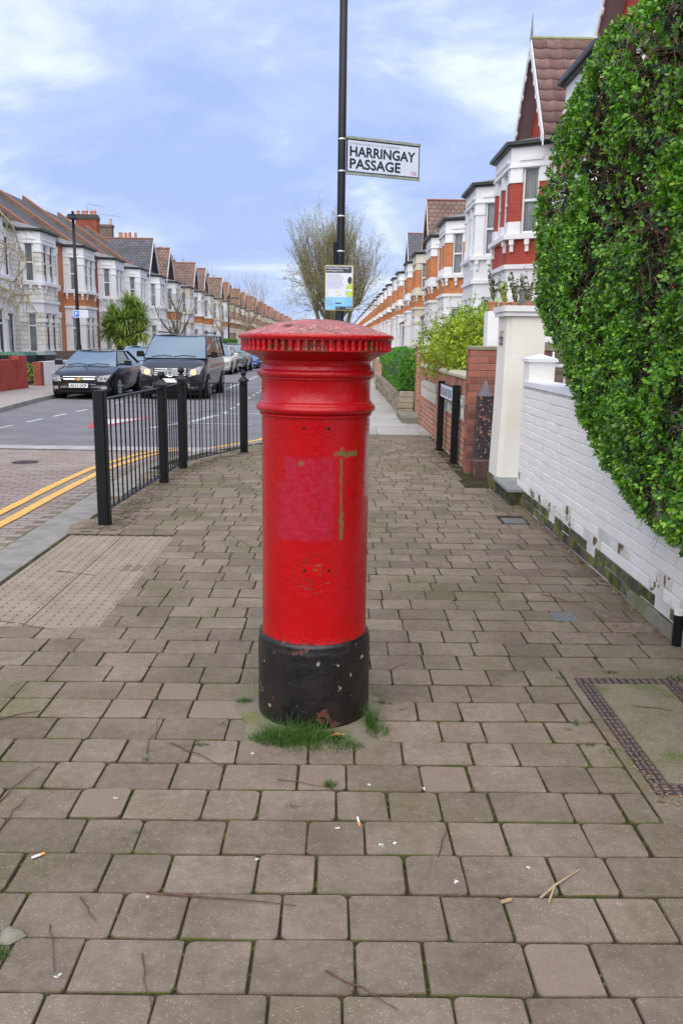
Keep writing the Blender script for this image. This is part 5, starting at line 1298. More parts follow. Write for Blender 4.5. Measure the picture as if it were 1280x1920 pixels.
# -- clipped hedge on the right pavement edge
ch = thing('clipped_hedge', 'rounded bright green clipped hedge overhanging the stone wall on the right pavement', 'hedge', (1.9, 24, 0))
def chs(R_):
    y_ = R_.uniform(19.0, 29); t = (y_-19)/10; h1 = 1.48-.2*t+.06*noise.noise(Vector((y_, 0, 0))); w = .55-.2*t
    cx_, cz_ = 1.85, (.40+h1)/2; hz = (h1-.38)/2
    if y_ < 19.3 or R_.random() < .12: 
        return Vector((R_.uniform(1.33, 2.35), 19.0+R_.uniform(-.03, .05), R_.uniform(.55, h1-.05))), Vector((0, -1, 0))
    a = R_.uniform(-.5, pi+.9); ca, sa = cos(a), sin(a); p = .45
    x = cx_-w*(abs(ca)**p)*(1 if ca > 0 else -1)*1.0; z_ = cz_+hz*(abs(sa)**p)*(1 if sa > 0 else -1)
    k = max(0, (.95-z_))*.25; x += k if ca > 0 else 0
    return Vector((x+R_.uniform(-.02, .02), y_, z_+R_.uniform(-.02, .02))), Vector((-ca, 0, sa))
bush('foliage', chs, 'box_leaf', ch, 8000, .036, random.Random(4), 4, True, 1.1, .03, .3)
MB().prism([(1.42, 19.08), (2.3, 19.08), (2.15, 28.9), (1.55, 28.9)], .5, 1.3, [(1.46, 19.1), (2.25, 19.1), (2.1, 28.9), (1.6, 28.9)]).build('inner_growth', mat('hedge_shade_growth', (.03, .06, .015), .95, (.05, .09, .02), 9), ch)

# ------------------------------------------------------------------ HOUSES
class Style: pass
def sty(**k):
    s_ = Style(); s_.wall = 'orange_b'; s_.bay = 'orange_b'; s_.trim = 'trim'; s_.gpier = 'trim'; s_.roof = 'slate'; s_.gable = None; s_.zoff = 0; s_.span = None; s_.pier = None; s_.porch = False
    for a, b in k.items(): setattr(s_, a, b)
    return s_
def house(side, u0, W_, bay, st, label, group=None, detail=2, cat='house'):
    """terraced house; side +1 = right of the street, -1 = left. bay = (near, far) along the street at the wall plane"""
    XM = 5.2 if side > 0 else 13.4
    root = thing('terraced_house', label, cat, (side*(XM), u0, 0), group)
    T = lambda u, d_, z_: (side*(XM-d_), u, z_)
    def mb(): return MB(T)
    zo = st.zoff
    b0, b1 = bay; cant = .5 if side > 0 else .35; f0, f1 = b0+cant, b1-cant; BD = .9
    Pn, Pf0, Pf1, Pb = (b0, 0), (f0, BD), (f1, BD), (b1, 0)
    def plan(t, back=-.05):                     # bay footprint pushed out by t
        k = t*.6; return [(b0-t*1.0, back), (b0-t*1.0, 0), (f0-k, BD+t), (f1+k, BD+t), (b1+t*1.0, 0), (b1+t*1.0, back)]
    up_open = []                                # openings in the main wall
    door_near = (b0-u0) > (u0+W_-b1)
    du = u0+.75 if door_near else u0+W_-1.75
    HL = 2.70; ops = [(du, du+.95, .15+zo, 2.55+zo, 'door'), (du+.0, du+.85, 4.0+zo, 5.55+zo, 'win')]
    # main wall around its openings
    def wallband(mbx, z0, z1, cuts):
        xs = sorted(set([u0, u0+W_]+[c for a in cuts for c in a[:2]]))
        for i in range(len(xs)-1):
            a, b = xs[i], xs[i+1]; inside = [c for c in cuts if c[0] <= a and c[1] >= b]
            if not inside: mbx.prism([(a, -.22), (b, -.22), (b, 0), (a, 0)], z0, z1)
    w = mb(); wallband(w, -.05, .15+zo, []); wallband(w, .15+zo, 2.55+zo, [ops[0]]); wallband(w, 2.55+zo, 4.0+zo, []); wallband(w, 4.0+zo, 5.55+zo, [ops[1]]); wallband(w, 5.55+zo, 6.0+zo, [])
    w.build('wall', st.wall, root)
    mb().prism([(u0+.02, -.26), (u0+W_-.02, -.26), (u0+W_-.02, -.24), (u0+.02, -.24)], 0, 6.0+zo).build('interior_backing', 'dark', root)
    tr = mb()
    if detail > 0:
        for (a, b, z0, z1, k) in ops:
            tr.prism([(a-.12, -.05), (a, -.05), (a, .04), (a-.12, .04)], z0, z1+.02); tr.prism([(b, -.05), (b+.12, -.05), (b+.12, .04), (b, .04)], z0, z1+.02)
            tr.prism([(a-.16, -.05), (b+.16, -.05), (b+.16, .07), (a-.16, .07)], z1+.02, z1+.30)
            if k == 'win': tr.prism([(a-.16, -.05), (b+.16, -.05), (b+.16, .12), (a-.16, .12)], z0-.14, z0-.002)
    # window helper on a plan face A->B (outside is to the left of A->B in (u,d) space when going far->near)
    def window(A, B, s0, s1, z0, z1, rec=.08, kind='sash', cur='curtain'):
        ax, ay = A; bx, by = B; L_ = math.hypot(bx-ax, by-ay); tx, ty = (bx-ax)/L_, (by-ay)/L_; nx, ny = ty, -tx
        # outward normal should have positive d
        if ny < 0 or (abs(ny) < 1e-6 and nx > 0 and False): nx, ny = -nx, -ny
        def q(s_, d_): return (ax+tx*s_+nx*d_, ay+ty*s_+ny*d_)
        def pb(m_, a, b, c, d_, z_a, z_b): m_.prism([q(a, c), q(b, c), q(b, d_), q(a, d_)], z_a, z_b)
        fr = mb(); f_ = .055
        pb(fr, s0, s0+f_, -rec-.05, -rec, z0, z1); pb(fr, s1-f_, s1, -rec-.05, -rec, z0, z1); pb(fr, s0+f_, s1-f_, -rec-.05, -rec, z0, z0+f_*1.3); pb(fr, s0+f_, s1-f_, -rec-.05, -rec, z1-f_, z1)
        zm = (z0+z1)/2 if kind == 'sash' else z0+(z1-z0)*.68
        pb(fr, s0+f_, s1-f_, -rec-.045, -rec+.006, zm-.03, zm+.03)
        o = fr.build('window', 'trim', root)
        g_ = mb(); pb(g_, s0+f_, s1-f_, -rec-.030, -rec-.024, z0+f_, zm-.03); pb(g_, s0+f_, s1-f_, -rec-.030, -rec-.024, zm+.03, z1-f_); g_.build('pane', 'glass', o)
        if detail > 1:
            c_ = mb(); N_ = 22; wv = []
            top = []
            for i in range(N_+1):
                s_ = s0+.02+(s1-s0-.04)*i/N_; dd_ = -rec-.10-.022*(i % 2)-.01*sin(i*1.7); wv.append((*q(s_, dd_), z0)); top.append((*q(s_, dd_), z1))
            c_.add(wv+top, [(i, i+1, N_+2+i, N_+1+i) for i in range(N_)]); c_.build('curtain', cur, o)
        else:
            c_ = mb(); pb(c_, s0, s1, -rec-.11, -rec-.10, z0, z1); c_.build('curtain', cur, o)
    a, b, z0, z1, _ = ops[1]; window((a, 0), (b, 0), 0, b-a, z0, z1, .10)
    dm = mb().prism([(du, -.18), (du+.95, -.18), (du+.95, -.14), (du, -.14)], .15+zo, 2.1+zo); dm.build('door', 'door', root)
    mb().prism([(du, -.17), (du+.95, -.17), (du+.95, -.15), (du, -.15)], 2.13+zo, 2.55+zo).build('fanlight', 'glass', root)
    if st.porch:
        p_ = mb(); p_.add([(du-.5, 0, 3.1+zo), (du+1.5, 0, 3.1+zo), (du+1.5, .85, 2.6+zo), (du-.5, .85, 2.6+zo), (du-.5, 0, 3.0+zo), (du+1.5, 0, 3.0+zo), (du+1.5, .85, 2.5+zo), (du-.5, .85, 2.5+zo)], [(0, 1, 2, 3), (7, 6, 5, 4), (0, 3, 7, 4), (1, 5, 6, 2), (2, 6, 7, 3), (0, 4, 5, 1)]); p_.build('porch_roof', 'tile_red', root)
        p_ = mb(); p_.tube([(du-.45, .8, 0), (du-.45, .8, 2.55+zo)], .05, 6); p_.tube([(du-.45, .1, 2.0+zo), (du-.45, .8, 2.5+zo)], .04, 5); p_.tube([(du+1.45, .8, 0), (du+1.45, .8, 2.55+zo)], .05, 6); p_.build('porch_post', 'trim', root)
    # bay: bands
    def band(m_, z0, z1, t): m_.prism(plan(t), z0, z1)
    gnd = mb(); band(gnd, -.05, .9+zo, 0); gnd.build('bay_base', st.gpier, root)
    sp = mb(); band(sp, 3.19+zo, 3.80+zo, -.003); sp.build('bay_spandrel', st.span or st.bay, root)
    band(tr, 2.66+zo, 3.08+zo, .0); band(tr, 3.08+zo, 3.19+zo, .07); band(tr, 3.80+zo, 3.92+zo, .12); band(tr, .9+zo, .98+zo, .06)
    band(tr, 5.55+zo, 5.98+zo, .015)
    if detail > 0: band(tr, 5.50+zo, 5.56+zo, .05)
    faces = [(Pf0, Pn), (Pf1, Pf0), (Pb, Pf1)]
    brk = mb(); gpi = mb()
    pw_ = .30
    for fi, (A, B) in enumerate(faces):
        L_ = math.hypot(B[0]-A[0], B[1]-A[1])
        ax, ay = A; tx, ty = (B[0]-ax)/L_, (B[1]-ay)/L_; nx, ny = ty, -tx
        if ny < 0: nx, ny = -nx, -ny
        def q(s_, d_): return (ax+tx*s_+nx*d_, ay+ty*s_+ny*d_)
        def pb(m_, a, b, c, d_, z_a, z_b): m_.prism([q(a, c), q(b, c), q(b, d_), q(a, d_)], z_a, z_b)
        segs = [(0, pw_), (L_-pw_, L_)]
        if fi == 1 and L_ > 1.5: segs.append((L_/2-.11, L_/2+.11))
        for k, (s0, s1) in enumerate(segs):
            q1 = mb(); pb(q1, s0, s1, -.14, .0-.002*k-.0015*fi, 4.22+zo, 5.16+zo); q1.build('bay_pier', st.pier or st.bay, root)
            pb(tr, s0-.01, s1+.01, -.145, .025+.002*fi, 3.91+zo, 4.225+zo); pb(tr, s0-.012, s1+.012, -.15, .03+.002*fi, 5.15+zo, 5.24+zo); pb(tr, s0, s1, -.14, .012+.002*fi, 5.24+zo, 5.56+zo)
            q1 = mb(); pb(q1, s0, s1, -.14, -.001*k-.0015*fi, .97+zo, 2.67+zo); q1.build('bay_pier', st.gpier, root)
            if detail > 0: pb(tr, s0-.015, s1+.015, -.15, .04+.002*fi, 2.27+zo, 2.42+zo); pb(tr, s0-.012, s1+.012, -.15, .03+.002*fi, .97+zo, 1.15+zo)
        ws = [(pw_, L_-pw_)] if len(segs) == 2 else [(pw_, L_/2-.11), (L_/2+.11, L_-pw_)]
        if detail > 0 or fi < 2:
            if fi == 2 and detail < 2: ws = []
            for (s0, s1) in ws:
                window(A, B, s0, s1, 3.93+zo, 5.54+zo, .07, cur=('blind' if getattr(st, 'board', False) and fi == 0 else 'curtain')); window(A, B, s0, s1, .99+zo, 2.65+zo, .07, 'low')
                if detail > 1: pb(tr, s0-.08, s1+.08, -.05, .05+.002*fi, 5.66+zo, 5.74+zo)
        # brackets under the sill
        if detail > 0:
            for s_ in (.12, L_-.12, L_/2) if fi != 1 else (.25, L_-.25):
                pb(tr, s_-.06, s_+.06, -.02, .10, 3.66+zo, 3.80+zo); pb(tr, s_-.045, s_+.045, -.02, .06, 3.5+zo, 3.66+zo)
    tr.build('trim', st.trim, root)
    gu = mb(); band(gu, 5.985+zo, 6.02+zo, .10); band(gu, 6.02+zo, 6.10+zo, .17); gu.build('bay_gutter', 'gutter', root)
    br_ = mb(); P_ = plan(.10, -.3); cxm = (b0+b1)/2; br_.prism(P_, 6.10+zo, 6.45+zo, [(cxm+(p[0]-cxm)*.5, min(p[1], 0)-.28) if p[1] > -.1 else (cxm+(p[0]-cxm)*.5, -.3) for p in P_]); br_.build('bay_roof', 'lead', root)
    eg = mb(); eg.prism([(u0, 0), (b0-.19, 0), (b0-.19, .16), (u0, .16)], 6.0+zo, 6.09+zo); eg.prism([(b1+.19, 0), (u0+W_, 0), (u0+W_, .16), (b1+.19, .16)], 6.0+zo, 6.09+zo); eg.build('gutter', 'gutter', root)
    # roof
    zr, dr = 9.2+zo, -4.3
    rf = mb(); rf.add([(u0, .1, 6.05+zo), (u0+W_, .1, 6.05+zo), (u0+W_, dr, zr), (u0, dr, zr), (u0+W_, dr*2-.1, 6.05+zo), (u0, dr*2-.1, 6.05+zo), (u0, .1, 5.98+zo), (u0+W_, .1, 5.98+zo), (u0+W_, dr*2-.1, 5.98+zo), (u0, dr*2-.1, 5.98+zo)],
                      [(0, 1, 2, 3), (3, 2, 4, 5), (6, 9, 8, 7), (0, 3, 5, 9, 6), (1, 7, 8, 4, 2), (0, 6, 7, 1), (5, 4, 8, 9)]); roof = rf.build('roof', st.roof, root)
    if st.gable:
        gh, ov = st.gable, .35; c_ = (b0+b1)/2; hw = (b1-b0)/2+.42; zb = 6.35+zo; za = zb+gh
        bk = dr if za <= zr+.1 else dr-.5
        if not getattr(st, 'tilesobj', False):
            for sg in (-1, 1):
                g_ = mb(); x0 = c_+sg*hw
                g_.add([(c_, ov, za), (x0, ov, zb-.25), (x0, bk, zb-.25), (c_, bk, za), (c_, ov, za-.1), (x0-sg*.06, ov, zb-.33), (x0-sg*.06, bk, zb-.33), (c_, bk, za-.1)], [(0, 1, 2, 3), (4, 7, 6, 5), (0, 4, 5, 1), (1, 5, 6, 2), (2, 6, 7, 3), (0, 3, 7, 4)]); g_.build('gable_roof', getattr(st, 'groof', 'tile'), root)
        g_ = mb(); g_.add([(c_-hw+.1, -.05, zb-.2), (c_+hw-.1, -.05, zb-.2), (c_, -.05, za-.14), (c_-hw+.1, -.2, zb-.2), (c_+hw-.1, -.2, zb-.2), (c_, -.2, za-.14)], [(0, 1, 2), (5, 4, 3), (0, 3, 4, 1), (1, 4, 5, 2), (2, 5, 3, 0)]); g_.build('gable_wall', st.gablem if hasattr(st, 'gablem') else st.bay, root)
        for sg in (-1, 1):                       # barge boards
            g_ = mb(); x0 = c_+sg*hw
            g_.add([(c_, ov+.03, za+.03), (x0, ov+.03, zb-.24), (x0, ov+.03, zb-.50), (c_, ov+.03, za-.27), (c_, ov, za+.03), (x0, ov, zb-.24), (x0, ov, zb-.50), (c_, ov, za-.27)], [(0, 1, 2, 3), (7, 6, 5, 4), (0, 4, 5, 1), (1, 5, 6, 2), (2, 6, 7, 3), (3, 7, 4, 0)]); g_.build('barge_board', st.trim, root)
            if detail > 1:
                n_ = 7
                for i in range(n_):
                    sc_ = mb()
                    t = (i+.5)/n_; uu = c_+(x0-c_)*t; zz_ = za-.27+((zb-.5)-(za-.27))*t
                    sc_.tube([(uu, ov-.005, zz_+.03), (uu, ov+.035, zz_+.03)], .085, 8); sc_.build('scallop', st.trim, root)
        if detail > 1: mb().tube([(c_, ov, za-.05), (c_, ov, za+.12), (c_, ov, za+.62)], [.05, .035, .004], 8).build('finial', 'lead', root)
        mb().tube([(c_, ov, za+.02), (c_, bk, za+.02)], .055, 6).build('ridge_tiles', 'moss_edge' if detail > 1 else 'ridge', root)
    return root, T, (b0, b1), zo
def chimney(side, u, d_, z0, z1, par, npots=4, m='stock_b', pot='pot', L_=1.1):
    XM = 5.2 if side > 0 else 13.4; T = lambda a, b, c: (side*(XM-b), a, c)
    c = MB(T); c.prism([(u-.3, d_-L_/2), (u+.3, d_-L_/2), (u+.3, d_+L_/2), (u-.3, d_+L_/2)], z0, z1); o = c.build('chimney', m, par)
    c = MB(T); c.prism([(u-.36, d_-L_/2-.06), (u+.36, d_-L_/2-.06), (u+.36, d_+L_/2+.06), (u-.36, d_+L_/2+.06)], z1, z1+.18); c.build('chimney_crown', 'stock_b', o)
    for i in range(npots):
        dd = d_-L_/2+.16+i*(L_-.32)/max(1, npots-1); p_ = MB(T); p_.lathe([(.12, z1+.18), (.10, z1+.55), (.12, z1+.57), (.12, z1+.62)], 10, (u+(.08 if i % 2 else -.08), dd)); p_.build('chimney_pot', pot, o, True)
def party(side, u, par, zo=0, m='ridge'):
    XM = 5.2 if side > 0 else 13.4; T = lambda a, b, c: (side*(XM-b), a, c)
    c = MB(T); P0, P1 = (.22, 6.15+zo), (-4.35, 9.42+zo)
    c.add([(u-.11, P0[0], P0[1]-.35), (u+.11, P0[0], P0[1]-.35), (u+.11, P0[0], P0[1]+.1), (u-.11, P0[0], P0[1]+.1), (u-.11, P1[0], P1[1]-.4), (u+.11, P1[0], P1[1]-.4), (u+.11, P1[0], P1[1]), (u-.11, P1[0], P1[1])],
          [(0, 1, 2, 3), (4, 7, 6, 5), (0, 4, 5, 1), (1, 5, 6, 2), (2, 6, 7, 3), (3, 7, 4, 0)]); c.build('party_parapet', 'stock_b', par)
    c = MB(T); c.tube([(u, P0[0]+.03, P0[1]+.12), (u, P1[0], P1[1]+.03)], .065, 6); c.build('parapet_tiles', m, par)
def aerial(side, u, d_, z, par, L_=1.0):
    XM = 5.2 if side > 0 else 13.4; T = lambda a, b, c: (side*(XM-b), a, c)
    c = MB(T); c.tube([(u, d_, z), (u, d_, z+1.7)], .02, 4); c.tube([(u-.1, d_+.1, z+1.7), (u+.6, d_+L_, z+1.62)], .016, 4)
    for i in range(7): t = i/6; c.tube([(u-.1+.7*t-.14, d_+.1+(L_-.1)*t, z+1.7-.08*t), (u-.1+.7*t+.14, d_+.1+(L_-.1)*t, z+1.7-.08*t)], .009, 3)
    c.build('aerial', 'steel', par)

ZR = .38
HW = 6.28
# right-hand terrace
R0, *_ = house(1, 13.2, HW, (14.4, 17.5), sty(wall='red_b', bay='red_b', span='red_b', zoff=ZR, gable=2.55, gablem='red_b', roof='slate', groof='soffit'), 'nearest terraced house on the right with a red gable, mostly behind the hedge')
R1, T1, by1, zo1 = house(1, 19.48, HW, (21.5, 24.6), sty(wall='red_b', bay='red_b', zoff=ZR, gable=2.45, gablem='red_b', roof='slate', tilesobj=True), 'red painted terraced house with steep tiled gable and spiked finial')
# pantiles of the steep gable as single pieces
c_ = (by1[0]+by1[1])/2; hw_ = (by1[1]-by1[0])/2+.42; zb_ = 6.35+zo1; za_ = zb_+2.45
sl = Vector((-hw_, 0, -(za_-zb_+.25))); sl_len = sl.length
nrow, ncol = 9, 13; ca = (.35+4.3)/ncol
def pantile_mesh():
    mb = MB(); w = ca-.004; h_ = sl_len/nrow+.05; N_ = 6; v = []; 
    for j, (yy, zz_) in enumerate(((0, .035), (h_, .0))):
        for i in range(N_+1): v.append((w*i/N_, yy, zz_+.028*(.5+.5*cos(2*pi*i/N_))))
    for i in range(N_+1): v.append((w*i/N_, 0, .0+.028*(.5+.5*cos(2*pi*i/N_))-.012))
    f = [(i, i+1, N_+2+i, N_+1+i) for i in range(N_)]+[(2*N_+2+i, 2*N_+3+i, i+1, i) for i in range(N_)]
    me = bpy.data.meshes.new('roof_tile'); me.from_pydata(v, [], f); me.materials.append(M['pantile']); me.polygons.foreach_set('use_smooth', [True]*len(f)); return me
pme = pantile_mesh()
for sg in (-1, 1):
    base = MB(T1); x0 = c_+sg*hw_
    base.add([(c_, .33, za_-.03), (x0, .33, zb_-.28), (x0, -4.3, zb_-.28), (c_, -4.3, za_-.03), (c_, .33, za_-.1), (x0, .33, zb_-.36), (x0, -4.3, zb_-.36), (c_, -4.3, za_-.1)], [(0, 1, 2, 3), (4, 7, 6, 5), (0, 4, 5, 1), (1, 5, 6, 2), (2, 6, 7, 3), (0, 3, 7, 4)]); base.build('gable_roof', 'soffit', R1)
    dn = Vector((0, sg*hw_, -(za_-zb_+.25))).normalized(); xd = Vector((1, 0, 0))
    upv = -dn; nn = Vector((0, sg*(za_-zb_+.25), hw_)).normalized()
    for r_ in range(nrow):
        for q_ in range(ncol):
            o = bpy.data.objects.new('roof_tile', pme); COL.objects.link(o); o.parent = R1
            p = Vector((5.2-.35+q_*ca, c_, za_))+dn*((r_+1)*sl_len/nrow)+nn*.004
            mt = Matrix((xd, upv, nn)).transposed().to_4x4(); mt.translation = p-Vector(R1.location); o.matrix_local = mt
R2, *_ = house(1, 25.76, HW, (26.8, 29.9), sty(wall='trim', bay='trim', zoff=ZR), 'all white painted terraced house on the right next to the red one')
R3, *_ = house(1, 32.04, HW, (34.1, 37.2), sty(zoff=ZR), 'orange brick terraced house on the right with white net curtained bay')
R4, *_ = house(1, 38.32, HW, (39.3, 42.4), sty(zoff=ZR, porch=True, trim='trim'), 'orange brick terraced house on the right with a tiled porch canopy')
R5, *_ = house(1, 44.6, HW, (46.6, 49.7), sty(zoff=ZR, gable=2.6, roof='tile', groof='tile', trim='trim_c', wall='trim_c'), 'brick house on the right with steep brown tiled gable and cream trim', detail=1)
R6, *_ = house(1, 50.88, HW, (51.9, 55.0), sty(zoff=ZR), 'terraced orange brick house just beyond the brown tiled gable on the right', detail=1)
R7, *_ = house(1, 57.16, HW, (59.2, 62.3), sty(zoff=ZR, gable=2.4, roof='slate', groof='slate', porch=True), 'orange brick house on the right with a steep slate gable', detail=1)
chimney(1, 32.0, -4.3, 9.0, 10.3, R2, 2, 'brown_b', 'pot_c'); chimney(1, 38.3, -4.3, 9.0, 10.3, R3, 3, 'brown_b', 'pot_c'); chimney(1, 44.6, -4.3, 9.0, 10.3, R4, 2, 'brown_b', 'pot_c')
for u, p_ in ((32.04, R2), (38.32, R3), (44.6, R4)): party(1, u, p_, ZR, 'moss_edge')
ORDN = ['first', 'second', 'third', 'fourth', 'fifth', 'sixth', 'seventh', 'eighth']
R8, *_ = house(1, 63.44, HW, (64.5, 67.6), sty(zoff=ZR), 'distant orange brick terraced house on the right', 'distant right terrace houses', 0)
R9, *_ = house(1, 69.72, HW, (71.7, 74.8), sty(zoff=ZR), 'distant orange brick terraced house on the right', 'distant right terrace houses', 0)
R8['label'] = 'first of the plain orange brick houses beyond the slate gable on the right'
FARR = 'distant orange brick terraced house near the vanishing end of the right terrace'
R9['label'] = 'second of the plain orange brick houses beyond the slate gable on the right'
for k in range(1, 18):
    for src in (R8, R9):
        c = copy_tree(src); c.location.y += 12.56*k
        c['label'] = FARR
        if k < 3: c['label'] = ORDN[2*k+(src is R9)]+' of the plain orange brick houses beyond the slate gable on the right'
# left-hand terrace
LW = 6.05
def lh(i, far_corner, st, label, group=None, detail=2):
    b1 = far_corner+.35; b0 = b1-2.65
    return house(-1, b0-2.65, LW, (b0, b1), st, label, group, detail)
L0, *_ = lh(0, 32.6, sty(wall='dkred_b', bay='trim', span='trim'), 'white bayed house with balustrade at the far left edge')
L1, *_ = lh(1, 38.6, sty(wall='stone_clad', bay='stone_clad', gpier='stone_clad', span='stone_clad', pier='stone_clad', board=True), 'stone clad cream house on the left with a boarded upper bay window')
L2h, *_ = lh(2, 44.65, sty(wall='orange_b', bay='orange_b', pier='trim'), 'orange brick house on the left with white bay behind the street lamp')
L3, *_ = lh(3, 50.7, sty(wall='dkred_b', bay='trim'), 'white bayed house on the left with dark red brick flank behind the palm')
L4, *_ = lh(4, 56.75, sty(wall='trim', bay='trim'), 'white rendered house on the left right of the palm tree')
for i, (u, p_) in enumerate(((32.15, L0), (38.2, L1), (44.25, L2h), (50.3, L3), (56.35, L4), (62.4, L4))):
    party(-1, u-.72, p_)
chimney(-1, 37.4, -3.6, 8.3, 9.75, L1, 3, 'stock_b', 'pot_c', 1.3); chimney(-1, 31.4, -3.2, 8.2, 9.9, L0, 2, 'stock_b', 'pot_c', 1.5); chimney(-1, 43.6, -4.1, 8.6, 9.4, L1, 1, 'stock_b', 'stock_b', .9)
chimney(-1, 62.2, -4.4, 8.6, 9.9, L4, 5, 'dkred_b', 'pot', 1.5); chimney(-1, 74.0, -4.4, 8.9, 9.9, L4, 4, 'stock_b', 'pot', 1.6)
aerial(-1, 37.2, -3.1, 9.6, L1); aerial(-1, 63.0, -4.6, 9.4, L3); aerial(-1, 68.5, -5.2, 9.5, L4, 1.4)
# balustrade over the ground-floor bay of the first house
bl = MB(); o_b = []
for k in range(16):
    y_ = 29.6+k*.21; bl.lathe([(.03, 3.45), (.055, 3.6), (.03, 3.75)], 6, (-12.42, y_))
bl.box(-12.5, -12.34, 29.3, 33.2, 3.76, 3.86).box(-12.52, -12.32, 29.2, 33.3, 3.38, 3.45).build('balustrade', 'trim', L0)
L5, *_ = lh(5, 62.8, sty(wall='trim', bay='trim', gable=2.3, groof='slate', gablem='slate'), 'white house on the left with steep slate gable behind the bare pavement tree', None, 1)
L6, *_ = lh(6, 68.85, sty(wall='white_brick', bay='white_brick', gable=2.3, groof='tile', gablem='tile', span='orange_b'), 'distant white terraced house with steep brown roof on the left', 'distant left white houses', 0)
lab6 = L6['label']
chimney(-1, 66, -4.2, 8.8, 9.9, L6, 2, 'stock_b', 'pot_c', 1.2)
L6['label'] = 'first of the white houses with steep brown roofs down the left side'
L7, *_ = lh(7, 74.9, sty(wall='white_brick', bay='trim', roof='tile', span='trim', trim='trim_c'), 'second of the white houses down the left side, without a gable', 'distant left white houses', 0)
chimney(-1, 72.5, -4.2, 8.8, 9.7, L7, 3, 'dkred_b', 'pot', 1.0)
for k in range(1, 6):
    if k in (1,): continue
    if k == 4:
        c = copy_tree(L7); c.location.y += LW*3; c['label'] = 'fifth of the white houses down the left side, without a gable'; continue
    c = copy_tree(L6); c.location.y += LW*k; c['label'] = ORDN[k]+' of the white houses with steep brown roofs down the left side'
L12, *_ = lh(12, 105.2, sty(wall='brown_b', bay='brown_b', gable=2.2, groof='tile_red', gablem='brown_b', trim='trim_c', gpier='brown_b'), 'far brown brick terraced house on the left', 'distant left brown houses', 0)
chimney(-1, 102, -4.2, 8.8, 10.2, L12, 2, 'stock_b', 'pot_c', 1.2)
L13, *_ = lh(13, 111.25, sty(wall='orange_b', bay='brown_b', roof='tile_red', trim='trim_c', gpier='trim_c'), 'second of the brown brick houses beyond the white ones, without a gable', 'distant left brown houses', 0)
chimney(-1, 108.5, -4.2, 8.8, 10.0, L13, 4, 'brown_b', 'pot', 1.4)
L12['label'] = 'first of the brown brick houses beyond the white ones on the left'
for k in range(1, 26):
    if k == 1: continue
    if k % 3 == 1: c = copy_tree(L13); c.location.y += LW*(k-1)
    else: c = copy_tree(L12); c.location.y += LW*k
    c.location.z = rnd.uniform(-.25, .1); c['label'] = ORDN[k]+' of the brown brick houses beyond the white ones on the left' if k < 6 else 'tiny brown brick house near the vanishing end of the left terrace'

# ------------------------------------------------------------------ LEFT FRONT WALLS, BINS
rg = thing('red_garden_wall', 'bright red painted brick garden wall with end pier at the far left', 'wall', (-10, 25, 0))
MB().box(-10.2, -10.0, 18, 26.6, -.05, .92).build('brickwork', 'wred_b', rg); MB().box(-10.25, -9.95, 26.6, 27.3, -.05, 1.02).build('pier', 'wred_b', rg); MB().box(-10.22, -9.98, 25.9, 26.1, -.05, .93).build('buttress', 'wred_b', rg)
rl = MB()
for k in range(30): rl.tube([(-10.1, 18.5+k*.27, .92), (-10.1, 18.5+k*.27, 1.08)], .012, 4)
rl.build('iron_railing', 'blackpaint', rg)
wg = thing('white_front_wall', 'smooth white front garden wall behind the parked black saloon', 'wall', (-10, 31, 0))
MB().box(-10.2, -10.0, 28.9, 35.0, -.05, .80).build('render', 'cream_white', wg); MB().box(-10.24, -9.98, 28.6, 28.9, -.05, .80).build('end_pier', 'dkred_b', wg)
ow_ = thing('ornate_front_wall', 'dark patterned low wall with capping in front of the orange brick house', 'wall', (-11.5, 36, 0)); MB().box(-11.3, -11.1, 33.0, 38.5, -.05, 1.10).build('blockwork', 'stock_b', ow_)
lw = thing('distant_front_wall', 'long low white front garden wall further down the left side', 'wall', (-10, 60, 0)); MB().box(-10.2, -10.0, 42, 95, -.05, .85).build('render', 'cream_white', lw)
for i, (x, y_, m_, lab) in enumerate(((-10.9, 29.4, 'binlid', 'black wheelie bin with a green lid behind the white front wall'), (-10.75, 31.0, 'binlid2', 'black wheelie bin with a grey lid right of the green lidded one'))):
    t = thing('wheelie_bin', lab, 'bin', (x, y_, 0), 'wheelie bins in the left front garden')
    MB().prism([(x-.5, y_-.5), (x+.28, y_-.5), (x+.28, y_+.5), (x-.5, y_+.5)], .05, 1.0, [(x-.55, y_-.6), (x+.32, y_-.6), (x+.32, y_+.55), (x-.55, y_+.55)]).build('bin_body', 'bin', t)
    MB().prism([(x-.58, y_-.66), (x+.38, y_-.66), (x+.38, y_+.6), (x-.58, y_+.6)], 1.0, 1.11, [(x-.5, y_-.6), (x+.30, y_-.6), (x+.30, y_+.54), (x-.5, y_+.54)]).build('lid', m_, t)
t = thing('garden_weed', 'straggly yellow green plant by the red wall and the bins', 'plant', (-10.2, 28.2, 0)); bush('leaves', lobes([(-10.25, 28.1, .5, .22, 1.5)]), 'gold_leaf', t, 90, .06, random.Random(6), 4); MB().tube([(-10.25, 28.1, 0), (-10.25, 28.1, .5)], .01, 4).build('stem', 'stem_h', t)
bh = thing('box_hedge', 'distant square clipped green hedge on the left pavement by the second lamp', 'hedge', (-9.6, 72, 0))
def bhs(R_):
    f_ = R_.randint(0, 2); x, y_, z_ = R_.uniform(-10.6, -9.0), R_.uniform(68, 78), R_.uniform(.1, 1.75)
    if f_ == 0: return Vector((-9.0, y_, z_)), Vector((1, 0, 0))
    if f_ == 1: return Vector((x, 68, z_)), Vector((0, -1, 0))
    return Vector((x, y_, 1.75)), Vector((0, 0, 1))
bush('foliage', bhs, 'box_leaf', bh, 1500, .09, random.Random(8), 4, True, 1.2, .06); MB().box(-10.55, -9.05, 68.06, 77.9, 0, 1.7).build('inner_growth', bpy.data.materials['hedge_shade_growth'], bh)

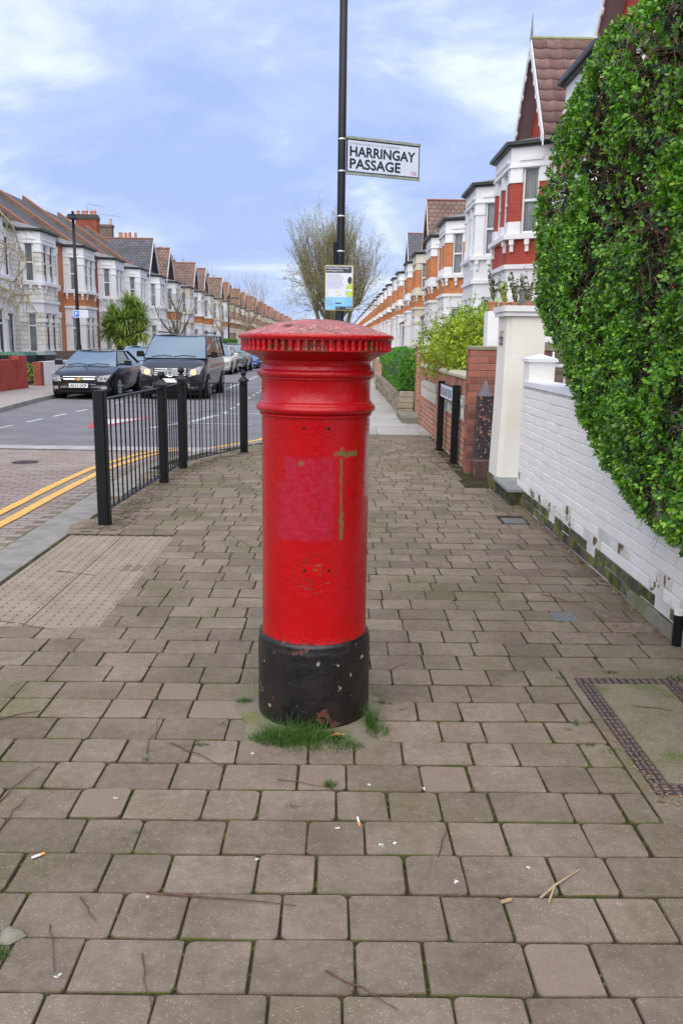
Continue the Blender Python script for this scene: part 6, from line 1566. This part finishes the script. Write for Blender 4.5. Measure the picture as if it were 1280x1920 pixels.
# ------------------------------------------------------------------ STREET LAMPS, LEFT
def street_lamp(x, y_, h_, lab, sign):
    t = thing('street_lamp', lab, 'street lamp', (x, y_, 0), 'street lamps on the left pavement')
    MB().lathe([(.095, 0), (.095, 1.3), (.07, 1.4), (.062, 3), (.05, h_)], 12, (x, y_)).build('pole', 'gpost', t, 'all')
    MB().box(x-.12, x+.12, y_-.13, y_+.13, h_-.05, h_+.13).build('head_joint', 'gpost', t)
    MB().prism([(x-.2, y_-.16), (x+.95, y_-.14), (x+.95, y_+.14), (x-.2, y_+.16)], h_, h_+.13, [(x-.15, y_-.12), (x+.9, y_-.05), (x+.9, y_+.05), (x-.15, y_+.12)]).build('lantern', 'gpost', t)
    MB().tube([(x, y_, h_+.12), (x, y_, h_+.24)], .05, 8).build('photocell', 'gpost', t)
    if sign:
        MB().box(x-.12, x+.42, y_-.09, y_-.075, 2.35, 2.62).build('parking_plate', 'signwhite', t)
        MB().box(x-.10, x+.08, y_-.095, y_-.091, 2.38, 2.59).build('blue_square', 'blue', t)
        a = MB(); text_on(a, 'P', (x-.055, y_-.098, 2.42), (1, 0, 0), (0, 0, 1), 0, 0, .09, .13, .004); a.build('letter', 'paper', t)
        a = MB(); text_on(a, 'Permit', (x+.11, y_-.079, 2.51), (1, 0, 0), (0, 0, 1), 0, 0, .27, .06); text_on(a, 'holders', (x+.11, y_-.079, 2.41), (1, 0, 0), (0, 0, 1), 0, 0, .27, .06); a.build('lettering', 'inkgrey', t)
street_lamp(-9.55, 31.6, 5.85, 'nearest black street lamp on the left with a parking plate', True)
street_lamp(-9.6, 76, 5.3, 'distant street lamp on the left in front of the square hedge', False)

# ------------------------------------------------------------------ TREES
def grow(mb, p, d, L_, r, depth, R_, up_b=.15, spread=.6, n=(2, 3), minr=.004, tips=None, wob=.12, sides=5, ratio=.72):
    p = Vector(p); d = Vector(d).normalized(); seg = 3; pts = [p]; rs = [r]
    for i in range(seg):
        d = (d+rdir(R_)*wob+Vector((0, 0, up_b*.3))).normalized(); p = p+d*L_/seg; pts.append(p); rs.append(max(minr, r*(1-.35*(i+1)/seg)))
    mb.tube(pts, rs, max(3, sides), False)
    if depth == 0:
        if tips is not None: tips.append((p, d))
        return
    for k in range(R_.randint(*n)):
        q = pts[-1] if k == 0 else pts[R_.randint(1, seg)]
        nd = (d+rdir(R_)*spread+Vector((0, 0, up_b))).normalized()
        grow(mb, q, nd, L_*R_.uniform(ratio-.1, ratio+.12), rs[-1]*R_.uniform(.6, .85), depth-1, R_, up_b, spread, n, minr, tips, wob, sides-1, ratio)
# the pollarded tree behind the lamp post
pt_ = thing('pollarded_tree', 'wide bare pollarded street tree with dense upright shoots behind the lamp post', 'tree', (-.15, 38, 0))
trk = MB(); R = random.Random(15); trk.tube([(-.15, 38, -.1), (-.2, 38, 1.2), (-.15, 38, 2.3)], [.24, .18, .17], 10)
limbs = []
for k in range(9):
    a = 2*pi*k/9+R.uniform(-.2, .2); rr = R.uniform(.4, 1.3); e = Vector((-.15+rr*cos(a)*1.0, 38+rr*sin(a), R.uniform(3.3, 4.2))); m1 = Vector((-.15+rr*.45*cos(a), 38+rr*.45*sin(a), 2.9)); trk.tube([(-.15, 38, 2.1), m1, e], [.11, .09, .07], 7); limbs.append(e)
for sx in (-.35, .35): trk.tube([(-.15+sx, 38, -.1), (-.15+sx*1.2, 38, 1.5), (-.15+sx*2.2, 38, 3)], [.12, .10, .08], 7); limbs.append(Vector((-.15+sx*2.2, 38, 3)))
trk.build('trunk', 'bark_green', pt_, smooth='all')
cr_ = MB(); tips = []
for e in limbs:
    for k in range(21):
        a = R.uniform(0, 2*pi); tl = R.uniform(0, .42); d_ = Vector((cos(a)*tl+(e.x+.15)*.12, sin(a)*tl, 1)); grow(cr_, e+rdir(R)*.1, d_, R.uniform(.8, 1.5), R.uniform(.013, .026), 3, R, .17, .42, (2, 3), .0035, tips, .09, 5, .62)
    for k in range(12):
        a = R.uniform(0, 2*pi); d_ = Vector((cos(a)*1.2, sin(a), R.uniform(-.1, .6))); grow(cr_, e, d_, R.uniform(.6, 1.15), .014, 3, R, .03, .9, (2, 3), .0035, tips, .25, 4, .66)
cr_.build('crown', M['shoots'], pt_, kind='stuff')
bd = MB()
for p_, d_ in tips:
    for k in range(3): leaf(bd, p_+rdir(R)*.07, rdir(R), rdir(R), .05, True)
bd.build('buds', 'bud', pt_, kind='stuff')
def bare(x, y_, lab, h_, seed, spread=.6, col='bark', dep=5, up_b=.2, r=.1, nn=(2, 3), ratio=.72, twm='twig_c'):
    t = thing('bare_tree', lab, 'tree', (x, y_, 0)); R_ = random.Random(seed); a = MB(); a.tube([(x, y_, -.1), (x+.03, y_, h_*.16), (x, y_, h_*.34)], [r, r*.85, r*.75], 8); a.build('trunk', col, t, smooth='all')
    c = MB()
    for k in range(5): an = 2*pi*k/5+R_.uniform(-.4, .4); grow(c, (x, y_, h_*.32), (cos(an)*.7, sin(an)*.7, .8), h_*.24, r*.5, dep-1, R_, up_b, spread, nn, .006, None, .14, 5, ratio)
    grow(c, (x, y_, h_*.34), (0, 0, 1), h_*.26, r*.6, dep-1, R_, up_b, spread, nn, .006, None, .1, 5, ratio)
    c.build('crown', twm, t, kind='stuff'); return t
bare(-8.5, 45.5, 'small bare street tree with fine twigs in front of the white left houses', 4.9, 3, .5, 'bark', 4, .22, .11, twm='bark')
bare(-9.2, 88, 'tall pale bare tree far down the left side of the street', 8.6, 5, .5, 'bark', 5, .25, .14)
bare(-9.0, 104, 'more distant bare brownish tree left of the pillar box cap', 5.5, 7, .6, 'bark', 4, .2, .12)
bare(-9.4, 122, 'farthest bare brown tree beside the brown brick houses', 6, 9, .6, 'bark', 4, .2, .14)
bare(-8.9, 66, 'slim bare tree rising before the steep brown roofs on the left', 6.8, 12, .4, 'bark', 4, .3, .07)
bare(1.2, 120, 'far bare tree at the end of the right pavement', 6, 14, .6, 'bark', 5, .2, .15)
# drooping twiggy tree whose branches come in from the left edge
dt = thing('drooping_tree', 'bare tree with drooping mossy branches reaching in at the left edge', 'tree', (-10.9, 24.0, 0))
a = MB(); a.tube([(-10.9, 24, -.1), (-10.95, 24, 2.5), (-10.6, 24, 4.2)], [.22, .18, .12], 8); a.build('trunk', 'bark_green', dt, smooth='all')
a = MB(); R = random.Random(19)
mains = [[(-10.6, 24, 4.2), (-10.0, 24, 5.0), (-9.4, 24, 5.15), (-8.9, 24, 4.6), (-8.75, 24, 3.9)], [(-10.8, 24, 3.0), (-10.1, 24, 3.22), (-9.5, 24, 3.24), (-9.0, 24, 3.1), (-8.65, 24, 3.5)], [(-10.6, 24, 4.2), (-9.9, 23.8, 4.5), (-9.3, 23.6, 4.2), (-8.7, 23.5, 3.9), (-8.4, 23.5, 3.6)], [(-10, 24, 3.2), (-9.4, 24, 3.0), (-8.9, 24, 2.75), (-8.5, 24, 2.76)]]
for mp in mains:
    n_ = len(mp); a.tube(mp, [.05*(1-.75*i/(n_-1)) for i in range(n_)], 6)
    for k in range(26):
        t = R.uniform(.1, .95)*(n_-1); i = int(t); q = Vector(mp[i]).lerp(Vector(mp[min(i+1, n_-1)]), t-i); grow(a, q, (R.uniform(-.7, .5), R.uniform(-.4, .4), R.uniform(-1.1, .1)), R.uniform(.22, .5), .011, 2, R, -.25, .5, (2, 3), .004, None, .25, 4, .7)
a.build('crown', 'twig_c', dt, kind='stuff')
# cordyline (cabbage palm)
cp = thing('cabbage_palm', 'bushy cabbage palm with spiky green rosettes before the left houses', 'palm', (-10.6, 42.8, 0))
a = MB(); R = random.Random(23)
heads = [(-10.35, 42.8, 3.25, 1.0), (-11.25, 42.9, 2.75, .9), (-9.75, 42.6, 2.7, 1.0), (-10.5, 42.3, 2.5, 1.1), (-11.35, 42.6, 2.1, 1.0), (-9.75, 42.3, 1.95, 1.0), (-10.55, 42.1, 1.7, 1.0), (-10.1, 42.8, 3.0, .95), (-10.9, 42.3, 2.3, 1.0)]
for h_ in heads: a.tube([(-10.55, 42.8, 0), ((h_[0]-10.55)/2, 42.8, 1.2), h_[:3]], [.14, .10, .07], 7)
a.build('stems', 'bark', cp, smooth='all')
for hx0, hy0, hz0, hr in heads:
    a = MB()
    for k in range(240):
        el = math.asin(R.uniform(-.8, 1)); az = R.uniform(0, 2*pi); d0 = Vector((cos(az)*cos(el), sin(az)*cos(el), sin(el))); L_ = hr*R.uniform(.7, 1.05); s_ = d0.cross(Vector((0, 0, 1))); s_ = s_.normalized() if s_.length > .01 else Vector((1, 0, 0))
        v = []; p = Vector((hx0, hy0, hz0)); dd = d0.copy()
        for i in range(5):
            w_ = .030*(1, 1.3, 1.1, .7, .05)[i]; v += [tuple(p-s_*w_), tuple(p+s_*w_)]; p = p+dd*L_/4; dd = (dd+Vector((0, 0, -.22 if i > 0 else -.05))).normalized()
        a.add(v, [(2*i, 2*i+1, 2*i+3, 2*i+2) for i in range(4)])
    a.build('rosette', 'cord', cp, kind='stuff')

# ------------------------------------------------------------------ VEHICLES
def paint(name, c, rough=.25, metal=.3): return mat(name, c, rough, metal=metal, coat=.6)
def vehicle(name, label, cat, x, y, L_, W_, H_, pm, kind='saloon', group=None, rot=0, lit=False, plate=None, front_details=True, glass='carglass'):
    """built facing -Y, nose at y=0, centred on x=0, wheels on z=0"""
    t = thing(name, label, cat, (0, 0, 0), group); hw = W_/2
    van = kind == 'van'
    if van: stn = [(0.0, .34, .62, .93), (.04, .26, .80, .955), (.22, .22, .96, .98), (.55, .22, 1.10, 1.0), (1.05, .22, 1.20, 1.0), (1.5, .22, 1.24, 1.0), (L_*.6, .22, 1.25, 1.0), (L_-.3, .24, 1.25, 1.0), (L_-.05, .3, 1.2, .97), (L_, .4, 1.1, .93)]
    elif kind == 'suv': stn = [(0, .36, .66, .9), (.06, .28, .84, .95), (.3, .26, .98, .985), (.75, .26, 1.03, 1), (1.25, .26, 1.06, 1), (L_*.6, .26, 1.08, 1), (L_-.35, .28, 1.08, 1), (L_-.06, .34, 1.0, .96), (L_, .42, .9, .9)]
    else: stn = [(0, .30, .50, .84), (.06, .21, .64, .91), (.25, .17, .75, .965), (.6, .17, .84, .99), (1.15, .17, .93, 1), (1.6, .17, .95, 1), (L_*.6, .17, .97, 1), (L_-.55, .2, 1.0, .99), (L_-.1, .28, .98, .94), (L_, .38, .86, .88)]
    a = MB(); rings = []
    for (s, zb, zt, wf) in stn:
        w = hw*wf; r = [(0, zb), (w*.82, zb), (w*.95, zb+.05), (w*.985, zb+(zt-zb)*.35), (w, zb+(zt-zb)*.62), (w*.975, zt-.09), (w*.90, zt-.015), (w*.55, zt+.012), (0, zt+.025)]
        full = r+[(-p[0], p[1]) for p in r[-2:0:-1]]; rings.append((s, full))
    def bend(x_, s_):                                    # nose and tail curve in plan
        b = .20 if not van else .16
        if s_ < 1.0: return s_-b*0+b*(abs(x_)/hw)**2.2*(1-s_)
        if s_ > L_-.8: return s_-.12*(abs(x_)/hw)**2.2*((s_-(L_-.8))/.8)
        return s_
    n_ = len(rings[0][1]); v = []
    for s, ring in rings: v += [(px, bend(px, s), pz) for px, pz in ring]
    f = []
    for i in range(len(rings)-1):
        for k in range(n_): k2 = (k+1) % n_; f.append((i*n_+k, i*n_+k2, (i+1)*n_+k2, (i+1)*n_+k))
    f += [tuple(range(n_)), tuple(range((len(rings)-1)*n_, len(rings)*n_))[::-1]]
    a.add(v, f); bod = a.build('body', pm, t, smooth=True)
    md = bod.modifiers.new('s', 'SUBSURF'); md.levels = 1; md.render_levels = 2
    # greenhouse
    if van: g = [(.84, 1.17, .93), (1.72, H_-.09, .80), (L_-.30, H_-.08, .82), (L_-.06, 1.22, .93)]
    elif kind == 'suv': g = [(1.15, 1.02, .88), (1.85, H_-.09, .72), (L_-.75, H_-.10, .72), (L_-.15, 1.04, .88)]
    elif kind == 'hatch': g = [(1.05, .90, .86), (1.8, H_-.08, .68), (L_-.8, H_-.09, .68), (L_-.12, .98, .86)]
    else: g = [(1.15, .905, .86), (1.95, H_-.075, .66), (L_-1.35, H_-.08, .66), (L_-.50, .97, .84)]
    (sa, za, wa), (sb, zb, wb), (sc, zc, wc), (sd_, zd, wd) = g
    def gq(s_, z_, w_, bow=.0): return (w_*hw, s_, z_)
    def ws_bow(x_): return .10*(1-(x_/(hw*.9))**2)
    ws = MB(); N_ = 8; vv = []
    for j in range(5):
        tt = j/4; s_ = sa+(sb-sa)*tt; z_ = za+(zb-za)*tt+.03*sin(pi*tt); w_ = (wa+(wb-wa)*tt)*hw*.985
        for i in range(N_+1): xx_ = -w_+2*w_*i/N_; vv.append((xx_, s_-ws_bow(xx_)*(1-.5*tt)+.0, z_))
    ws.add(vv, [(j*(N_+1)+i, j*(N_+1)+i+1, (j+1)*(N_+1)+i+1, (j+1)*(N_+1)+i) for j in range(4) for i in range(N_)]); ws.build('windscreen', glass, t, smooth='all')
    rw_ = MB(); rw_.add([(-wd*hw, sd_, zd), (wd*hw, sd_, zd), (wc*hw, sc, zc), (-wc*hw, sc, zc)], [(0, 1, 2, 3)]); rw_.build('rear_window', 'sideglass', t)
    for sg in (-1, 1):
        sw = MB(); e = .004
        A0, A1, A2, A3 = (sg*wa*hw, sa+.02, za-.03), (sg*wb*hw, sb, zb), (sg*wc*hw, sc, zc), (sg*wd*hw, sd_-.02, zd-.03)
        m0, m1 = (sg*hw*(wa+.07), (sa+sd_)/2, (za+zd)/2), (sg*hw*(wb+.03), (sb+sc)/2, (zb+zc)/2+.01)
        sw.add([A0, A1, m1, m0, A2, A3], [(0, 3, 2, 1), (3, 5, 4, 2)]); sw.build('side_window', 'sideglass', t)
        # pillars
        pl = MB(); pl.tube([A0, A1], .028 if not van else .035, 5); pl.tube([A3, A2], .04, 5)
        pl.tube([(m0[0], m0[1]+.05, m0[2]), (m1[0], m1[1]+.05, m1[2])], .030, 5)
        if van or kind == 'suv': k_ = .72; pl.tube([(sg*hw*.97, sa+(sd_-sa)*k_, za+.02), (sg*hw*(wb+.02), sb+(sc-sb)*k_, zb)], .035, 5)
        pl.tube([A1, m1, A2], .028, 5); pl.build('pillars', pm, t)
        rr = (.335 if kind in ('van', 'suv') else .315); yw = (.88, L_-.95)
        for yy in yw:
            ar = MB(); ar.tube([(sg*(hw-.20), yy, rr+.01), (sg*(hw+.006), yy, rr+.01)], rr+.055, 24); ar.build('wheel_arch', 'blackmatt', t, True)
            wl = MB(); wl.tube([(sg*(hw-.21), yy, rr), (sg*(hw-.005), yy, rr), (sg*(hw+.012), yy, rr)], [rr, rr, rr-.03], 24); tyre = wl.build('wheel', 'tyre', t, True)
            rm = MB(); rm.tube([(sg*(hw+.005), yy, rr), (sg*(hw+.015), yy, rr)], [rr*.66, rr*.62], 20)
            rm.build('rim_barrel', 'blackmatt', tyre)
            rm = MB()
            for k in range(5):
                an = 2*pi*k/5+.3; rm.tube([(sg*(hw+.02), yy, rr), (sg*(hw+.016), yy+rr*.62*cos(an), rr+rr*.62*sin(an))], [.035, .045], 4)
            NR = 20
            rm.tube([(sg*(hw+.016), yy+rr*.64*cos(2*pi*i/NR), rr+rr*.64*sin(2*pi*i/NR)) for i in range(NR+1)], .014, 4, False); rm.build('rim', 'alloy', tyre)
        mi = MB(); my = sa+.38; mi.tube([(sg*(hw*.93), my+.02, za+.05), (sg*(hw+.05), my, za+.08)], .03, 6)
        mi.cbox(*(sorted((sg*(hw+.03), sg*(hw+.22)))), my-.09, my+.06, za+.02, za+.19, .03); mi.build('mirror', 'blackmatt' if van else pm, t)
        if van:
            mi = MB().tube([(sg*hw*.70, 1.9, H_-.0), (sg*hw*.70, 2.1, H_+.02), (sg*hw*.70, L_-.7, H_+.02), (sg*hw*.70, L_-.5, H_-.02)], .018, 5); mi.build('roof_rail', 'blackmatt', t)
    rf = MB(); NN = 6; vv = []
    for j in range(5):
        tt = j/4; s_ = sb-.03+(sc-sb+.06)*tt; w_ = (wb+(wc-wb)*tt)*hw+.01
        for i in range(NN+1): q_ = -1+2*i/NN; vv.append((w_*q_, s_-(.06*(1-q_*q_) if j == 0 else 0), zb-.01+(zc-zb)*tt+.075*(1-q_**4)*(sin(pi*min(1, max(0, tt*.8+.1))))**.5))
    rf.add(vv, [(j*(NN+1)+i, j*(NN+1)+i+1, (j+1)*(NN+1)+i+1, (j+1)*(NN+1)+i) for j in range(4) for i in range(NN)]); rf.build('roof', pm, t, smooth='all')
    fl = MB().box(-wa*hw*.9, wa*hw*.9, sa+.1, sd_-.1, .5, za-.05).build('cabin_floor', 'blackmatt', t)
    un = MB().box(-hw*.85, hw*.85, .35, L_-.4, .14, .42).build('underbody', 'blackmatt', t)
    # nose details: patches that follow the nose surface
    def yf(x_, z_):
        prev = stn[0]
        s_ = 0
        zt0 = stn[0][2]
        if z_ > zt0:
            for i in range(len(stn)-1):
                if stn[i][2] <= z_ <= stn[i+1][2]:
                    s_ = stn[i][0]+(stn[i+1][0]-stn[i][0])*(z_-stn[i][2])/(stn[i+1][2]-stn[i][2]+1e-6); break
        elif z_ < stn[0][1]: s_ = .03
        return bend(x_, s_*.8)-.012
    def patch(poly, name_, m_, th=.02, par=None, e=0, sub=6):
        # ruled patch between lower and upper outline: poly = [(x,z)...] as quad corners (bl, br, tr, tl)
        bl_, br_, tr_, tl_ = poly; vv = []; q = MB()
        for j in range(3):
            for i in range(sub+1):
                u_ = i/sub; w_ = j/2; xx_ = (bl_[0]*(1-u_)+br_[0]*u_)*(1-w_)+(tl_[0]*(1-u_)+tr_[0]*u_)*w_; zz_ = (bl_[1]*(1-u_)+br_[1]*u_)*(1-w_)+(tl_[1]*(1-u_)+tr_[1]*u_)*w_
                vv.append((xx_, yf(xx_, zz_)-e, zz_))
        k_ = len(vv); vv += [(p[0], p[1]+th+.02, p[2]) for p in vv]
        ff = [(j*(sub+1)+i, j*(sub+1)+i+1, (j+1)*(sub+1)+i+1, (j+1)*(sub+1)+i) for j in range(2) for i in range(sub)]
        bd_ = [i for i in range(sub+1)]+[sub+(sub+1)*1, sub+(sub+1)*2]+[2*(sub+1)+i for i in range(sub-1, -1, -1)]+[(sub+1)]
        ff += [(bd_[i], bd_[(i+1) % len(bd_)], k_+bd_[(i+1) % len(bd_)], k_+bd_[i]) for i in range(len(bd_))]
        q.add(vv, ff); return q.build(name_, m_, par or t)
    if front_details:
        if van:
            patch([(-.42, .66), (.42, .66), (.50, .88), (-.50, .88)], 'grille', 'blackmatt')
            for zz_ in (.70, .755, .81, .865): patch([(-.44, zz_), (.44, zz_), (.45, zz_+.018), (-.45, zz_+.018)], 'grille_bar', 'steel', e=.006)
            for sg in (-1, 1):
                h = patch([(sg*.52, .66), (sg*.82, .74), (sg*.91, .98), (sg*.56, .86)] if sg > 0 else [(-.82, .74), (-.52, .66), (-.56, .86), (-.91, .98)], 'headlight', 'lampglass', e=.01)
                q = MB(); cx_, cz_ = sg*.66, .79; yy = yf(cx_, cz_)-.02; q.tube([(cx_, yy, cz_), (cx_, yy-.012, cz_)], .075, 14); q.build('lit_lamp', 'lit' if lit else 'chrome', h)
                patch([(sg*.55 if sg > 0 else -.85, .40), (sg*.85 if sg > 0 else -.55, .40), (sg*.85 if sg > 0 else -.55, .54), (sg*.55 if sg > 0 else -.85, .54)], 'fog_lamp_recess', 'blackmatt')
            patch([(-.50, .30), (.50, .30), (.48, .46), (-.48, .46)], 'lower_intake', 'blackmatt')
            q = MB(); yy = yf(0, .775)-.02; NR = 24; q.tube([(.115*cos(2*pi*i/NR), yy, .775+.115*sin(2*pi*i/NR)) for i in range(NR+1)], .011, 5, False)
            for k in range(3): an = pi/2+2*pi*k/3; q.tube([(0, yy, .775), (.11*cos(an), yy, .775+.11*sin(an))], [.02, .006], 4)
            q.build('star_badge', 'chrome', t)
        else:
            patch([(-.40, .45), (.40, .45), (.44, .63), (-.44, .63)], 'grille', 'blackmatt')
            for sg in (-1, 1):
                h = patch([(.50, .52), (.72, .50), (.84, .70), (.56, .665)] if sg > 0 else [(-.72, .50), (-.50, .52), (-.56, .665), (-.84, .70)], 'headlight', 'lampglass', e=.01)
                for cx_ in (.60, .71): q = MB(); yy = yf(sg*cx_, .59)-.018; q.tube([(sg*cx_, yy, .59), (sg*cx_, yy-.008, .59)], .035, 10); q.build('lamp_reflector', 'chrome', h)
                patch([(sg*.60 if sg > 0 else -.74, .30), (sg*.74 if sg > 0 else -.60, .30), (sg*.74 if sg > 0 else -.60, .38), (sg*.60 if sg > 0 else -.74, .38)], 'fog_lamp', 'steel')
            patch([(-.5, .22), (.5, .22), (.52, .33), (-.52, .33)], 'lower_intake', 'blackmatt')
            patch([(-.46, .425), (.46, .425), (.46, .445), (-.46, .445)], 'grille_surround', 'chrome', e=.006)
            patch([(-.45, .635), (.45, .635), (.45, .655), (-.45, .655)], 'grille_surround', 'chrome', e=.006)
            patch([(-.43, .565), (.43, .565), (.43, .59), (-.43, .59)], 'grille_bar', 'chrome', e=.008)
            if kind == 'saloon':
                q = MB(); yy = yf(0, .58)-.03
                q.add([(-.11, yy, .555), (-.035, yy, .555), (-.045, yy, .54), (.035, yy, .54), (.045, yy, .56), (.11, yy, .56), (.12, yy, .60), (.04, yy, .60), (.045, yy, .615), (-.035, yy, .615), (-.045, yy, .595), (-.12, yy, .595)], [tuple(range(12))]); q.build('bowtie_badge', 'gold', t)
        if plate is not None:
            z0 = .32 if not van else .47; pz = (.345 if not van else .50)
            yy = yf(0, .4)-.035; q = MB().box(-.26, .26, yy-.004, yy+.03, pz, pz+.112); po = q.build('number_plate', 'plate', t)
            if plate: q = MB(); text_on(q, plate, (-.225, yy-.006, pz+.022), (1, 0, 0), (0, 0, 1), 0, 0, .45, .07, .004); q.build('registration', 'ink', po)
        for k, (x0, x1) in enumerate(((-.62, -.05), (-.02, .58))):
            q = MB(); q.tube([(x0*hw/.9, sa-.02-ws_bow(x0), za+.035), ((x0+x1)/2, sa-.06-.02, za+.075), (x1*hw/.9, sa-.02-ws_bow(x1)+.03, za+.05)], .012, 4); q.build('wiper', 'blackmatt', t)
    t.location = (x, y, RZ); t.rotation_euler.z = rot
    return t
blk = paint('black_car_paint', (.010, .010, .012), .22, .2); grey = paint('graphite_van_paint', (.035, .036, .045), .28, .4)
# saloon
V1 = vehicle('saloon_car', 'parked black saloon car with a gold bowtie badge and front plate', 'car', -7.16, 23.5, 4.5, 1.79, 1.40, blk, 'saloon', plate='AK12 OCP')
V2 = vehicle('people_carrier', 'dark grey people carrier with lit headlights driving towards the camera', 'van', -4.70, 23.9, 4.9, 1.93, 1.90, grey, 'van', lit=True, plate='')
q = MB().tube([(.52, .0, 0), (.52, .0, 0.001)], .01, 4)
V3 = vehicle('hatchback_car', 'pale silver blue car parked directly behind the black saloon', 'car', -7.05, 29.3, 4.2, 1.78, 1.50, paint('silver_blue_paint', (.50, .58, .70), .25, .3), 'hatch')
V4 = vehicle('hatchback_car', 'cream car peeping out behind the grey people carrier', 'car', -6.2, 42.6, 4.0, 1.75, 1.50, paint('cream_paint', (.66, .62, .50), .25, .1), 'hatch')
V5 = vehicle('estate_car', 'dark grey green car parked beyond the cream one on the left', 'car', -5.95, 47.2, 4.4, 1.82, 1.62, paint('slate_paint', (.13, .16, .17), .25, .3), 'suv')
V6 = vehicle('blue_car', 'bright blue hatchback parked far down the left kerb', 'car', -5.75, 53.2, 4.2, 1.78, 1.50, paint('blue_paint', (.02, .17, .62), .22, .2), 'hatch')
V7 = vehicle('red_car', 'small red car farthest along the left side beside the pillar box', 'car', -5.9, 59.5, 4.0, 1.75, 1.48, paint('red_paint', (.55, .03, .03), .22, .1), 'hatch')
V8 = vehicle('black_hatchback', 'black car parked on the right kerb almost hidden behind the pillar box', 'car', -1.32, 24.2, 4.1, 1.66, 1.45, blk, 'hatch', front_details=False)
V9 = vehicle('dark_hatchback', 'dark car just touching the left edge of the picture at the kerb', 'car', -7.98, 11.9, 4.3, 1.75, 1.45, blk, 'hatch', front_details=False)

# shop the script's own working materials: nothing else to do
for o in list(bpy.data.objects):
    if o.type == 'MESH' and o.parent is None and 'label' not in o and 'kind' not in o: print('UNTAGGED', o.name)
